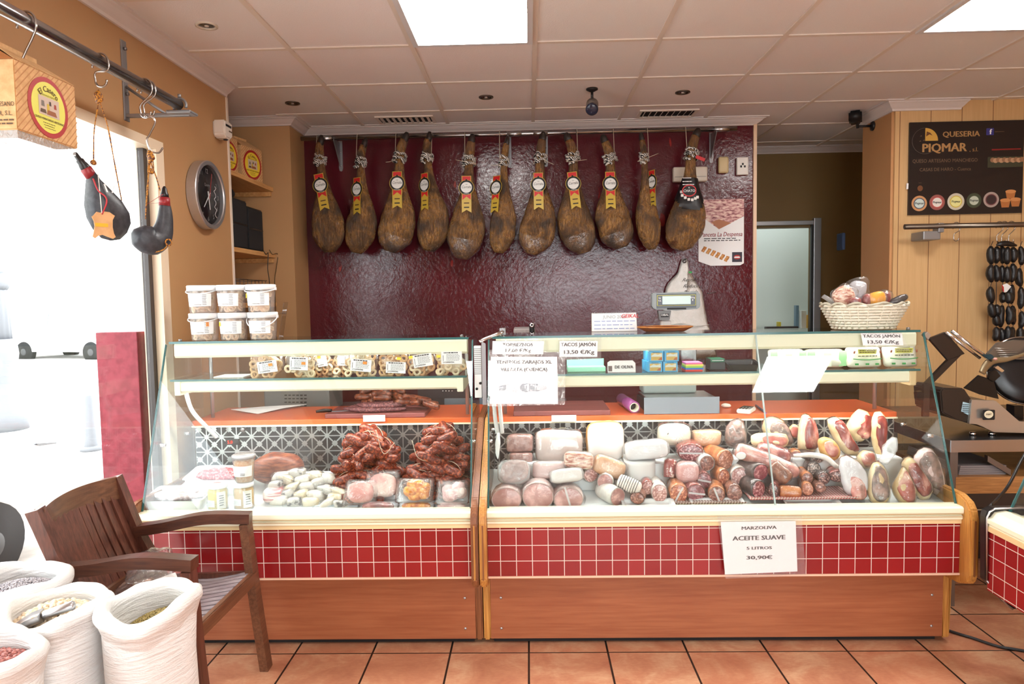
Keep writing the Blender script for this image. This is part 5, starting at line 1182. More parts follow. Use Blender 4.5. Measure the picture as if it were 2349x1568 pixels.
# ---------------------------------------------------------------- upper shelf, left case: bags of ring biscuits
SH = 1.1575
M_bagfilm = film('snack_bag', .03, (1, 1, 1, 1), .08, 50, .45, .6)
M_snack = [spotty('snack_pale', C(222, 200, 160), C(240, 226, 196), 40, .8, .3), spotty('snack_tan', C(206, 166, 120), C(230, 196, 152), 40, .8, .3), spotty('snack_brown', C(180, 134, 94), C(212, 170, 126), 40, .8, .3)]
def snackbag(label, x0, x1, top, y, lab, st, m, seed, tilt=0):
    a, b = U(x0, 858, 'y', y), U(x1, 858, 'y', y); c = V(((a.x+b.x)/2, y, SH)); w_ = (b.x-a.x)/2; h = U(x0, top, 'y', y).z-SH; rnd = random.Random(seed)
    t = T('snack_bag', label, 'snack bag', c, 'bags of ring biscuits on the upper glass shelf')
    for k in range(20):
        zz = .014+(k//5)*h*.19; ringsnack(t, c+V((rnd.uniform(-.8, .8)*w_, rnd.uniform(-.03, .0)-.012, zz)), .0135, V((rnd.uniform(-.6, .6), -1, rnd.uniform(-.5, .8))), M_snack[m if k % 3 else (m+1) % 3])
    blob('biscuit_fill', c+Z*h*.4, X*w_*.8, Y*.03, Z*h*.36, M_snack[m], t, .3, 40, seed, 16, 10, .8)
    blob('clear_bag', c+Z*h*.53, X*w_*1.0, Y*.05, Z*h*.45, M_bagfilm, t, .16, 26, seed, 26, 16, .62)
    loft('bag_top', [c+V((-w_*.8, 0, h*.98)), c+V((0, -.01, h*1.04)), c+V((w_*.8, 0, h*.98))], [.008, .014, .008], M_bagfilm, t, 8, flat=.4, n=4, jit=.5)
    l0, l1 = U(lab[0], lab[1], 'y', y-.056), U(lab[2], lab[3], 'y', y-.056); o = (l0+l1)/2; lw, lh = (l1.x-l0.x)/2, (l0.z-l1.z)/2
    ex = V((math.cos(tilt), 0, math.sin(tilt))); ey = V((-math.sin(tilt), 0, math.cos(tilt)))
    l = prism('paper_label', [(-lw, -lh), (lw, -lh), (lw, lh), (-lw, lh)], o, ex, ey, .0008, M_paper, t); o = o-Y*.0002
    tinyprint(l, o+ey*lh*.8, ex, ey, lw*1.5, .012, 1, M_ink, seed+7); text('LA CLEMENTINA', .009, M_ink, o-ey*lh*.72-ex*lw*.3, ex, ey, l, .03, width=lw*1.1)
    tinyprint(l, o+ey*lh*.05+ex*lw*.15, ex, ey, lw*1.3, lh*1.1, 6, plain('print_grey', C(120, 120, 120), .6), seed); tinyprint(l, o-ex*lw*.82, ey, -ex, lh*1.0, lw*.14, 1, M_ink, seed+3)
    if st: prism('price_sticker', [(-.009, -.006), (.009, -.006), (.009, .006), (-.009, .006)], UP(st[0], st[1], o-Y*.0022, Y), ex, ey, .0006, plain('sticker_'+st[2], C(*((240, 160, 40) if st[2] == 'orange' else (240, 216, 50))), .5), t)
y = 3.18
snackbag('snack bag with orange sticker at the empty end of the glass shelf', 580, 652, 803, y, (590, 828, 636, 854), (620, 836, 'orange'), 1, 1, .12)
snackbag('snack bag with white label and orange sticker, second from the shelf end', 660, 728, 800, y, (664, 819, 707, 848), (696, 833, 'orange'), 0, 2, -.05)
snackbag('brown snack bag set farther back with a tilted label', 722, 772, 806, 3.27, (727, 812, 750, 840), (731, 819, 'orange'), 2, 3, .15)
snackbag('brown snack bag set farther back, half hidden by the biggest bag', 768, 808, 806, 3.27, (774, 808, 800, 838), None, 2, 4, -.05)
snackbag('biggest snack bag with large label and orange sticker at shelf centre', 796, 868, 797, y, (804, 824, 852, 851), (837, 832, 'orange'), 0, 5, -.1)
snackbag('snack bag with bright yellow sticker above its label', 874, 938, 804, y, (885, 830, 931, 855), (915, 822, 'yellow'), 1, 6, -.06)
snackbag('snack bag with yellow sticker at the corner of an upward tilted label', 938, 1000, 803, y, (947, 812, 992, 840), (942, 819, 'yellow'), 2, 7, .14)
snackbag('snack bag nearest the hinge between the two cases', 1002, 1076, 800, y, (1012, 806, 1060, 834), (1006, 817, 'yellow'), 0, 8, 0)
tag(box('clear_tray', U(498, 855, 'y', 3.2).x, U(566, 855, 'y', 3.2).x, 3.16, 3.28, SH, SH+.004, plain('shelf_paper', C(226, 230, 226), .5), bev=.001), 'flat white card lying on the empty end of the glass shelf', 'card')
# ---------------------------------------------------------------- left worktop
WT = .9285
o = [(-.19, -.02), (-.06, .035), (.02, .06), (.20, .045), (.1, .0), (.0, -.055)]
c = U(612, 941, 'z', WT); vs = []; n = len(o)
sheet = [V((c.x+x*.9, c.y+y*2.2, WT+.002+.012*abs(math.sin(x*9)))) for x, y in o]
tag(mk('paper_sheet', sheet+[p+Z*.0015 for p in sheet], [list(range(n))[::-1], list(range(n, 2*n))]+[(i, (i+1) % n, n+(i+1) % n, n+i) for i in range(n)], M_paper), 'loose sheet of white paper lying on the orange worktop', 'paper')
M_board = wood('brown_cutting_board', C(104, 50, 48), C(128, 66, 62), 0, 4, .5, .03)
a, b = U(745, 955, 'y', 3.36), U(975, 955, 'y', 3.36); 
bd = tag(box('cutting_board', a.x, b.x, 3.36, 3.60, WT, WT+.022, M_board, bev=.004), 'brown cutting board under the sausages on the orange worktop', 'cutting board')
c = U(762, 940, 'y', 3.42); t = T('kitchen_knife', 'kitchen knife with black handle lying by the loaded cutting board', 'knife', (c.x, 3.42, WT+.022))
kz = WT+.028
loft('handle', [(c.x-.075, 3.40, kz), (c.x-.04, 3.41, kz+.003), (c.x-.005, 3.43, kz)], [.008, .012, .010], M_black, t, 12, flat=.7, n=4)
prism('blade', [(0, -.012), (.12, .002), (.13, .008), (0, .012)], (c.x-.005, 3.43, kz-.004), V((1, .12, 0)).normalized(), V((-.12, 1, 0)).normalized(), .0015, M_steel, t)
M_chor = spotty('chorizo_skin', C(70, 20, 14), C(112, 36, 22), 110, .36, .6, .38, .66, 0, C(186, 98, 60), bscale=70)
M_fuet = spotty('dry_salami_skin', C(70, 30, 34), C(104, 54, 58), 120, .55, .5, .4, .66, 0, C(150, 100, 98))
M_chor2 = spotty('smoked_chorizo_skin', C(70, 28, 18), C(112, 52, 30), 70, .3, .5, .38, .68, 0, C(156, 88, 56))
zb = WT+.022
def link(name, c, d, L, r, mat, bend=0, seed=0, up=Z, strings=True):
    """sausage link with pinched ends"""
    d = V(d).normalized(); s = d.cross(up); s = s.normalized() if s.length > 1e-3 else X
    us = (0, .03, .09, .22, .5, .78, .91, .97, 1)
    pts = [V(c)+d*(L*(u-.5))+s*(bend*(1-(2*u-1)**2)) for u in us]
    o = loft(name, smoothpath(pts, 2), [r*.2, r*.45, r*.66, r*.80, r*.90, r*.97, r*1.0, r*1.03, r*1.04, r*1.03, r, r*.97, r*.90, r*.80, r*.66, r*.45, r*.2], mat, None, 12, jit=.10)
    return o
rnd = random.Random(5)
for k in range(7):
    z = zb+.014+.02*(k//4); yk = 3.39+.033*(k % 4); p = U(800+8*k, 930, 'y', yk); q = U(930-10*(k % 3), 930, 'y', yk)
    o = loft('dry_salami', [(p.x-.03, yk+.02, z+.004), ((p.x+q.x)/2-.06, yk-.005, z), ((p.x+q.x)/2+.06, yk, z+.002), (q.x, yk+.015, z)], [.006, .0125, .0125, .012, .005], M_fuet, None, 10, n=5, jit=.12)
    tag(o, 'long thin dark dry salami lying on the loaded cutting board', 'sausage', 'dry salamis on the cutting board')
for k in range(22):
    u = rnd.random(); px = 822+u*165; layer = k//8; p = U(px, 930, 'y', 3.44+.03*(k % 4)); z = zb+.045+.022*layer-.03*max(0, (px-940)/60)
    if layer == 2 and px > 940: px = 880; p = U(px, 930, 'y', 3.47)
    o = link('chorizo_link', (p.x, 3.44+.03*(k % 4), z), (1, rnd.uniform(-.9, .9), rnd.uniform(-.25, .2)), .085+.02*rnd.random(), .0155, M_chor2, rnd.uniform(-.012, .012), k)
    tag(o, 'smoked chorizo link heaped on top of the salamis on the cutting board', 'sausage', 'chorizo links on the cutting board')
o = link('chorizo_link', U(990, 930, 'y', 3.42)+Z*.005, (1, -.2, -.35), .09, .016, M_chor2, .004, 50); tag(o, 'smoked chorizo link hanging over the end of the cutting board', 'sausage')
# ---------------------------------------------------------------- deck of the left case
def dk(px, py):
    """where the photo pixel meets the deck"""
    d = ray(px, py); n_ = V((0, -.16, 1)); p0 = V((0, 2.9, deckz(2.9))); return CAM+d*((p0-CAM).dot(n_)/d.dot(n_))
M_trayw = plain('white_tray', C(232, 234, 236), .4); M_sheetp = plain('deck_paper', C(214, 228, 238), .5)
tag(mk('deck_liner', [V((x, y_, deckz(y_)+z)) for z in (.0005, .002) for x, y_ in ((-.95, 2.97), (-.30, 2.97), (-.30, 3.33), (-1.0, 3.33))], [(3, 2, 1, 0), (4, 5, 6, 7), (0, 1, 5, 4), (1, 2, 6, 5), (2, 3, 7, 6), (3, 0, 4, 7)], M_sheetp), 'pale blue paper liner under the chorizo heaps', 'paper')
def traybox(name, label, c, w_, d, h, mat, fill=None, cat='tray', bulge=1.15):
    t = T(name, label, cat, c); c = V(c); o = []; vs = []; fs = []
    for (k, z) in ((.0, 0), (1, h), (1.06, h+.003), (.96, h-.002), (.0, .004)):
        ww, dd = (w_*(1/bulge+(1-1/bulge)*min(1, k))*max(k, .94) if k else w_/bulge), (d*max(k, .94) if k else d/bulge)
        for x, y_ in rrect(ww, dd, min(ww, dd)*.25): vs.append(c+V((x, y_, z+.16*y_)))
    m = 16
    for i in range(4):
        for j in range(m): fs.append((i*m+j, i*m+(j+1) % m, (i+1)*m+(j+1) % m, (i+1)*m+j))
    fs.append(list(range(m))[::-1]); fs.append(list(range(4*m, 5*m))); mk('tray_body', vs, fs, mat, t); return t
c = dk(425, 1150); c.y = 2.99; c.z = deckz(2.99)
t = traybox('food_tray', 'white tray of shredded pale salted meat at the end of the case', c, .125, .075, .055, M_trayw)
M_bits = spotty('salted_bits', C(196, 176, 176), C(232, 222, 222), 60, .6, .5)
tag(blob('shredded_meat', c+Z*.05, X*.105, Y*.062, Z*.022, M_bits, None, .35, 55, 3, 30, 16), 'shredded pale salted meat heaped in the end tray', 'meat', None, 'stuff')
c = dk(525, 1100); c.y = 3.16; c.z = deckz(3.16)
t = traybox('food_tray', 'white tray of minced meat in the middle of the case', c, .13, .08, .075, M_trayw)
M_mince = spotty('minced_red_meat', C(150, 40, 52), C(196, 88, 98), 110, .4, .6, .4, .64, 0, C(226, 170, 170))
tag(blob('minced_meat', c+V((.01, 0, .068)), X*.11, Y*.06, Z*.03, M_mince, None, .25, 40, 5, 26, 14), 'red minced meat piled in the white middle tray', 'meat', None, 'stuff')
c = dk(655, 1100); c.y = 3.17; c.z = deckz(3.17)
M_adobo = spotty('adobo_loin', C(84, 32, 20), C(118, 58, 36), 26, .4, .4, .36, .68, 0, C(146, 84, 54), (1, 1, 5))
tag(blob('marinated_loin', c+Z*.088, X*.115, Y*.07, Z*.072, M_adobo, None, .14, 14, 2, 30, 20, .8), 'large brown marinated pork loin piece beside the minced meat', 'meat')
c = dk(620, 1160); c.y = 3.04; c.z = deckz(3.04)
M_mince2 = spotty('sliced_belly', C(196, 120, 124), C(240, 226, 222), 14, .45, .15, .44, .56, 0, None, (.6, .6, 9))
tag(blob('bacon_slices', c+Z*.028, X*.045, Y*.06, Z*.03, M_mince2, None, .1, 20, 2, 20, 14, .6), 'stack of striped raw bacon slices beside the pickle jars', 'meat')
# jars and tubs
M_olive_l = plain('olive_brine', C(212, 192, 70), .25); M_olive_d = plain('dark_brine', C(186, 150, 84), .25)
def jar(label, px, y, fill, lidspot, seed):
    c = dk(px, 1168); c = V((U(px, 1165, 'y', y).x, y, deckz(y))); t = T('pickle_jar', label, 'jar', c); r, h = .043, .102
    lathe('contents', [(0, .004), (r-.004, .004), (r-.003, .02), (r-.003, h-.02), (r-.010, h-.008), (0, h-.008)], c, fill, t, 24)
    lathe('glass', [(r*.8, 0), (r, .006), (r, h-.018), (r*.88, h-.004), (r*.88, h)], c, pane('jar_glass', (.97, .98, .95, 1), 1.4), t, 24)
    lid = lathe('lid', [(r*.9, h-.006), (r*.97, h-.004), (r*.97, h+.012), (r*.9, h+.015), (0, h+.015)], c, M_lid, t, 28)
    if lidspot: disc('lid_badge', c+V((0, 0, h+.015)), X, Y, .018, .012, .0008, plain('badge_red', C(196, 90, 84), .5), lid, 20)
    for a0, wd, z0, z1, mat in ((-.35, .55, .022, .05, M_paper), (.75, .55, .012, .085, plain('print_label_pale', C(222, 224, 214), .5))):
        vs, fs = [], []
        for k in range(6):
            a = -PI/2+a0+(k/5-.5)*wd*1.6
            for z in (z0, z1): vs.append(c+V((math.cos(a)*(r+.0012), math.sin(a)*(r+.0012), z)))
        for k in range(5): fs.append((2*k, 2*k+2, 2*k+3, 2*k+1))
        l = mk('paper_label', vs, fs, mat, t, True); a = -PI/2+a0; e = V((-math.sin(a), math.cos(a), 0)); o = c+V((math.cos(a)*(r+.002), math.sin(a)*(r+.002), (z0+z1)/2))
        tinyprint(l, o, e, Z, .035 if a0 < 0 else .02, (z1-z0)*.7, 5, M_ink, seed)
    return t
jar('pickle jar with green olives and a red badge on its white lid', 501, 2.955, M_olive_l, True, 1)
jar('pickle jar with brownish brine carrying a stacked plastic tub', 561, 2.965, M_olive_d, False, 2)
c = V((U(561, 1100, 'y', 2.965).x, 2.965, deckz(2.965)+.1175)); t = T('sauce_tub', 'clear tub of orange spread with white label stacked on the pickle jar', 'tub', c)
lathe('tub_wall', [(0, 0), (.038, 0), (.046, .105), (.049, .107), (.046, .108), (.043, .1)], c, film('tub_plastic', .25, (1, 1, 1, 1), .2, 5, 0, .4), t, 26); lathe('filling', [(0, .003), (.036, .003), (.043, .088), (.03, .094), (0, .098)], c, spotty('orange_spread', C(222, 160, 100), C(240, 206, 160), 70, .5, .5), t, 20)
lathe('lid', [(.049, .106), (.05, .116), (.044, .119), (0, .117), (0, .112), (.046, .108)], c, film('clear_lid', .35, (1, 1, 1, 1), .2, 5, 0, .4), t, 26)
vs, fs = [], []
for k in range(9):
    a = -PI/2+(k/8-.5)*2.4
    for z in (.028, .074): rr = .038+.008*z/.105+.0014; vs.append(c+V((math.cos(a)*rr, math.sin(a)*rr, z)))
for k in range(8): fs.append((2*k, 2*k+2, 2*k+3, 2*k+1))
l = mk('paper_label', vs, fs, M_paper, t, True); tinyprint(l, c+V((.012, -.047, .04)), X, Z, .02, .012, 2, M_ink, 4)
# heaps of chorizo
def heap(label, group, px, half, top, seed, n):
    c = V((U(px, 1090, 'y', 3.15).x, 3.15, 0)); w_ = half*S(3.15); rnd = random.Random(seed); h = U(px, top, 'y', 3.19).z-deckz(3.19)-.02; src = []; cnt = 0; layers = 7
    for L in range(layers):
        u = L/(layers-1); k = max(5, int(n*(1-u*.45)/5.0)); ex_ = 1.08*math.sqrt(1-.8*u*u)
        for j in range(k):
            a = 2*PI*(j+.5*(L % 2))/k+rnd.uniform(-.25, .25); rr = .74+.3*rnd.random() if j % 3 else .5*rnd.random()
            x, y_ = math.cos(a)*rr*w_*ex_*.86, .02*u+math.sin(a)*rr*.135*(1-.45*u)
            az = rnd.choice((-1, 1))*rnd.uniform(0, 1.15); dd = V((math.cos(az), math.sin(az)*.8, rnd.uniform(-.6, .5) if L else rnd.uniform(-.2, .2)))
            if cnt < 7:
                o = link('chorizo', (0, 0, 0), X, .120+.018*rnd.random(), .0195+.002*rnd.random(), M_chor, rnd.choice((-1, 1))*rnd.uniform(.012, .026), cnt); src.append(o)
                loft('tie_string', [V((-.062, .004, .003)), V((-.02, .004, .0225)), V((.02, .006, .0225)), V((.062, .004, .002))], .0011, M_twine, o, 5, n=3)
            else: o = copy_tree(src[rnd.randrange(7)])
            o['label'] = label; o['category'] = 'sausage'; o['group'] = group
            o.rotation_mode = 'QUATERNION'; o.rotation_quaternion = dd.normalized().to_track_quat('X', 'Z')
            o.location = c+V((x, y_, deckz(3.15+y_)+.02+u*(h-.02)*(1-.42*min(1, abs(x)/w_)**2))); cnt += 1
heap('red chorizo link in the heap standing behind the pink vacuum packs', 'chorizo links heaped behind the pink vacuum packs', 846, 76, 988, 21, 80)
heap('red chorizo link in the heap next to the wooden divider', 'chorizo links heaped by the wooden divider', 1012, 66, 980, 22, 80)
for (a, b, c_), l in (((( 862, 985), (880, 1040), (905, 1015)), 'white butcher string looped over the chorizo heap behind the pink packs'), (((1000, 1060), (960, 1050), (945, 1010)), 'white butcher string hanging down the chorizo heap by the divider')):
    tag(tube('butcher_string', [U(*a, 'y', 3.06), U(*b, 'y', 3.02), U(*c_, 'y', 3.05)], .0013, M_twine, None, 5, 6), l, 'string')
# vacuum packs in front
M_vac = film('vacuum_film', .04, (1, 1, 1, 1), .06, 40, .45, .7)
M_vac2 = film('vacuum_pouch', .09, (1, 1, 1, 1), .06, 40, .45, .7)
M_mush = [spotty('white_cheese_rind', C(222, 214, 198), C(238, 234, 226), 20, .5, .2), spotty('grey_mould_rind', C(84, 84, 88), C(206, 202, 194), 22, .5, .3, .42, .5), spotty('cream_cheese_rind', C(224, 206, 166), C(236, 226, 204), 20, .5, .2)]
rnd = random.Random(11)
MP = [(645, 1092), (682, 1084), (722, 1090), (760, 1098), (632, 1112), (668, 1118), (706, 1116), (746, 1122), (780, 1128), (640, 1146), (676, 1150), (714, 1150), (752, 1154), (786, 1156), (656, 1098), (694, 1100), (736, 1106), (690, 1134), (726, 1136), (656, 1134), (768, 1142)]
for k, (px, py) in enumerate(MP):
    y = 3.0+(1150-py)*.0017; c = U(px, py, 'y', y); t = T('cheese_pack', 'small vacuum packed white cheese piece in the pile beside the bacon slices', 'cheese', c-Z*.025, 'vacuum packed cheese pieces piled beside the bacon')
    ax = V((.035, rnd.uniform(-.012, .012), rnd.uniform(-.012, .012))); blob('cheese', c, ax, V((0, .026, 0)), V((rnd.uniform(-.01, .01), 0, .022)), M_mush[k % 3], t, .15, 18, k, 16, 10, .55)
    blob('vacuum_bag', c, ax*1.4, V((0, .035, 0)), V((0, -.006, .026)), M_vac, t, .3, 22, k+7, 20, 10, .7)
def flatpack(label, cx, cyy, w_, h_, y, tilt, mat, seed, lumps, name='vacuum_pack', cat='meat pack', thick=.03, rim=1.12, fl=None):
    """vacuum pack leaning toward the customer; px centre, half sizes in px"""
    s = S(y); c = U(cx, cyy, 'y', y); ey = V((0, math.sin(tilt), math.cos(tilt))); nz = X.cross(ey); rnd = random.Random(seed)
    t = T(name, label, cat, c-ey*h_*s)
    for k in range(lumps):
        u, v = rnd.uniform(-.55, .55), rnd.uniform(-.5, .5)
        if lumps == 1: u = v = 0
        f = 1 if lumps == 1 else .5
        blob('meat_piece', c+X*u*w_*s+ey*v*h_*s+nz*.004*(k % 3), X*w_*s*.86*f, ey*h_*s*.86*f, nz*thick*(.9 if lumps == 1 else .7), mat, t, .16, 18, seed+k, 20, 12, .75)
    o = [(x*w_*s*rim, y_*h_*s*rim) for x, y_ in rrect(1, 1, .22, 4)]
    pillow('vacuum_bag', o, c, X, ey, thick*1.12, fl or M_vac2, t, 5, .6, .35, seed); return t
M_pinkm = spotty('raw_pink_meat', C(196, 128, 122), C(216, 160, 152), 14, .35, .2, .36, .66, 0, C(236, 208, 196)); M_ochre = spotty('marinated_ochre', C(176, 84, 24), C(216, 134, 46), 50, .3, .5, .36, .66, 0, C(236, 180, 90)); M_palepk = spotty('pale_pink_meat', C(206, 160, 160), C(226, 192, 190), 26, .35, .3, .38, .64, 0, C(240, 224, 216))
flatpack('pink pork vacuum pack lying before the chorizo heaps, lower one', 828, 1128, 36, 30, 2.99, .75, M_pinkm, 31, 1); flatpack('pink pork vacuum pack standing highest before the chorizo heaps', 876, 1112, 38, 34, 3.03, .6, M_pinkm, 32, 1)
flatpack('ochre marinated meat vacuum pack before the chorizo heaps', 952, 1124, 40, 30, 2.98, .8, M_ochre, 33, 12, thick=.026); flatpack('pale pink vacuum pack before the chorizo heap, nearest the wooden divider', 1038, 1128, 36, 30, 2.98, .8, M_palepk, 34, 8, thick=.026)
flatpack('second ochre meat pack lying under the ochre pack', 955, 1160, 40, 12, 2.95, 1.2, M_ochre, 35, 1, thick=.016); flatpack('second pale pack lying under the pale pink pack', 1038, 1160, 40, 12, 2.95, 1.2, M_palepk, 36, 1, thick=.016); flatpack('brownish pack lying under the pink pork packs', 868, 1160, 44, 12, 2.95, 1.2, M_jamon, 37, 1, thick=.016)
# ---------------------------------------------------------------- right case: cut sausages, hams and cold meats
M_case_w = spotty('white_casing', C(222, 216, 208), C(238, 234, 228), 30, .45, .15); M_case_b = spotty('brown_casing', C(110, 62, 44), C(150, 92, 66), 40, .4, .3); M_case_r = spotty('red_casing', C(120, 44, 40), C(166, 76, 66), 40, .35, .25); M_case_k = spotty('dark_casing', C(46, 34, 34), C(76, 58, 54), 40, .45, .3)
M_case_g = spotty('orange_casing', C(176, 96, 48), C(206, 134, 80), 40, .4, .2)
FACE = {}
def face_mat(nm, a, b, c, sc=110, lo=.4, hi=.62): FACE[nm] = spotty('cut_'+nm, C(*a), C(*b), sc, .3, .08, lo, hi, 0, C(*c))
face_mat('salami', (114, 28, 40), (140, 50, 62), (232, 180, 180)); face_mat('chorizo', (147, 57, 31), (181, 91, 57), (238, 170, 131)); face_mat('morta', (173, 121, 118), (188, 137, 134), (234, 184, 178), 30); face_mat('brown', (107, 57, 48), (133, 78, 67), (195, 141, 126)); face_mat('pale', (164, 101, 96), (188, 132, 127), (245, 207, 201)); face_mat('grey', (77, 65, 62), (131, 114, 108), (212, 192, 182), 140); face_mat('dark', (58, 23, 26), (91, 45, 45), (201, 155, 147), 140); face_mat('mauve', (126, 65, 74), (149, 86, 95), (201, 141, 145)); face_mat('peach', (164, 95, 70), (186, 119, 95), (232, 172, 145)); face_mat('ham', (181, 129, 126), (198, 150, 147), (243, 197, 194), 12); face_mat('loin', (147, 46, 65), (167, 70, 85), (228, 155, 159), 60)
M_cutfilm = film('cut_end_film', .02, (1, 1, 1, 1), .06, 40, .4, .6)
M_strip = plain('label_strip_white', C(236, 234, 232), .4)
def Ydep(py): return 2.955+(1138-py)*.0020
cnt = [0]
def cut(label, px, py, rx, ry, fmat, cas, L=.16, yaw=0, pitch=0, wrap=True, strip=None, y=None, cat='sausage', name='cut_sausage', tail=True):
    """sausage whose cut end faces the customer; px radii of the cut face"""
    y = y or Ydep(py); s = S(y); c = U(px, py, 'y', y); d = V((math.sin(yaw)*math.cos(pitch), math.cos(yaw)*math.cos(pitch), -math.sin(pitch)+.03)).normalized()
    e1 = Z.cross(d).normalized()*-1 if 0 else d.cross(Z).normalized(); e2 = e1.cross(d).normalized(); cnt[0] += 1
    t = T(name, label, cat, c-Z*ry*s); R1, R2 = rx*s, ry*s; vs, fs = [], []; n = 22
    prof = [(0, .97), (.012, 1.0), (L*.4, 1.02), (L*.75, .98), (L*.92, .8), (L, .3 if tail else .7)]
    for h, k in prof:
        for j in range(n): a = 2*PI*j/n; q = c+d*h+e1*math.cos(a)*R1*k+e2*math.sin(a)*R2*k; vs.append(q+(q-c)*.05*mnoise.noise(q*22+V((cnt[0], 0, 0))))
    for i in range(len(prof)-1):
        for j in range(n): fs.append((i*n+j, (i+1)*n+j, (i+1)*n+(j+1) % n, i*n+(j+1) % n))
    fs.append([(len(prof)-1)*n+j for j in range(n)]); fs.append(list(range(n))[::-1])
    mk('casing', vs, fs, cas, t, True)
    mk('cut_face', [c-d*.0035]+[c-d*.0018+(vs[j]-c)*.93 for j in range(n)]+[c+d*.001+(vs[j]-c)*.93 for j in range(n)], [(0, 1+(j+1) % n, 1+j) for j in range(n)]+[(1+j, 1+(j+1) % n, 1+n+(j+1) % n, 1+n+j) for j in range(n)], FACE[fmat], t)
    if wrap:
        v2 = [c-d*.0085]
        for h, k in ((-.0055, .9), (-.001, 1.07), (.02, 1.1), (L*.5, 1.1)):
            for j in range(n): a = 2*PI*j/n; q = c+d*h+e1*math.cos(a)*R1*k+e2*math.sin(a)*R2*k; v2.append(q+(q-c)*.12*mnoise.noise(q*60))
        f2 = [(0, 1+(j+1) % n, 1+j) for j in range(n)]
        for i in range(3):
            for j in range(n): f2.append((1+i*n+j, 1+i*n+(j+1) % n, 1+(i+1)*n+(j+1) % n, 1+(i+1)*n+j))
        mk('clear_film', v2, f2, M_cutfilm, t, True)
    if strip is not None: prism('paper_strip', [(-R1*.9, -.004), (R1*.9, -.004), (R1*.9, .004), (-R1*.9, .004)], c-d*.011, (e1*-1)*math.cos(strip)+e2*math.sin(strip), e2*math.cos(strip)+e1*math.sin(strip), .0005, film('strip_film', .45, (1, 1, 1, 1), .3, 5, 0, .2), t)
    return t
def slab(label, px, py, hw, hh, mat, y=None, tilt=.15, depth=.035, seed=0, power=.45, wrap=None, rot=0, amp=.08, cat='meat', name='cold_meat', yaw=0, rind=None):
    """block of meat: px half sizes, rot turns it in the picture plane"""
    y = y or Ydep(py+hh*.5)+.03; s = S(y); c = U(px, py, 'y', y); ex = V((math.cos(rot)*math.cos(yaw), math.sin(yaw), math.sin(rot))).normalized(); n0 = V((0, -1, tilt)).normalized(); ey = ex.cross(n0)*-1; ey = n0.cross(ex).normalized(); nn = ex.cross(ey)
    t = T(name, label, cat, c-Z*hh*s)
    blob('meat', c, ex*hw*s, -nn*depth, ey*hh*s, mat, t, amp, 14, seed, 26, 16, power)
    if rind: blob('rind', c-nn*depth*.35, ex*hw*s*1.06, -nn*depth*.85, ey*hh*s*1.06, rind, t, amp, 14, seed, 26, 16, power)
    if wrap: blob('clear_wrap', c, ex*hw*s*1.12, -nn*depth*1.12, ey*hh*s*1.1, wrap, t, .10, 30, seed+4, 26, 16, .6)
    return t
# risers on which the rear rows stand
M_riser = plain('white_riser', C(226, 228, 228), .4)
def riser(label, px0, px1, y0, y1, top):
    a, b = U(px0, 1100, 'y', (y0+y1)/2).x, U(px1, 1100, 'y', (y0+y1)/2).x; z0 = deckz(y0)+.001
    o = prism('display_riser', [(y0, z0), (y1, deckz(y1)+.001), (y1, top), (y0, top)], (a, 0, 0), Y, Z, b-a, M_riser, None, .004); tag(o, label, 'riser')
riser('low white riser under the pate blocks and the big grey loaf', 1165, 1425, 3.10, 3.33, .755)
riser('low white riser under the white cheese tub and mortadella', 1432, 1640, 3.12, 3.33, .745)
riser('low white riser under the cured ham pieces', 1648, 2040, 3.10, 3.33, .765)
M_pate = spotty('pate_brown', C(140, 98, 92), C(172, 132, 124), 50, .45, .3); M_lgrey = spotty('loaf_greyish_pink', C(196, 178, 172), C(212, 196, 190), 10, .3, .1); M_lpink = spotty('loaf_pale_pink', C(226, 196, 192), C(236, 214, 210), 10, .3, .1); M_turk = spotty('turkey_white', C(226, 218, 214), C(234, 228, 224), 8, .35, .08); M_peach = spotty('roast_peach', C(206, 152, 112), C(226, 184, 148), 14, .35, .15); M_rind = spotty('golden_rind', C(196, 140, 76), C(222, 178, 116), 20, .35, .2)
slab('brown pate block on top of another by the flexible hoses', 1192, 1015, 30, 20, M_pate, 3.20, .1, .045, 1, .35, M_clear)
slab('brown pate block lying under a second pate block', 1196, 1049, 27, 14, M_pate, 3.19, .1, .045, 2, .35, M_clear)
slab('big greyish pink cooked ham loaf with rounded corners', 1281, 1023, 55, 38, M_lgrey, 3.22, .12, .06, 3, .4, film('loaf_film', .02, (1, 1, 1, 1), .06, 20, .25, .7))
slab('pale pink ham loaf lying under the big greyish loaf', 1262, 1078, 40, 21, M_lpink, 3.09, .3, .045, 4, .45, M_clear)
slab('tall white turkey breast block with a golden rind', 1389, 1012, 42, 44, M_turk, 3.21, .1, .055, 5, .5, None, 0, .06, rind=M_rind)
slab('marbled bacon chunk lying in front of the turkey breast', 1328, 1055, 34, 20, M_paleb, 3.06, .2, .035, 6, .5, M_clear, -.08)
slab('peach coloured roast piece below the turkey breast', 1396, 1070, 38, 22, M_peach, 3.08, .2, .04, 7, .5, M_clear, -.35)
slab('plain white wrapped packet on a white tub', 1481, 1030, 48, 21, plain('white_wrapper', C(236, 236, 238), .4), 3.12, .1, .05, 8, .4, M_clear2, .08, .05, cat='packet', name='wrapped_packet')
c = U(1467, 1098, 'y', 3.12); t = T('cheese_tub', 'round white ridged tub under the white packet', 'tub', c); s = S(3.12)
lathe('tub_body', [(0, 0), (34*s, 0), (36*s, .004)]+[q for k in range(8) for q in ((36.5*s, .008+k*.009), (36*s, .012+k*.009))]+[(37*s, 46*s), (0, 46*s)], c, plain('tub_cream', C(222, 222, 220), .4), t, 36)
slab('clear bag of pinkish meat pieces near the case hinge', 1180, 1082, 34, 26, M_pate, 3.02, .35, .03, 9, .7, M_clear2, 0, .2)
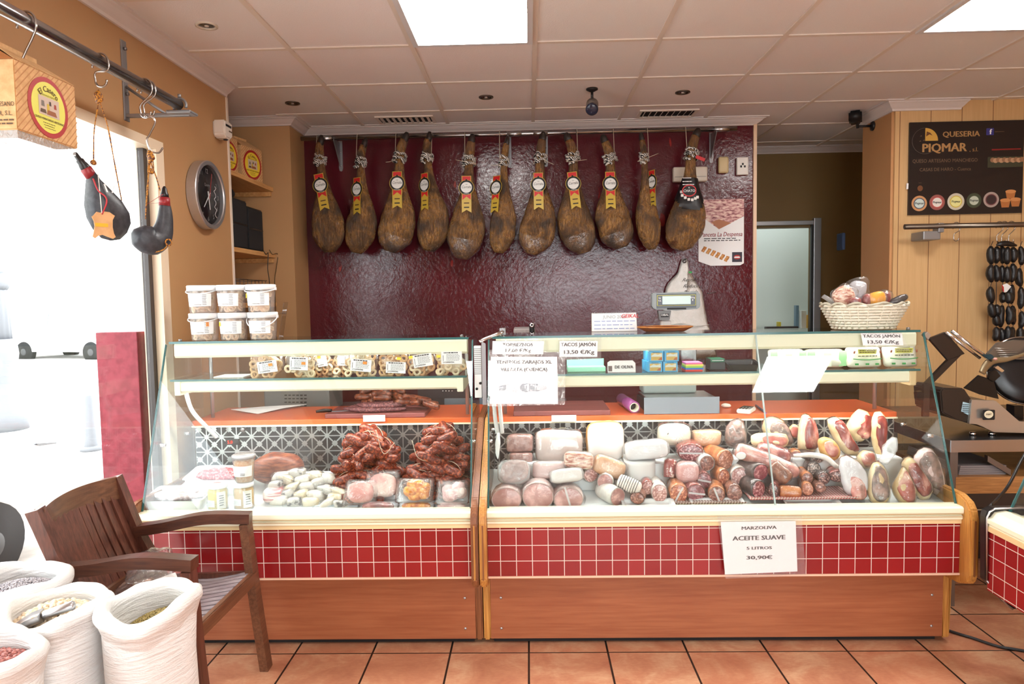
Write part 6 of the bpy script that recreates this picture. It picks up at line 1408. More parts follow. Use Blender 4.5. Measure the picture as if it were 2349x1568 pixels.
slab('white wrapped piece with pale green paper among the ham rounds', 1300, 1090, 36, 16, plain('butter_white', C(232, 226, 220), .4), 3.0, .3, .03, 10, .5, M_clear2, .1)
for k, (px, py, l) in enumerate(((1162, 1145, 'pink cooked ham round nearest the case hinge'), (1234, 1138, 'largest pink cooked ham round, between two others'), (1304, 1145, 'pink cooked ham round with a shiny band, beside the white sausages'))): cut(l, px, py, 36 if k != 1 else 38, 29 if k != 1 else 33, 'ham', M_lpink, .12, 0, .02, True, None if k < 2 else 1.3, 2.95+.004*k, 'ham', 'ham_round')
cut('silver netted sausage end beside the bacon chunk', 1355, 1089, 18, 17, 'pale', M_case_w, .14, -.3); cut('greyish pink sausage end with a tied tip', 1388, 1105, 19, 20, 'morta', M_case_w, .15, .2)
cut('round white sausage end leaning on a netted sausage', 1417, 1139, 21, 22, 'morta', M_case_w, .14, -.5, 0, True)
def log(label, p0, p1, r, mat, wrap=True, y0=None, y1=None, ends=.55, name='sausage_log', cat='sausage', netted=None):
    y0, y1 = y0 or Ydep(p0[1]), y1 or Ydep(p1[1]); a, b = U(*p0, 'y', y0), U(*p1, 'y', y1); rr = r*S(y0); t = T(name, label, cat, (a+b)/2-Z*rr); d = b-a
    loft('casing', [a+d*u for u in (0, .06, .3, .6, .9, 1)], [rr*ends, rr*.92, rr, rr*1.02, rr*.9, rr*.5], mat, t, 18, jit=.06, n=2)
    if wrap: loft('clear_wrap', [a-d*.04, a+d*.1, a+d*.5, a+d*.9, b+d*.06], [rr*.6, rr*1.12, rr*1.12, rr*1.08, rr*.4], M_cutfilm, t, 18, jit=.14, n=3)
    if netted:
        for k in range(8): u = .12+k*.1; loft('net_band', [a+d*u+V((math.cos(q), 0, 0))*0+(d.orthogonal().normalized()*math.cos(q)+d.cross(d.orthogonal()).normalized()*math.sin(q))*rr*1.03 for q in [2*PI*j/14 for j in range(14)]], .0012, netted, t, 5, closed=True)
    return t
log('white printed sausage lying at an angle with dark marks', (1418, 1100), (1470, 1122), 17, M_case_w, False, 2.99, 2.96, .5, netted=M_ink)
cut('brownish sausage end with a white knot below the printed sausage', 1462, 1142, 17, 14, 'brown', M_case_b, .12, .3, y=2.94); cut('small dark pink sausage end between two white ones', 1487, 1118, 14, 17, 'pale', M_case_r, .13); cut('speckled white salchichon end beside the orange chorizo', 1513, 1131, 19, 23, 'pale', M_case_w, .16)
slab('marbled cheese with black truffle dots in clear film', 1546, 995, 36, 25, spotty('truffle_cheese', C(216, 206, 184), C(226, 216, 196), 70, .4, .1, .62, .66, 0, C(44, 40, 38)), 3.24, .15, .045, 12, .6, M_clear); slab('peach sliced ham block behind the purple salami', 1620, 1003, 32, 18, M_peach, 3.24, .1, .04, 13, .4, M_clear)
cut('widest purple salami end with a pale band across it', 1585, 1038, 30, 21, 'salami', M_case_r, .16, .1, 0, True, 0, 3.12); log('red mortadella with pale dots standing behind the mauve ends', (1536, 1094), (1538, 1052), 15, spotty('mortadella_dots', C(150, 60, 54), C(160, 70, 62), 60, .35, .1, .58, .62, 0, C(230, 206, 190)), True, 3.08, 3.10, .9)
slab('pink mortadella chunk in clear film under the purple salami', 1577, 1082, 26, 24, spotty('mortadella_pink', C(206, 150, 146), C(216, 166, 162), 16, .35, .1), 3.05, .1, .04, 14, .7, M_clear)
cut('dark brown sausage end with a thick white rind', 1622, 1062, 18, 19, 'brown', M_case_w, .16, -.1, y=3.08); cut('peach speckled sausage end beside the white oval label', 1665, 1055, 20, 23, 'peach', M_case_g, .2, -.3, y=3.09)
cut('orange chorizo end standing tall by the glass seam', 1661, 1094, 14, 20, 'chorizo', M_case_g, .16, -.2); cut('large pale pink salami end with a white rim', 1699, 1093, 23, 23, 'pale', M_case_w, .18, .1); cut('mauve salami end below the dark brown sausage', 1615, 1101, 17, 19, 'mauve', M_case_r, .16, 0, 0, True, .2)
cut('bright orange chorizo end in the lowest row', 1557, 1132, 21, 23, 'chorizo', M_case_g, .17, .1, 0, True, -1.1); cut('mauve pink mortadella end in the lowest row', 1597, 1130, 22, 21, 'mauve', M_case_r, .17, -.1, 0, True, .15); cut('reddish brown sausage end with a crimson label, lowest row', 1644, 1133, 19, 19, 'brown', M_case_g, .16, .2, 0, True, 1.2); cut('brown pork sausage end, lowest row beside the gingham tray', 1685, 1131, 18, 20, 'brown', M_case_b, .16, .1)
log('long pink cured loin lying over the sausages', (1690, 1030), (1830, 1085), 19, M_lom, True, 3.08, 3.04, .7); log('mottled pink cured shoulder log above the brown log', (1735, 1032), (1812, 1056), 24, M_jamon, True, 3.13, 3.08, .6)
cut('beige cut end of the cured shoulder beside the ham chunks', 1826, 1052, 17, 19, 'morta', M_case_g, .08, .2, y=3.14); cut('crimson loin end with a glossy film', 1745, 1083, 23, 20, 'loin', M_case_k, .16, -.4, y=3.01); log('brown cured log beside the crimson loin end', (1768, 1066), (1808, 1104), 20, M_case_b, True, 3.04, 3.0, .7)
prism_l = U(1700, 1045, 'y', 3.03); tag(pillow('oval_label', [(.022*math.cos(a), .017*math.sin(a)) for a in [2*PI*k/20 for k in range(20)]], prism_l, X, Z, .002, M_paper), 'blank white oval label on the long pink loin', 'label')
cut('wine red salami end in the gingham tray', 1740, 1122, 18, 22, 'salami', M_case_k, .14, -.3, y=2.965); cut('thin dark red sausage end in the gingham tray', 1774, 1125, 11, 18, 'dark', M_case_r, .14, .5, y=2.96); log('ochre sausage lying in the gingham tray', (1788, 1126), (1838, 1130), 15, M_case_g, True, 2.98, 2.96, .8)
cut('ochre sausage end in the gingham tray', 1853, 1122, 13, 15, 'peach', M_case_g, .14, .2, y=2.96); cut('small brown sausage end in the gingham tray', 1883, 1119, 12, 11, 'brown', M_case_b, .13, .1, y=2.96); cut('tawny sausage end above the ochre one', 1852, 1096, 13, 13, 'brown', M_case_g, .14, .1, y=3.0)
cut('grey black pudding end, round and speckled', 1867, 1074, 15, 15, 'grey', M_case_k, .15, .1, y=3.04); cut('grey black pudding end lying flatter above the round one', 1874, 1052, 20, 11, 'grey', M_case_k, .13, -.3, y=3.08); cut('dark speckled sausage end beside the white loop of casing', 1890, 1096, 14, 15, 'dark', M_case_k, .14, 0, y=3.0); cut('wedge of dark red cured beef above the gingham tray', 1921, 1092, 19, 13, 'dark', M_case_r, .12, .3, y=3.0)
loft('pale_casing', [U(1820, 1045, 'y', 3.08), U(1862, 1043, 'y', 3.06), U(1895, 1050, 'y', 3.05), U(1920, 1070, 'y', 3.04), U(1940, 1075, 'y', 3.04)], [.008, .012, .012, .010, .006], M_case_w, None, 12, n=5); tag(bpy.context.scene.objects['pale_casing'], 'pale cream casing sausage curving over the black puddings', 'sausage')
# gingham and white paper trays at the front
def gingham(name, c1):
    n = N(name); x, y, z = n.xyz(n.obj()); g = n.math('ADD', gridmask(n, x, .012, 0, .003), gridmask(n, y, .012, 0, .003)); return n.done(n.bsdf(n.mix(n.math('MULTIPLY', g, .5), C(236, 228, 224), C(*c1)), .5))
M_ging = gingham('red_gingham_card', (176, 40, 48)); M_ging2 = gingham('brown_striped_card', (110, 70, 60))
def papertray(label, px0, px1, y0, y1, mat, lift):
    a, b = U(px0, 1142, 'y', y0).x, U(px1, 1142, 'y', y0).x; vs = []; z0, z1 = deckz(y0)+lift, deckz(y1)+lift*.6
    for dz in (0, .0025):
        for x, y_, z in ((a, y0, z0), (b, y0, z0), (b+.01, y0-.012, z0+.012), (a-.01, y0-.012, z0+.012), (a, y1, z1), (b, y1, z1)): vs.append((x, y_, z+dz))
    fs = [(0, 1, 2, 3), (1, 0, 4, 5)]; fs += [tuple(i+6 for i in f[::-1]) for f in fs]+[(3, 2, 8, 9), (4, 5, 11, 10), (1, 2, 8, 7), (0, 3, 9, 6), (0, 4, 10, 6), (1, 5, 11, 7)]
    return tag(mk('paper_tray', vs, fs, mat), label, 'tray')
papertray('red gingham paper tray under the small sausage ends', 1722, 1962, 2.93, 3.08, M_ging, .028); papertray('fringed striped paper tray under the lowest sausage row', 1552, 1706, 2.925, 3.06, M_ging2, .012)
for a, b, l in ((1432, 1548, 'white plastic dish at the front under the salchichon'), (1592, 1710, 'white plastic dish at the front under the brown sausage ends'), (1808, 1930, 'white plastic dish at the front under the gingham tray')):
    p0, p1 = U(a, 1168, 'y', 2.9), U(b, 1168, 'y', 2.9); c = V(((p0.x+p1.x)/2, 2.935, deckz(2.935))); traybox('plastic_dish', l, c, (p1.x-p0.x)/2, .036, .018, M_trayw)
# bone-in ham pieces, standing
M_fat = spotty('ham_fat', C(214, 186, 138), C(232, 212, 172), 12, .35, .15); M_hamface = spotty('ham_cut_face', C(112, 40, 38), C(150, 66, 58), 16, .28, .15, .4, .62, 0, C(206, 150, 136), (1.5, 1, .6))
M_hamface2 = spotty('ham_cut_pale', C(176, 96, 86), C(200, 130, 116), 14, .3, .15, .4, .62, 0, C(228, 190, 170)); M_greyham = spotty('ham_grey_mould', C(96, 84, 80), C(140, 116, 108), 22, .4, .3, .4, .62, 0, C(176, 140, 130))
def hamchunk(label, out, y, mat, fat, depth=.03, tilt=.2, wrap=True, seed=0, core=.8, shift=(0, 0)):
    """standing slice: outline in photo px, fat rim behind a meat face"""
    cx = sum(p[0] for p in out)/len(out); cyy = sum(p[1] for p in out)/len(out); s = S(y); c = U(cx, cyy, 'y', y); ey = V((0, math.sin(tilt), math.cos(tilt)))
    P = [((x-cx)*s, (cyy-y_)*s) for x, y_ in out]; P = P[::-1] if sum(P[i-1][0]*P[i][1]-P[i][0]*P[i-1][1] for i in range(len(P))) < 0 else P
    Q = []; k_ = len(P)                                      # rounder, slightly ragged outline
    for i in range(k_):
        A, B, D, E_ = (V((*P[(i+j) % k_], 0)) for j in (-1, 0, 1, 2))
        for u in (0, .25, .5, .75):
            q = .5*((2*B)+(D-A)*u+(2*A-5*B+4*D-E_)*u*u+(3*B-A-3*D+E_)*u**3); q = q*(.97+.07*mnoise.noise(q*45+V((seed*4.1, 0, 0)))); Q.append((q.x, q.y))
    t = T('ham_piece', label, 'ham', c-Z*max(-q[1] for q in Q)); nz = X.cross(ey)
    pillow('fat_rind', Q, c, X, ey, depth, fat, t, 6, 1.0, .25, seed, .3)
    pillow('meat_face', [(x*core+shift[0]*s, y_*core*1.02-shift[1]*s) for x, y_ in Q], c+nz*depth*.72, X, ey, depth*.36, mat, t, 6, .6, .5, seed+2, .28)
    if wrap: pillow('vacuum_film', [(x*1.08, y_*1.05) for x, y_ in Q], c, X, ey, depth*1.35, M_vac, t, 6, 1.0, .5, seed+5)
    return t
hamchunk('dark mould coated ham piece standing by the peach sliced block', [(1668, 1022), (1664, 985), (1682, 962), (1706, 966), (1712, 1020)], 3.22, M_greyham, M_greyham, .03, .1, True, 1)
hamchunk('tall ham piece with cream fat, largely grey in its film', [(1749, 990), (1752, 962), (1775, 954), (1802, 970), (1818, 1020), (1770, 1020)], 3.26, M_greyham, M_fat, .03, .1, True, 2, .8, (6, 2))
hamchunk('broad cream coloured ham knuckle lying before the tall pieces', [(1722, 1000), (1745, 991), (1804, 996), (1803, 1025), (1760, 1030), (1728, 1022)], 3.17, M_hamface2, M_fat, .035, .25, False, 3, .7, (8, 0))
hamchunk('small pink ham shank piece behind the tall slice', [(1806, 985), (1822, 972), (1836, 984), (1832, 1004), (1812, 1004)], 3.27, M_hamface2, M_fat, .02, .1, False, 4)
hamchunk('tall upright ham slice with a thick cream rind', [(1829, 1034), (1836, 960), (1852, 948), (1866, 962), (1874, 1000), (1868, 1036)], 3.2, M_hamface, M_fat, .026, .12, True, 5, .78, (5, 0))
hamchunk('ham knuckle with a bone end below the leaning slice', [(1876, 1012), (1894, 1000), (1916, 1012), (1926, 1040), (1912, 1058), (1886, 1048)], 3.12, M_hamface2, M_rind, .035, .2, False, 6, .7)
hamchunk('leaning ham slice marbled red with a bone hole', [(1899, 975), (1908, 956), (1928, 960), (1952, 1008), (1969, 1040), (1950, 1046), (1926, 1030)], 3.18, M_hamface, M_fat, .026, .15, True, 7, .8, (4, -2))
hamchunk('large thick ham piece with pale rind standing highest', [(1938, 985), (1958, 948), (1974, 936), (1996, 950), (1994, 990), (1978, 1012), (1952, 1008)], 3.24, M_hamface, M_fat, .04, .1, False, 8, .74, (8, 2))
hamchunk('tall narrow ham slice at the end of the back row', [(1997, 985), (2004, 948), (2018, 942), (2034, 956), (2032, 1000), (2020, 1050), (2004, 1040)], 3.2, M_hamface, M_fat, .026, .12, False, 9, .78, (2, 0))
hamchunk('small cream ham corner below the largest piece', [(1966, 1050), (1982, 1032), (2006, 1040), (2004, 1070), (1978, 1074)], 3.08, M_hamface2, M_fat, .03, .2, True, 10)
hamchunk('white printed vacuum bag with red meat at its base', [(1928, 1060), (1945, 1043), (1972, 1058), (1990, 1090), (1984, 1132), (1945, 1138), (1930, 1115)], 2.99, M_lom, plain('bag_white_print', C(222, 220, 224), .4), .03, .3, True, 11, .6, (2, 26))
hamchunk('vacuum packed ham slab with a curled blue white label', [(1988, 1120), (2000, 1072), (2016, 1056), (2036, 1076), (2038, 1140), (2018, 1160), (1994, 1152)], 2.96, M_greyham, M_fat, .028, .25, True, 12)
hamchunk('vacuum packed ham wedge with a tall folded bag top', [(2046, 1120), (2062, 1090), (2080, 1070), (2098, 1120), (2092, 1156), (2064, 1158)], 2.965, M_hamface2, M_fat, .03, .25, True, 13)
hamchunk('vacuum packed ham with rind, third pack counted from the gingham tray', [(2072, 1062), (2092, 1046), (2118, 1080), (2138, 1120), (2126, 1144), (2106, 1146), (2084, 1110)], 3.0, M_hamface, M_fat, .03, .2, True, 14)
hamchunk('dark vacuum packed ham at the very end of the case', [(2096, 1060), (2110, 1032), (2138, 1026), (2156, 1060), (2164, 1128), (2140, 1134), (2112, 1100)], 3.03, M_greyham, M_lpink, .03, .2, True, 15)
loft('folded_bag', [U(2026, 1062, 'y', 2.99), U(2042, 1025, 'y', 3.02), U(2052, 1003, 'y', 3.04)], [.02, .03, .012], M_clear2, None, 12, flat=.35, n=4, jit=.4); tag(SC.objects['folded_bag'], 'folded milky bag top rising between two vacuum packed hams', 'bag')
for k, px in enumerate((1983, 2040, 2100, 2162)):
    b = U(px, 1165, 'y', 2.915); tag(box('clear_divider', b.x-.002, b.x+.002, 2.915, 3.05, deckz(2.915), deckz(2.915)+.09, pane('acrylic_div', (.9, .92, .92, 1), 2.0)), 'clear acrylic divider between the vacuum packed hams', 'divider', 'clear dividers between the vacuum packed hams')
# ---------------------------------------------------------------- worktop, right case
a, b = U(1178, 948, 'y', 3.36), U(1400, 948, 'y', 3.36); tag(box('cutting_board', a.x, b.x, 3.355, 3.68, WT, WT+.024, M_board, bev=.003), 'bare brown cutting board on the worktop behind the picture sign', 'cutting_board')
c = U(1455, 928, 'y', 3.40); t = T('film_roll', 'roll of purple cling film in front of the scale', 'roll', c-Z*.03); r = .0285; d = V((-.08, .99, 0)).normalized(); c.z = WT+r
M_purp = plain('purple_film', C(140, 66, 124), .2)
lathe('film_wound', [(r*.78, 0), (r, 0), (r, .29), (r*.78, .29)], c, M_purp, t, 28, d); lathe('cardboard_core', [(r*.66, -.004), (r*.80, -.004), (r*.80, .296), (r*.66, .296)], c, plain('core_card', C(196, 190, 172), .7), t, 28, d)
lathe('core_bore', [(0, .05), (r*.66, .05), (r*.66, .055), (0, .055)], c, M_ink, t, 20, d)
c = U(1712, 940, 'z', WT+.01); t = T('calculator', 'grey desk calculator lying on the worktop beside the scale', 'calculator', (c.x, c.y, WT)); d = V((.5, .86, 0)).normalized(); e = V((.86, -.5, 0)).normalized()
obox('case', V((c.x, c.y, WT+.011)), e*.032, d*.06, Z*.010, plain('calculator_beige', C(222, 216, 206), .4), t, .004); obox('display', V((c.x, c.y, WT+.022))+d*.035, e*.024, d*.012, Z*.0012, plain('lcd_dark', C(70, 76, 70), .2), t)
for i in range(4):
    for j in range(4): obox('key', V((c.x, c.y, WT+.0218))+d*(.012-.016*i)+e*(-.021+.014*j), e*.0048, d*.0052, Z*.0012, M_ink if j < 3 else plain('key_grey', C(110, 110, 112), .4), t)
p0, p1 = U(1734, 929, 'z', WT+.005), U(1752, 943, 'z', WT+.005); t = T('pen', 'dark pen with a purple tip beside the calculator', 'pen', (p0+p1)/2-Z*.005); loft('barrel', [p0, p1], .0045, plain('pen_dark', C(70, 70, 86), .4), t, 10); loft('tip', [p1, p1+(p1-p0)*.35], [.0035, .0008], plain('pen_purple', C(110, 80, 190), .4), t, 10)
c = U(1665, 935, 'z', WT); tag(blob('garlic_clove', c+Z*.012, V((.022, -.008, 0)), V((.004, .014, 0)), Z*.012, plain('garlic_white', C(226, 216, 204), .5), None, .15, 40, 2, 14, 10), 'white garlic clove on the worktop beside the scale', 'garlic')
# ---------------------------------------------------------------- upper shelf, right case
def packbox(label, x0, x1, z0, y0, h, dpt, mats, name='snack_box', group=None):
    a, b = U(x0, 850, 'y', y0), U(x1, 850, 'y', y0); t = T(name, label, 'box', ((a.x+b.x)/2, y0+dpt/2, z0), group)
    box('carton', a.x, b.x, y0, y0+dpt, z0, z0+h, mats, t, .0015); w_ = b.x-a.x; o = V(((a.x+b.x)/2, y0, z0+h*.46))
    l = prism('scene_panel', [(-w_*.36, -h*.34), (w_*.40, -h*.34), (w_*.40, h*.36), (-w_*.36, h*.36)], o, X, Z, .0006, plain('wheat_print', C(206, 176, 96), .5), t)
    prism('sky_print', [(-w_*.34, 0), (w_*.38, 0), (w_*.38, h*.33), (w_*.1, h*.2), (-w_*.1, h*.3), (-w_*.34, h*.12)], o-Y*.0007, X, Z, .0004, plain('pale_sky_print', C(206, 216, 206), .5), l); tinyprint(l, o-Y*.0005-Z*h*.1, X, Z, w_*.5, h*.3, 2, M_gold, 3)
    prism('red_corner', [(w_*.12, -h*.32), (w_*.38, -h*.32), (w_*.38, -h*.05), (w_*.2, -h*.12)], o-Y*.0008, X, Z, .0004, plain('rust_print', C(176, 96, 60), .5), l); tinyprint(t, o+Z*h*.43, X, Z, w_*.5, h*.12, 1, M_ink, 5)
M_bluebox = plain('sky_blue_carton', C(70, 166, 214), .4); M_spine = plain('pale_carton_side', C(226, 206, 140), .5)
BH = U(1500, 829, 'y', 3.14).z-SH; BH = .0465
n_ = 0
for lev in range(2):
    for col in range(2):
        for row in range(3):
            x0 = 1486+3*lev+col*35-5*row
            lab = ('lower', 'upper')[lev]+' layer, '+('card', 'note pad')[col]+' side, '+('front', 'middle', 'rear')[row]+' of the stack'
            packbox('blue snack carton: '+lab, x0, x0+33.5, SH+lev*(BH+.0006), 3.125+row*.046, BH, .044, M_bluebox, group='blue snack cartons stacked on the upper shelf')
cols = ((226, 70, 60), (60, 120, 200), (150, 206, 90), (240, 226, 110), (236, 120, 170))
for k, (nm, cc_) in enumerate(zip(('red', 'blue', 'green', 'yellow', 'pink'), cols)):
    a, b = U(1572+k*.3, 850, 'y', 3.14), U(1611+(k % 2)*2, 850, 'y', 3.14); tag(box('note_pad', a.x, b.x, 3.135, 3.22, SH+k*.0078, SH+k*.0078+.0074, plain('note_'+nm, C(*cc_), .6)), nm+' pad in the stack of coloured note pads', 'note pad', 'coloured note pads stacked on the upper shelf')
a, b = U(1566, 828, 'y', 3.2), U(1602, 797, 'y', 3.2); tag(box('clear_case', a.x, b.x, 3.23, 3.30, SH, b.z, pane('clear_case_plastic', (.8, .84, .86, 1), 2), bev=.003), 'clear plastic case standing behind the coloured note pads', 'box')
a, b = U(1626, 852, 'y', 3.2), U(1661, 820, 'y', 3.2); t = T('black_box', 'small black box with a green printed top on the upper shelf', 'box', ((a.x+b.x)/2, 3.22, SH)); box('carton', a.x, b.x, 3.18, 3.26, SH, a.z+.035 if 0 else b.z-.004, M_black, t, .002); box('green_lid', a.x+.004, b.x-.004, 3.178, 3.262, b.z-.018, b.z-.002, plain('green_print', C(20, 90, 64), .4), t, .001); tinyprint(t, V(((a.x+b.x)/2, 3.177, b.z-.010)), X, Z, .05, .006, 1, M_paper, 4)
a, b = U(1665, 852, 'y', 3.2), U(1735, 834, 'y', 3.2); t = traybox('black_tray', 'dark plastic tray on the upper shelf near the glass seam', V(((a.x+b.x)/2, 3.2, SH+.0)), (b.x-a.x)/2, .045, .03, M_black)
a, b = U(1302, 855, 'y', 3.2), U(1388, 824, 'y', 3.2); t = T('green_carton', 'pale green folded carton under the ham cube sign', 'carton', ((a.x+b.x)/2, 3.22, SH)); M_gcar = plain('mint_carton', C(150, 214, 190), .4); box('carton_body', a.x, b.x, 3.18, 3.28, SH, SH+.022, M_gcar, t, .002); prism('open_flap', [(a.x, SH+.022), (b.x, SH+.022), (b.x, b.z), (a.x, b.z-.004)], (0, 3.26, 0), X, Z, .0015, M_gcar, t)
a, b = U(1394, 852, 'y', 3.13), U(1458, 826, 'y', 3.13); t = T('oil_card', 'white label card for olive oil standing on the upper shelf', 'card', ((a.x+b.x)/2, 3.13, SH)); sh = prism('card', [(a.x, .0005), (b.x, .0005), (b.x, b.z-.012-SH), (b.x-.012, b.z-SH), (a.x+.012, b.z-SH), (a.x, b.z-.008-SH)], (0, 3.13, SH), X, V((0, .2, 1)).normalized(), .001, M_paper, t); text('DE OLIVA', .019, M_ink, ((a.x+b.x)/2+.01, 3.130, SH+.024), X, Z, sh, .03)
prism('photo_print', [(a.x+.003, .006), (a.x+.02, .006), (a.x+.02, .03), (a.x+.003, .03)], (0, 3.1285, SH), X, V((0, .2, 1)).normalized(), .0006, plain('olive_print', C(110, 90, 86), .5), sh)
# cold pack bags with green print, and the two white packages
def coldpack(label, x0, x1, top, y, green, seed):
    a, b = U(x0, 850, 'y', y), U(x1, 850, 'y', y); h = U(x0, top, 'y', y).z-SH; c = V(((a.x+b.x)/2, y, SH+h/2)); w_ = (b.x-a.x)/2; t = T('food_package', label, 'package', (c.x, c.y, SH))
    o = [(x*w_, y_*h/2) for x, y_ in rrect(1, 1, .3, 4)]; pillow('package_body', o, c+Y*.01, X, V((0, .25, 1)).normalized(), .028, spotty('package_cream', C(222, 220, 206), C(234, 232, 222), 20, .35, .1), t, 6, .7, .08, seed)
    oo = c-Y*.034
    if green:
        g = prism('yellow_band', [(-w_*.5, h*.18), (w_*.5, h*.18), (w_*.55, h*.40), (-w_*.55, h*.40)], oo+Y*.006, X, Z, .0006, plain('band_yellow', C(206, 206, 96), .5), t); tinyprint(g, oo+Y*.005+Z*h*.29, X, Z, w_*.9, h*.16, 2, M_lbrown, seed)
        for sx in (-1, 1): loft('leaf_print', [oo+V((sx*w_*.75, .006, h*.2)), oo+V((sx*w_*.72, .004, h*.32))], [.004, .011, .004], plain('terracotta_print', C(176, 104, 84), .5), t, 8, flat=.15, updir=(0, 1, 0))
        loft('green_curve', [oo+V((w_*u, .003, -h*.02-h*.08*(1-u*u))) for u in (-.8, -.4, 0, .4, .8)], .0022, M_green, t, 6, n=3); [prism('green_print', [(-.008, -.004), (.008, -.004), (.008, .004), (-.008, .004)], oo+V((w_*u, .003, -h*.3)), X, Z, .0006, M_green, t) for u in (-.6, 0, .55)]
        tinyprint(t, oo+Y*.002+Z*h*.08, X, Z, w_*1.1, h*.1, 1, M_ink, seed+2)
    else:
        for k, u in enumerate((-.78, .0, .82)): prism('mint_print', [(-w_*.2, -h*.4), (w_*.2, -h*.4), (w_*.2, h*.4), (-w_*.2, h*.4)], oo+V((w_*u, .010 if u == 0 else .020, 0)), X, Z, .0006, plain('mint_print', C(150, 206, 150), .5) if k != 1 else plain('mint_white', C(226, 232, 214), .5), t)
coldpack('mint green food package farther from the price sign', 1764, 1846, 800, 3.2, False, 1); coldpack('mint green food package beside the cream cheese packages', 1848, 1938, 800, 3.2, False, 2)
coldpack('cream cheese package with green curve below the basket sign', 1942, 2022, 795, 3.18, True, 3); coldpack('cream cheese package with green curve at the shelf end', 2026, 2104, 792, 3.18, True, 4)
# ---------------------------------------------------------------- sign, rail and black puddings on the wood wall
SY = 4.735
def sg(cx, cyy): return U(2060+.16581*cx, 260+.16581*cyy, 'y', SY-.004)
tl, tr, br, bl = sg(165, 132), sg(1738, 80), sg(1735, 1362), sg(145, 1418)
t = T('wall_sign', 'black cheese dairy sign with a row of round cheeses on the wood wall', 'sign', (bl+br)/2)
M_sblack = plain('sign_black', C(30, 24, 24), .3); M_tanink = plain('tan_ink', C(176, 134, 84), .5); M_dimink = plain('dim_tan_ink', C(120, 96, 76), .5); M_yelink = plain('cheese_yellow_ink', C(206, 160, 70), .5)
tz, bz_ = (tl.z+tr.z)/2, (bl.z+br.z)/2; lx, rx_ = (tl.x+bl.x)/2, (tr.x+br.x)/2
board = prism('board', [(lx, bz_), (rx_, bz_), (rx_, tz), (lx, tz)], (0, SY+.01, 0), X, Z, .012, M_sblack, t)
def P(cx, cyy, l=0): p = sg(cx, cyy); return V((lx+(cx-155)/(1736-155)*(rx_-lx), SY-.0024-l, tz-(cyy-106+.033*(cx-155)*0)/(1390-106)*(tz-bz_)))
u_ = (rx_-lx)/1581
text('QUESERIA', 105*u_, M_tanink, P(865, 285), X, Z, board, .03, width=515*u_); text('PIQMAR', 165*u_, M_tanink, P(635, 470), X, Z, board, .04, width=620*u_); text(', s.l.', 80*u_, M_tanink, P(1045, 500), X, Z, board, .01)
text('QUESO ARTESANO MANCHEGO', 70*u_, M_dimink, P(650, 645), X, Z, board, .0, width=900*u_); text('CASAS DE HARO - Cuenca', 66*u_, M_dimink, P(655, 765), X, Z, board, 0, width=710*u_)
c = P(370, 365); loft('moon_ring', [c+V((178*u_*math.cos(a), 0, 178*u_*math.sin(a))) for a in [PI/2+.05+k*PI*1.25/30 for k in range(31)]], .0014, plain('ring_ink', C(92, 82, 76), .5), board, 5)
prism('cheese_quarter', [(0, 0)]+[(178*u_*math.cos(a), 178*u_*math.sin(a)) for a in [k*PI/2/12 for k in range(13)]], c-Y*.0002, X, Z, .0006, M_yelink, board)
prism('quarter_shape', [(10*u_, 60*u_), (60*u_, 90*u_), (100*u_, 70*u_), (70*u_, 110*u_), (20*u_, 130*u_)], c-Y*.001, X, Z, .0004, plain('cow_brown_ink', C(110, 66, 36), .5), board)
for dx, dz in ((-60, 70), (-70, 0), (-20, 10), (20, 95)): prism('moon_speck', [(-14*u_, -8*u_), (12*u_, -6*u_), (8*u_, 10*u_)], c+V((dx*u_, -.001, dz*u_)), X, Z, .0004, M_dimink, board)
c = P(1265, 258); b_ = prism('blue_square', rrect(52*u_, 48*u_, 8*u_), c, X, Z, .0006, plain('blue_ink', C(52, 52, 130), .5), board); text('f', 100*u_, M_paper, c+V((4*u_, -.0008, -6*u_)), X, Z, b_, .05)
prism('white_line', [(-65*u_, -4*u_), (65*u_, -2*u_), (65*u_, 3*u_), (-65*u_, 2*u_)], P(1395, 260), X, Z, .0005, M_dimink, board); prism('red_line', [(-200*u_, -12*u_), (200*u_, -6*u_), (200*u_, 10*u_), (-200*u_, 8*u_)], P(1495, 505), X, Z, .0005, plain('dark_red_ink', C(130, 26, 26), .5), board)
ph = prism('photo_print', [(-245*u_, -75*u_), (240*u_, -70*u_), (240*u_, 75*u_), (-245*u_, 75*u_)], P(1485, 680), X, Z, .0006, plain('olive_green_ink', C(58, 60, 44), .5), board)
for k in range(11): disc('cheese_print', P(1310+40*k, 650+8*(k % 2), .001+.0001*k), X, Z, 36*u_, 34*u_, .0003, plain('cheese_pale_ink', C(190, 150, 116), .5) if k % 2 else plain('cheese_brown_ink', C(150, 110, 80), .5), ph, 14)
disc('small_seal', P(313, 1020), X, Z, 38*u_, 40*u_, .0006, plain('cow_brown_ink', C(110, 66, 36), .5), board, 16); text('D.O.', 22*u_, M_dimink, P(313, 945), X, Z, board)
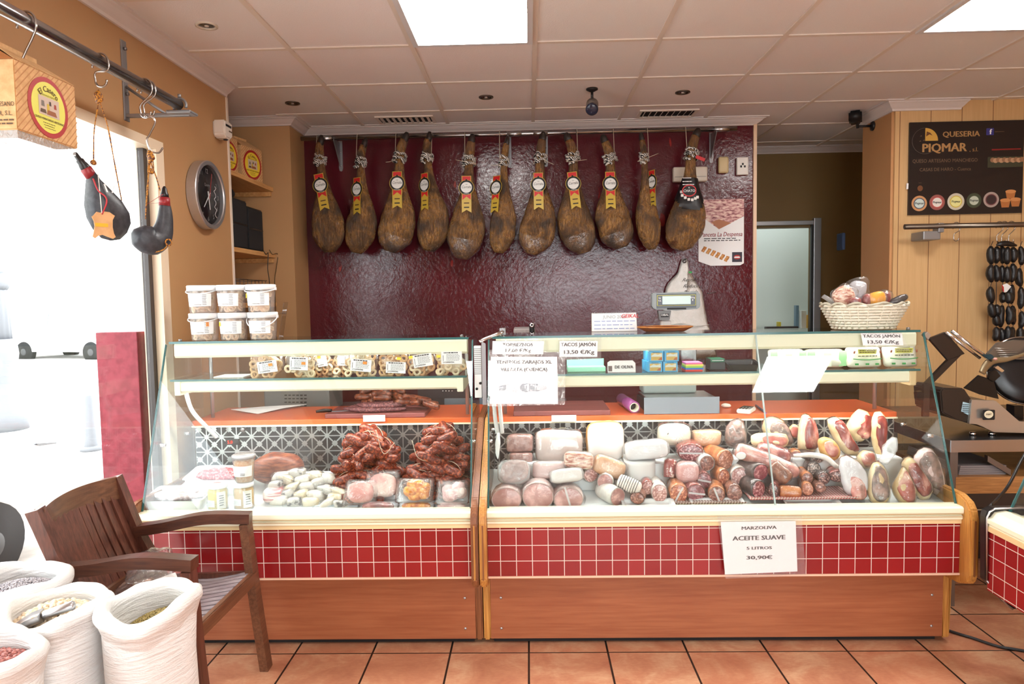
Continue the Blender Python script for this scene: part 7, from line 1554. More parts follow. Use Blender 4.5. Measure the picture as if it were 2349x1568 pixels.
for k, (cx, cyy, r, o1, o2, in_) in enumerate(((305, 1230, 108, (196, 142, 96), (70, 80, 96), (196, 210, 206)), (553, 1220, 108, (150, 84, 78), (186, 80, 76), (222, 216, 208)), (814, 1215, 118, (198, 190, 172), (206, 180, 80), (226, 222, 150)), (1065, 1205, 104, (62, 70, 52), (72, 82, 60), (190, 196, 178)), (1303, 1198, 108, (170, 150, 142), (110, 60, 64), (52, 34, 36)))):
    d = disc('cheese_wheel_print', P(cx, cyy), X, Z, r*u_, r*u_, .0006, plain('wheel_%d' % k, C(*o1), .5), board, 28); disc('wheel_ring', P(cx, cyy, .0007), X, Z, r*.74*u_, r*.72*u_, .0003, plain('wheel_ring_%d' % k, C(*o2), .5), d, 24); disc('wheel_label', P(cx, cyy, .0011), X, Z, r*.62*u_, r*.60*u_, .0003, plain('wheel_label_%d' % k, C(*in_), .5), d, 24)
    if k < 4: text('Piqmar', 44*u_, M_ink, P(cx, cyy, .0012), X, Z, d, .02)
for cx, cyy in ((1500, 1250), (1640, 1240), (1570, 1130)):
    d = prism('pot_print', [(-50*u_, -60*u_), (50*u_, -60*u_), (70*u_, 40*u_), (-70*u_, 40*u_)], P(cx, cyy), X, Z, .0006, plain('pot_ink', C(180, 112, 60), .5), board); disc('pot_rim', P(cx, cyy-40, .0008), X, Z, 74*u_, 26*u_, .0003, plain('pot_rim_ink', C(206, 140, 84), .5), d, 18)
tag(prism('tape_scrap', [(-.006, -.02), (.006, -.018), (.008, .018), (-.004, .02)], U(2081, 427, 'y', SY), X, Z, .002, M_paper), 'torn white tape scrap at the edge of the black sign', 'tape')
RY = 4.6; a = U(2075, 520, 'y', RY); zr2 = a.z-.0
t = T('wall_rail', 'dull steel rail with hooks on the wood panelled wall', 'rail', (a.x+.4, RY, zr2)); loft('pipe', [(a.x, RY, zr2), (4.2, RY, zr2)], .017, plain('bronze_steel', C(124, 112, 100), .3, .9), t, 16)
b = U(2120, 540, 'y', 4.7); box('wall_bracket', b.x-.06, b.x+.05, 4.60, 4.748, zr2-.085, zr2-.03, M_brk, t, .006); box('bracket_clip', b.x+.03, b.x+.065, 4.59, 4.66, zr2-.04, zr2+.02, M_brk, t, .004)
def rhook(px, pyb, label): p = U(px, pyb, 'y', RY); q = U(px+5, 520, 'y', RY); return shook(RY, zr2, p.z+.016, label, q.x, .003, .022, .015, 'rail_hook')
rhook(2189, 553, 'bare steel hook on the wood wall rail below the sign')
for px in (2288, 2299, 2315): rhook(px, 556, 'steel hook carrying black puddings on the wood wall rail')['group'] = 'steel hooks carrying black puddings'
M_morc = spotty('black_pudding_skin', C(16, 15, 17), C(32, 29, 30), 60, .35, .3)
CH = [(2274, [(566, 604), (609, 645), (659, 693), (697, 726)]), (2285, [(567, 602), (610, 644), (700, 722), (724, 745), (752, 780)]), (2298, [(566, 602), (611, 645), (672, 692), (702, 748), (754, 784)]), (2311, [(568, 604), (613, 646), (670, 694), (704, 742), (750, 780)]), (2322, [(568, 600), (606, 645), (655, 694), (703, 742), (752, 782)]), (2341, [(567, 606), (617, 655), (660, 706), (716, 750), (752, 782)])]
rnd = random.Random(3)
for k, (px, L) in enumerate(CH):
    y = RY-.012+.014*(k % 3); p0 = U(px, 562, 'y', y); t = T('black_pudding_string', 'string of small black puddings hanging from a hook on the wood wall', 'sausage', p0-Z*.55, 'black pudding strings hanging on the wood wall rail'); tops = []
    for a_, b_ in L:
        a1, b1_ = U(px+rnd.uniform(-2, 2), a_-2, 'y', y), U(px+rnd.uniform(-3, 3), b_+2, 'y', y); m = (a1+b1_)/2+V((rnd.uniform(-.012, .012), 0, 0))
        loft('link', [a1, m, b1_], [.008, .021, .0235, .0235, .021, .008], M_morc, t, 10, n=5, jit=.12); tops += [a1, b1_]
    tube('link_string', [U(px+4, 553, 'y', RY)]+tops, .0022, M_morc, t, 5)
t = tag(loft('black_pudding', [U(2286, 562, 'y', RY-.03), U(2305, 558, 'y', RY-.03), U(2332, 563, 'y', RY-.03)], [.006, .017, .018, .017, .006], M_morc, None, 10, n=5), 'single black pudding lying across the hooks above the strings', 'sausage')
c = U(2308, 660, 'y', RY-.035); t = T('price_tag', 'white paper tag pinned among the black puddings', 'tag', c); prism('paper', [(-.026, .02), (.0, .03), (.03, .008), (.008, -.026), (-.01, -.028), (-.016, .0)][::-1], c, X, V((0, -.2, 1)).normalized(), .0012, M_paper, t)
prism('ribbon', [(-.03, .018), (-.018, .02), (-.014, -.026), (-.022, -.02)][::-1], c-Y*.002, X, Z, .001, M_lred, t)
# ---------------------------------------------------------------- steel table with the meat slicer
TZ = .80; fl_ = U(2165, 1010, 'y', 3.28); M_blacktop = plain('black_worktop', C(34, 34, 36), .25)
t = T('steel_table', 'steel table with a black top and plywood lower shelf under the slicer', 'table', (2.6, 3.6, 0))
box('tabletop', 1.955, 3.3, 3.285, 4.3, TZ-.012, TZ, M_blacktop, t, .002); box('front_edge', 1.95, 3.3, 3.278, 3.285, TZ-.055, TZ+.001, M_steel, t, .001); box('side_edge', 1.948, 1.955, 3.28, 4.3, TZ-.055, TZ+.001, M_steel, t, .001)
for x in (1.98, 3.25):
    for y in (3.32, 3.86): box('leg', x-.018, x+.018, y-.018, y+.018, 0, TZ-.05, M_dsteel, t)
zb_ = U(2250, 1130, 'y', 3.31).z; zt_ = U(2250, 1092, 'y', 3.31).z
box('lower_shelf', 1.99, 3.24, 3.30, 3.88, zb_, zt_, wood('striped_plywood', C(140, 92, 50), C(206, 150, 92), 0, 9, .4, .05, 40), t)
obox('brace', (U(2262, 1050, 'y', 3.33)+U(2315, 1082, 'y', 3.33))/2, (U(2315, 1082, 'y', 3.33)-U(2262, 1050, 'y', 3.33))/2, Y*.012, V((0, 0, .014)), M_dsteel, t)
q0, q1 = U(2193, 1095, 'y', 3.36), U(2302, 1072, 'y', 3.36)
for k in range(5): 
    zz = zt_+k*.009; tag(box('grey_sheet', q0.x+.002*k, q1.x-.002*(k % 2), 3.34, 3.8, zz, zz+.008, plain('grey_boardsheet', C(150, 142, 144), .6), bev=.001), 'grey board sheet in the stack on the plywood shelf', 'board', 'grey board sheets stacked under the slicer table')
t = T('low_cabinet', 'dark low cabinet with a pale edge line behind the two cases', 'cabinet', (2.6, 3.95, 0)); M_dkcab = plain('cabinet_dark', C(62, 54, 48), .5)
box('carcass', 1.80, 3.3, 3.92, 4.25, .0, .58, M_dkcab, t); box('door_edge_line', 1.80, 3.3, 3.915, 3.921, .27, .276, M_card, t); box('plinth', 1.80, 3.3, 3.9, 3.92, 0, .09, M_black, t); box('door', 1.82, 3.28, 3.90, 3.918, .29, .57, plain('cabinet_brown', C(84, 74, 66), .5), t, .003)
QY = 3.40
def q_(px, py, y=QY): return U(px, py, 'y', y)
def plate(name, pts, y, d, m, par, bev=.002):
    o = q_(*pts[0], y); pp = [(q_(a, b, y).x-o.x, q_(a, b, y).z-o.z) for a, b in pts]; pp = pp[::-1] if sum(pp[i-1][0]*pp[i][1]-pp[i][0]*pp[i-1][1] for i in range(len(pp))) < 0 else pp
    return prism(name, pp, (o.x, y, o.z), X, Z, -d, m, par, bev) if d > 0 else prism(name, pp, (o.x, y, o.z), X, Z, -d, m, par, bev)
t = T('meat_slicer', 'steel and black meat slicer standing on the steel table', 'slicer', (q_(2275, 1000).x, 3.5, TZ))
M_slst = plain('slicer_aluminium', C(196, 190, 182), .28, .75); M_sldk = plain('slicer_dark', C(56, 46, 40), .3, .3); M_slblk = plain('slicer_black', C(30, 28, 28), .25, .2); M_slgrey = plain('slicer_grey', C(112, 102, 92), .35, .4)
bp = plate('front_plate', [(2229, 917), (2285, 919), (2339, 968), (2430, 970), (2430, 995), (2281, 991), (2243, 972), (2224, 972)], 3.36, .02, M_slst, t)
plate('motor_box', [(2157, 897), (2163, 889), (2212, 890), (2230, 917), (2226, 972), (2186, 960), (2161, 946)], 3.38, .24, M_sldk, t, .006)
plate('base_body', [(2229, 920), (2285, 922), (2336, 970), (2425, 972), (2425, 992), (2281, 988), (2240, 970)], 3.385, .22, M_sldk, t)
o = q_(2268, 951, 3.337); em = prism('emblem_plate', rrect(.028, .024, .005), q_(2268, 951, 3.3385), X, Z, .0015, M_ink, bp); disc('emblem_disc', q_(2268, 950, 3.3365), X, Z, .021, .018, .0008, M_card, em, 24); text('MAT', .013, M_lbrown, q_(2268, 950, 3.3355), X, Z, em, .01)
lb = plate('warning_label', [(2209, 921), (2224, 925), (2222, 952), (2205, 943)], 3.376, .0012, plain('label_pale_blue', C(176, 206, 220), .4), t, 0); tinyprint(lb, q_(2215, 936, 3.3735), X, Z, .03, .045, 5, M_ink, 2)
for px, py in ((2275, 1001), (2232, 980), (2400, 1001)): c = q_(px, py, 3.40); lathe('foot', [(0, 0), (.016, 0), (.014, q_(px, 992, 3.4).z-TZ+.004), (0, q_(px, 992, 3.4).z-TZ+.004)], (c.x, 3.40, TZ), M_chrome, t, 16)
plate('carriage_plate', [(2131, 776), (2170, 761), (2214, 811), (2175, 826)], 3.42, .02, M_sldk, t); plate('arm', [(2176, 824), (2207, 813), (2134, 886), (2120, 882)], 3.42, .022, M_sldk, t); plate('arm_post', [(2120, 881), (2134, 884), (2132, 956), (2118, 956)], 3.42, .022, M_sldk, t)
plate('knob', [(2105, 899), (2120, 897), (2120, 919), (2107, 918)], 3.41, .04, M_slblk, t, .004)
plate('push_clip', [(2120, 768), (2128, 760), (2136, 768), (2130, 780)], 3.41, .03, M_slst, t)
for a, b, r in (((2170, 762), (2248, 821), .007), ((2183, 759), (2274, 827), .008)): loft('guide_rod', [q_(*a, 3.41), q_(*b, 3.41)], r, M_chrome, t, 12)
bc_ = q_(2352, 848, 3.48); rr = 76*S(3.48); nB2 = V((-.16, -.95, .22)).normalized()
lathe('blade_guard', [(0, .004), (rr*.55, .006), (rr*.9, 0), (rr, -.012), (rr*.96, -.03), (0, -.03)], bc_, M_slblk, t, 48, nB2); lathe('blade_rim', [(rr*.99, -.012), (rr*1.03, -.016), (rr*1.03, -.019), (rr*.97, -.022)], bc_, M_chrome, t, 48, nB2)
pp = plate('top_plate', [(2266, 812), (2290, 786), (2330, 780), (2430, 782), (2430, 830), (2340, 822), (2280, 828)], 3.45, .02, M_slgrey, t)
for k in range(6): loft('plate_ridge', [q_(2282+3*k, 798+5*k, 3.446), q_(2320+8*k, 800+4.6*k, 3.446)], .0016, M_slst, pp, 6)
loft('handle_band', [q_(2252, 856, 3.42), q_(2264, 836, 3.42), q_(2280, 827, 3.42), q_(2310, 824, 3.42), q_(2350, 812, 3.42), q_(2380, 800, 3.42)], [.016, .022, .014, .008, .008], plain('slicer_tan_steel', C(150, 134, 104), .3, .6), t, 12, flat=.3, updir=(0, 1, 0), n=5)
plate('guard_plate', [(2212, 890), (2246, 860), (2280, 872), (2292, 915), (2250, 905)], 3.44, .012, M_slblk, t); plate('lock_lever', [(2282, 843), (2289, 838), (2305, 850), (2299, 854)], 3.42, .016, M_chrome, t); plate('lever_mount', [(2270, 852), (2285, 848), (2296, 862), (2280, 876), (2268, 868)], 3.43, .016, M_slblk, t)
plate('blue_grip', [(2254, 814), (2276, 812), (2282, 820), (2270, 826)], 3.40, .02, plain('grip_blue', C(30, 60, 70), .4), t, .003); blob('pink_button', q_(2283, 823, 3.40), X*.01, Y*.008, Z*.007, plain('button_pink', C(206, 150, 140), .4), t, 0, 1, 0, 12, 8)
plate('rear_column', [(2326, 930), (2349, 930), (2349, 968), (2326, 962)], 3.55, .06, M_slblk, t)
# ---------------------------------------------------------------- second display case, set at a right angle
CX = 1.757; CY1, CY0 = 2.70, .9
t = T('display_case', 'second red tiled glass display case standing at a right angle past the wooden end', 'display case', (2.2, 1.9, 0))
M_tileC = tilemat('red_mosaic_tiles_side', CY1-.02, .345, 'y')
def along(name, poly, m, par, y0=CY0, y1=CY1): return prism(name, poly, (0, y1, 0), X, Z, y1-y0, m, par)
ep = [(U(a, b, 'y', CY1+.02)) for a, b in ((2252, 1182), (2256, 1168), (2270, 1161), (2330, 1160), (2420, 1165), (2420, 1400), (2313, 1390), (2300, 1380), (2252, 1325))]
along('end_board', [(p.x, p.z) for p in ep][::-1], plain('black_end_board', C(30, 26, 26), .3), t, CY1, CY1+.03)
loft('steel_trim', [p+V((.004, -.025, 0)) for p in [ep[8], ep[0], ep[1]+V((.004, 0, -.002)), ep[2]+Z*-.002, ep[3], ep[4]]], .004, M_steel, t, 8); loft('steel_trim', [ep[8]+V((.004, -.025, 0)), ep[7]+V((0, -.025, 0)), ep[6]+V((0, -.025, 0))], .004, M_steel, t, 8)
zc = U(2266, 1215, 'y', CY1).z; zt2 = zc+.0; zb2 = U(2285, 1362, 'y', CY1-.04).z
along('tile_panel', [(CX, zb2), (CX+.1, zb2-.04), (CX+.1, zt2), (CX, zt2)], M_tileC, t); along('front_rail', [(CX-.006, zt2), (CX+.1, zt2), (CX+.1, zt2+.066), (CX+.06, zt2+.076), (CX+.02, zt2+.07), (CX+.004, zt2+.05), (CX-.012, zt2+.046), (CX-.012, zt2+.03), (CX-.004, zt2+.026)], M_cream, t); along('rail_lip', [(CX-.008, zt2-.002), (CX, zt2-.002), (CX, zt2+.018), (CX-.008, zt2+.018)], M_creamd, t)
along('deck', [(CX+.06, zt2+.05), (CX+.6, zt2+.1), (CX+.6, zt2+.08), (CX+.06, zt2+.03)], M_deck, t); along('front_glass', [(CX+.072, zt2+.07), (CX+.078, zt2+.07), (CX+.36, .62+.69), (CX+.354, .62+.69)], M_glass, t)
along('glass_edge', [(CX+.070, zt2+.07), (CX+.080, zt2+.07), (CX+.362, 1.31), (CX+.352, 1.31)], M_edge, t, CY1-.006, CY1-.001)
along('base_panel', [(CX+.22, .03), (CX+.24, .03), (CX+.24, zb2), (CX+.22, zb2)], M_lam, t, CY0, CY1-.12); along('under_body', [(CX+.02, zb2-.002), (CX+.6, zb2-.05), (CX+.6, zb2+.02), (CX+.02, zb2+.02)], plain('under_dark', C(60, 46, 38), .6), t)
f0 = U(2340, 1517, 'z', 0); box('leg', f0.x-.012, f0.x+.012, 2.62, 2.645, .03, .33, plain('leg_pale_steel', C(180, 186, 196), .35, .4), t); lathe('leg_foot', [(0, 0), (.016, 0), (.012, .03), (0, .03)], (f0.x, 2.632, 0), M_black, t, 14)
for k, (px, py) in enumerate(((2325, 1196), (2340, 1186), (2352, 1204))):
    c = V((CX+.13+.07*k, 2.6-.10*k, zt2+.075)); blob_ = blob('wrapped_meat', c, X*.05, Y*.06, Z*.022, M_lgrey, None, .2, 20, k, 18, 10); tag(blob_, ('greyish meat pack at the near end of the right angled case', 'pale meat pack in the middle of the right angled case end', 'pale meat pack farthest along the right angled case')[k], 'meat pack')
a, b, c, d = U(2190, 1450, 'z', .007), U(2230, 1462, 'z', .007), U(2290, 1482, 'z', .007), U(2338, 1490, 'z', .007)
tag(tube('floor_cable', [a+V((-.2, .25, 0)), a, b, c, d, d+V((.2, -.1, 0))], .006, M_black, None, 8, 5), 'black cable running over the floor between the two cases', 'cable')
tag(tube('power_cable', [U(2380, 1000, 'y', 3.1), U(2349, 1045, 'y', 3.05), U(2315, 1110, 'y', 2.95), U(2290, 1142, 'y', 2.85), U(2272, 1160, 'y', 2.75)], .006, M_black, None, 8, 5), 'black power cable drooping from the slicer table to the right angled case', 'cable')
# side room behind the corridor door
t = T('door_frame', 'aluminium door frame of the pale side room beyond the red wall', 'door frame', (2.1, 6.15, 0)); t['kind'] = 'structure'
DY = 6.12; a = U(1735, 520, 'y', DY); b = U(1874, 520, 'y', DY); ht = U(1800, 516, 'y', DY).z
box('post', b.x-.03, b.x+.03, 6.10, 6.16, 0, U(1874, 500, 'y', DY).z, M_alu, t, .003); box('lintel', 1.80, b.x-.03, 6.115, 6.15, ht, ht+.035, M_alu, t, .003); box('dark_gasket', b.x-.045, b.x-.03, 6.12, 6.15, 0, ht, M_black, t)
t = T('side_room_counter', 'white counter inside the pale side room', 'counter', (2.3, 6.8, 0)); zc_ = U(1800, 757, 'y', 6.7).z; box('counter_body', 1.6, 3.05, 6.6, 7.05, 0, zc_-.03, M_cold, t); box('counter_top', 1.58, 3.07, 6.58, 7.07, zc_-.03, zc_, M_white, t)
def thingbox(name, x0, x1, top, y, col, label, cat):
    a, b = U(x0, 755, 'y', y), U(x1, top, 'y', y); tag(box(name, a.x, b.x, y, y+.06, zc_, b.z, plain('col_%s' % name, C(*col), .5), bev=.004), label, cat)
thingbox('spray_bottle', 1838, 1850, 712, 6.8, (226, 230, 228), 'white bottle on the side room counter', 'bottle'); thingbox('yellow_carton', 1786, 1792, 738, 6.7, (220, 206, 60), 'narrow yellow carton on the side room counter', 'carton'); thingbox('dark_tray', 1758, 1832, 748, 6.65, (60, 54, 52), 'dark tray on the side room counter', 'tray'); thingbox('blue_bottle', 1826, 1833, 700, 6.85, (110, 140, 160), 'slim blue grey bottle on the side room counter', 'bottle'); thingbox('orange_carton', 1855, 1860, 722, 6.75, (226, 180, 70), 'orange carton on the side room counter', 'carton')
tl_ = T('ceiling_light', 'unseen light panel added to brighten the pale side room', 'light', (2.3, 6.7, H-.03)); box('diffuser', 1.9, 2.7, 6.5, 6.9, H-.03, H-.001, glow('side_room_fill_light', (.95, 1, 1, 1), 7), tl_); box('frame', 1.88, 2.72, 6.48, 6.92, H-.012, H+.002, M_bar, tl_)  # unseen panel, added because the side room had no light
tag(box('wall_cloth', 2.37, 2.395, 5.4, 5.5, U(1975, 570, 'y', 5.3).z, U(1975, 530, 'y', 5.3).z, plain('navy_cloth', C(40, 54, 80), .8), bev=.008), 'dark blue cloth hanging behind the pillar edge', 'cloth')
# ---------------------------------------------------------------- wooden armchair
M_chair = wood('dark_stained_wood', C(66, 36, 28), C(108, 64, 50), 2, 5, .32, .08, 16); M_chairx = wood('dark_stained_rail', C(62, 34, 25), C(92, 54, 38), 0, 5, .32, .08, 16); M_chairy = wood('lighter_brown_wood', C(84, 50, 34), C(118, 78, 54), 1, 5, .32, .08, 16)  # M_chairy is the lighter brown of the three chair woods
M_slat = wood('slat_painted_sheen', C(132, 122, 128), C(176, 168, 172), 0, 6, .15, .03, 10)  # grey lilac colour stands for daylight reflected on dark brown slats
NF, FF = V((-1.118, 2.285, 0)), V((-1.100, 2.765, 0)); NT, FT = V((-1.142, 2.25, .618)), V((-1.148, 2.735, .618))
NB, FB = U(80, 1168, 'z', .83), U(262, 1094, 'z', .83); NR, FR = V((-1.50, 2.30, .40)), V((-1.49, 2.71, .40))
t = T('armchair', 'dark wooden armchair with slatted back and seat beside the white sacks', 'chair', (-1.3, 2.5, 0))
def bar(name, a, b, w1, w2, m, up=Y, par=None, bev=.004):
    a, b = V(a), V(b); d = (b-a); u = (up-d*(up.dot(d)/d.length_squared)).normalized(); s = d.cross(u).normalized(); return obox(name, (a+b)/2, d/2, u*w1/2, s*w2/2, m, par or t, bev)
def sbar(name, pts, w1, w2, m, up=Z, par=None, n=6):
    """bar of rectangular section along a curve"""
    P = smoothpath(pts, n); vs, fs = [], []
    for i, p in enumerate(P):
        d = (P[min(i+1, len(P)-1)]-P[max(0, i-1)]).normalized(); u = (up-d*up.dot(d)).normalized(); s = d.cross(u); 
        for a, b in ((-1, -1), (1, -1), (1, 1), (-1, 1)): vs.append(p+u*a*w1/2+s*b*w2/2)
    for i in range(len(P)-1):
        for k in range(4): fs.append((i*4+k, i*4+(k+1) % 4, (i+1)*4+(k+1) % 4, (i+1)*4+k))
    fs += [(3, 2, 1, 0), tuple(range((len(P)-1)*4, len(P)*4))]; bm = bmesh.new(); bv = [bm.verts.new(v) for v in vs]
    for f in fs: bm.faces.new([bv[i] for i in f])
    return frombm(name, bm, m, par or t)
sbar('leg', [NF, NF.lerp(NT, .5)+X*-.004, NT], .034, .050, M_chair, X); sbar('leg', [FF, FF.lerp(FT, .5)+X*-.004, FT], .034, .050, M_chairy, X)
for R_, B_, s in ((NR, NB, -1), (FR, FB, 1)):
    sbar('leg', [R_+V((-.10, 0, -.40)), R_+V((-.03, 0, -.18)), R_, R_.lerp(B_, .5)+V((-.004, 0, -.012)), B_], .045, .040, M_chair, X)
def backpt(u, v, off=0): # u along the back near->far, v up, concave
    a = NR.lerp(NB, v); b = FR.lerp(FB, v); p = a.lerp(b, u); return p+V((-.035*(1-(2*u-1)**2)-.0+off, 0, .012*(1-(2*u-1)**2) if v > .8 else 0))
sbar('top_rail', [backpt(k/6, .905) for k in range(7)], .030, .085, M_chairy, X); sbar('lower_rail', [backpt(k/6, .12) for k in range(7)], .026, .05, M_chairy, X)
ns = 10
for k in range(ns): u = (k+.5)/ns; u = .055+.89*u; sbar('back_slat', [backpt(u, .12), backpt(u, .5, -.004), backpt(u, .86)], .012, .034, M_chair, X)
for R_, B_, T_, s in ((NR, NB, NT, -1), (FR, FB, FT, 1)):
    m = R_.lerp(B_, .52); e = T_+V((.022, 0, .022))
    sbar('armrest', [m+V((.0, 0, -.012)), m.lerp(e, .25)+Z*-.004, m.lerp(e, .6)+Z*.014, e], .040, .052, M_chairx, Z)
zs_ = .392; F1, F2 = V((-1.135, 2.275, zs_)), V((-1.128, 2.75, zs_))
bar('seat_rail', F1, F2, .024, .055, M_chairy, X); bar('seat_rail', NR+V((0, 0, -.01)), FR+V((0, 0, -.01)), .024, .055, M_chair, X); bar('seat_rail', F1+Y*.01, NR+V((0, -.01, -.01)), .024, .05, M_chair, Y); bar('seat_rail', F2, FR+V((0, .01, -.01)), .024, .05, M_chair, Y)
for k in range(12):
    u = (k+.5)/12; a, b = F1.lerp(F2, u)+V((-.008, 0, .022)), NR.lerp(FR, u)+V((.01, 0, .012)); sbar('seat_slat', [a, a.lerp(b, .5)-Z*.022, b], .010, .027, M_slat, Z)
# snack bag on the seat
c = U(285, 1300, 'x', -1.40); c = V((-1.38, 2.47, .455)); t = T('snack_bag', 'clear bag of pale nuts lying on the wooden armchair', 'snack bag', V((-1.38, 2.47, .415)))
M_nut = spotty('pale_nuts', C(196, 150, 100), C(230, 204, 164), 60, .6, .3)
vs, fs = [], []; rnd = random.Random(9)
def addball(vs, fs, c, r, sq=1.0, rot=0):
    b = len(vs); 
    for j in range(4):
        ph = (-PI/2+PI*(j+.5)/4)
        for i in range(6): a = 2*PI*i/6+rot; vs.append(V(c)+V((math.cos(a)*math.cos(ph)*r, math.sin(a)*math.cos(ph)*r, math.sin(ph)*r*sq)))
    for j in range(3):
        for i in range(6): fs.append((b+j*6+i, b+j*6+(i+1) % 6, b+(j+1)*6+(i+1) % 6, b+(j+1)*6+i))
    fs.append(tuple(b+i for i in range(5, -1, -1))); fs.append(tuple(b+18+i for i in range(6)))
for k in range(150): a = rnd.uniform(0, 2*PI); q = math.sqrt(rnd.random()); addball(vs, fs, c+V((math.cos(a)*q*.075, math.sin(a)*q*.10, -.025+rnd.random()*.05*(1-q*.6))), .0105, .9, a)
o = mk('nuts', vs, fs, M_nut, t, True); o['kind'] = 'stuff'
blob('clear_bag', c+Z*.025, X*.095, Y*.125, Z*.06, M_bagfilm, t, .35, 20, 2, 30, 16, .8); blob('bag_top', c+V((-.02, .03, .088)), X*.06, Y*.11, Z*.045, M_clear, t, .5, 22, 5, 26, 14, .8)
prism('white_label', [(-.04, -.018), (.04, -.018), (.04, .018), (-.04, .018)], c+V((.06, -.03, .05)), V((.5, .8, 0)).normalized(), V((-.5, .3, .8)).normalized(), .001, M_paper, t)
# ---------------------------------------------------------------- sacks of pulses
def sackmat():
    n = N('white_woven_sack'); co = n.obj(); x, y, z = n.xyz(co); f = n.noise(n.map(co, (2, 2, 16)), 4, 4, .6, 1.2); f2 = n.noise(co, 240, 2)
    cr = n.noise(n.map(co, (1, 1, 5), rot=(.25, .15, 0)), 13, 3, .5, .8); h = n.math('ADD', n.math('MULTIPLY', f, .7), n.math('ADD', n.math('MULTIPLY', f2, .06), n.math('MULTIPLY', cr, .5)))
    return n.done(n.bsdf(C(226, 226, 224), .55, 0, n.bump(h, .55, .02)))
M_sack = sackmat()
def sack(label, c, rx, ry, h, roll, seed, rot=0, dip=.06, bulge=.97):
    """open sack: c is the rim centre, body reaches the floor"""
    c = V(c); t = T('grain_sack', label, 'sack', (c.x, c.y, 0)); seg = 56
    def ringp(a, z, k, sd):
        w_ = 1+.05*mnoise.noise(V((math.cos(a)*1.6, math.sin(a)*1.6, z*3+sd)))+.03*mnoise.noise(V((math.cos(a)*4, math.sin(a)*4, z*7+sd*2)))
        x, y = math.cos(a)*rx*k*w_, math.sin(a)*ry*k*w_; return V((c.x+x*math.cos(rot)-y*math.sin(rot), c.y+x*math.sin(rot)+y*math.cos(rot), z))
    tilt = lambda a: .010*math.sin(a*2+seed)+.008*math.sin(3*a+seed*2)
    prof = [(.0, .86), (.02, .97), (.25*h, bulge+.02), (.5*h, bulge+.02), (.75*h, bulge), (.92*h, 1.02), (.97*h, 1.0)]
    vs, fs = [], []
    for z, k in prof:
        for j in range(seg): a = 2*PI*j/seg; vs.append(ringp(a, z+(tilt(a) if z > .5*h else 0), k, seed))
    for i in range(len(prof)-1):
        for j in range(seg): fs.append((i*seg+j, i*seg+(j+1) % seg, (i+1)*seg+(j+1) % seg, (i+1)*seg+j))
    fs.append(list(range(seg))[::-1]); mk('sack_body', vs, fs, M_sack, t, True)
    P = []; 
    vs, fs = [], []; m = 12                                  # rolled rim, thicker in places, and the inner wall
    prof2 = [(1.0+.0, -.06)]+[(1-.0+roll/rx*math.cos(q)*1.0, roll*1.15*math.sin(q)) for q in [-.9+k*(PI+1.2)/m for k in range(m+1)]]+[(.90, -.05), (.86, -dip-.03)]
    for k_, dz in prof2:
        for j in range(seg): 
            a = 2*PI*j/seg; f = 1+.30*mnoise.noise(V((math.cos(a)*2.2, math.sin(a)*2.2, seed*3.3))); vs.append(ringp(a, h+dz*f+tilt(a), k_ if k_ < 1 else 1+(k_-1)*f, seed))
    for i in range(len(prof2)-1):
        for j in range(seg): fs.append((i*seg+j, i*seg+(j+1) % seg, (i+1)*seg+(j+1) % seg, (i+1)*seg+j))
    mk('rolled_rim', vs, fs, M_sack, t, True)
    return t
def pulses(name, label, c, rx, ry, r, n, mat, seed, heap=.02, sq=.85, off=(0, 0), slope=(0, 0)):
    rnd = random.Random(seed); vs, fs = [], []
    nn = 22                                                    # bed under the loose grains
    b0 = [V(c)+V((math.cos(a)*rx*.98+off[0], math.sin(a)*ry*.98+off[1], -.02)) for a in [2*PI*k/nn for k in range(nn)]]; vs += b0; vs.append(V(c)+V((off[0], off[1], heap-r*.8))); fs += [(k, (k+1) % nn, nn) for k in range(nn)]
    for k in range(n):
        a = rnd.uniform(0, 2*PI); q = math.sqrt(rnd.random()); x, y = math.cos(a)*q*rx, math.sin(a)*q*ry; addball(vs, fs, V(c)+V((x+off[0], y+off[1], heap*(1-q*q)+slope[0]*x+slope[1]*y-.02*q*q+r*rnd.uniform(-.5, .5))), r*rnd.uniform(.85, 1.15), sq, a)
    o = mk(name, vs, fs, mat, None, True); return tag(o, label, name.replace('_', ' '), None, 'stuff')
S1, S2, S3, S4 = V((-1.095, 1.93, .645)), V((-1.348, 1.90, .645)), V((-1.58, 2.06, .65)), V((-1.345, 1.635, .64))
sack('white woven sack of green lentils, tallest and next to the armchair leg', S1, .112, .14, S1.z, .020, 1, 0, .09)
sack('white woven sack of chickpeas with a metal scoop, between two others', S2, .122, .135, S2.z, .020, 2, .3, .045)
sack('white woven sack of grey lentils standing against the shop window side', S3, .125, .145, S3.z, .022, 3, .2, .04, 1.02)
sack('white woven sack of reddish beans, lowest and cut by the picture edge', S4, .115, .115, S4.z, .018, 4, 0, .04)
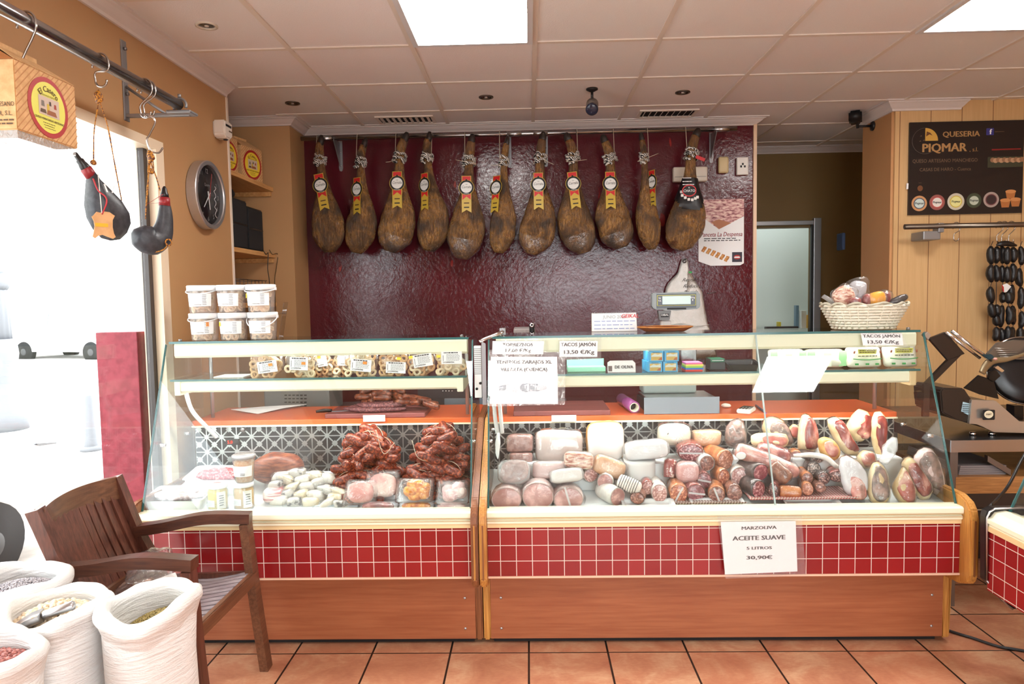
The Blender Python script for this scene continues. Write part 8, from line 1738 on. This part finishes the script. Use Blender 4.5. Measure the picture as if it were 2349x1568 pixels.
pulses('green_lentils', 'greenish brown lentils low inside the sack by the armchair', S1+V((0, 0.01, -.06)), .098, .122, .0042, 1500, spotty('green_lentil', C(120, 104, 50), C(176, 156, 92), 300, .5, 0), 1, .015, .5, (0, 0), (.12, .1))
pulses('chickpeas', 'pale round chickpeas filling the middle sack under the scoop', S2+V((.0, -.01, -.012)), .106, .116, .0085, 560, spotty('chickpea_beige', C(206, 178, 142), C(238, 222, 196), 120, .5, .1), 2, .024)
pulses('grey_lentils', 'small dark grey lentils filling the sack against the window', S3+V((0, -.01, -.012)), .110, .128, .0042, 3000, spotty('grey_lentil', C(96, 90, 96), C(196, 188, 190), 260, .5, 0, .42, .6), 3, .018, .6)
pulses('red_beans', 'reddish brown beans in the sack at the picture edge', S4+V((0, 0, -.014)), .10, .10, .0075, 420, spotty('bean_red', C(136, 66, 60), C(196, 130, 120), 110, .4, .1), 4, .018)
# metal scoop on the chickpeas
h0, h1 = U(98, 1412, 'z', .664), U(171, 1386, 'z', .684); d = (h1-h0).normalized(); t = T('metal_scoop', 'polished metal scoop with a tubular handle lying on the chickpeas', 'scoop', h0-d*.03-Z*.01)
loft('handle', [h0, h0.lerp(h1, .06), h0.lerp(h1, .94), h1], [.009, .0125, .0125, .010], M_steel, t, 18)
up = (Z-d*Z.dot(d)).normalized(); s = d.cross(up); vs, fs = [], []; m = 14; rows = [(0, .95, 1.0), (-.03, 1.0, .98), (-.06, 1.0, .8), (-.085, .9, .55)]
for th in (0, .0016):
    for l, k, arc in rows:
        for j in range(m+1): a = PI+(-PI*arc/2+PI*arc*j/m)+PI/2; rr_ = .030*k-th; vs.append(h0+d*(l-.002)+s*(math.cos(a)*rr_)+up*(math.sin(a)*rr_+.012))
n_ = (m+1)*4
for th in (0, n_):
    for i in range(3):
        for j in range(m): f = (th+i*(m+1)+j, th+i*(m+1)+j+1, th+(i+1)*(m+1)+j+1, th+(i+1)*(m+1)+j); fs.append(f if th else f[::-1])
for j in range(m): fs.append((3*(m+1)+j, 3*(m+1)+j+1, n_+3*(m+1)+j+1, n_+3*(m+1)+j))
fs.append(tuple(range(m+1))+tuple()) ; mk('scoop_bowl', vs, fs, M_steel, t, True)
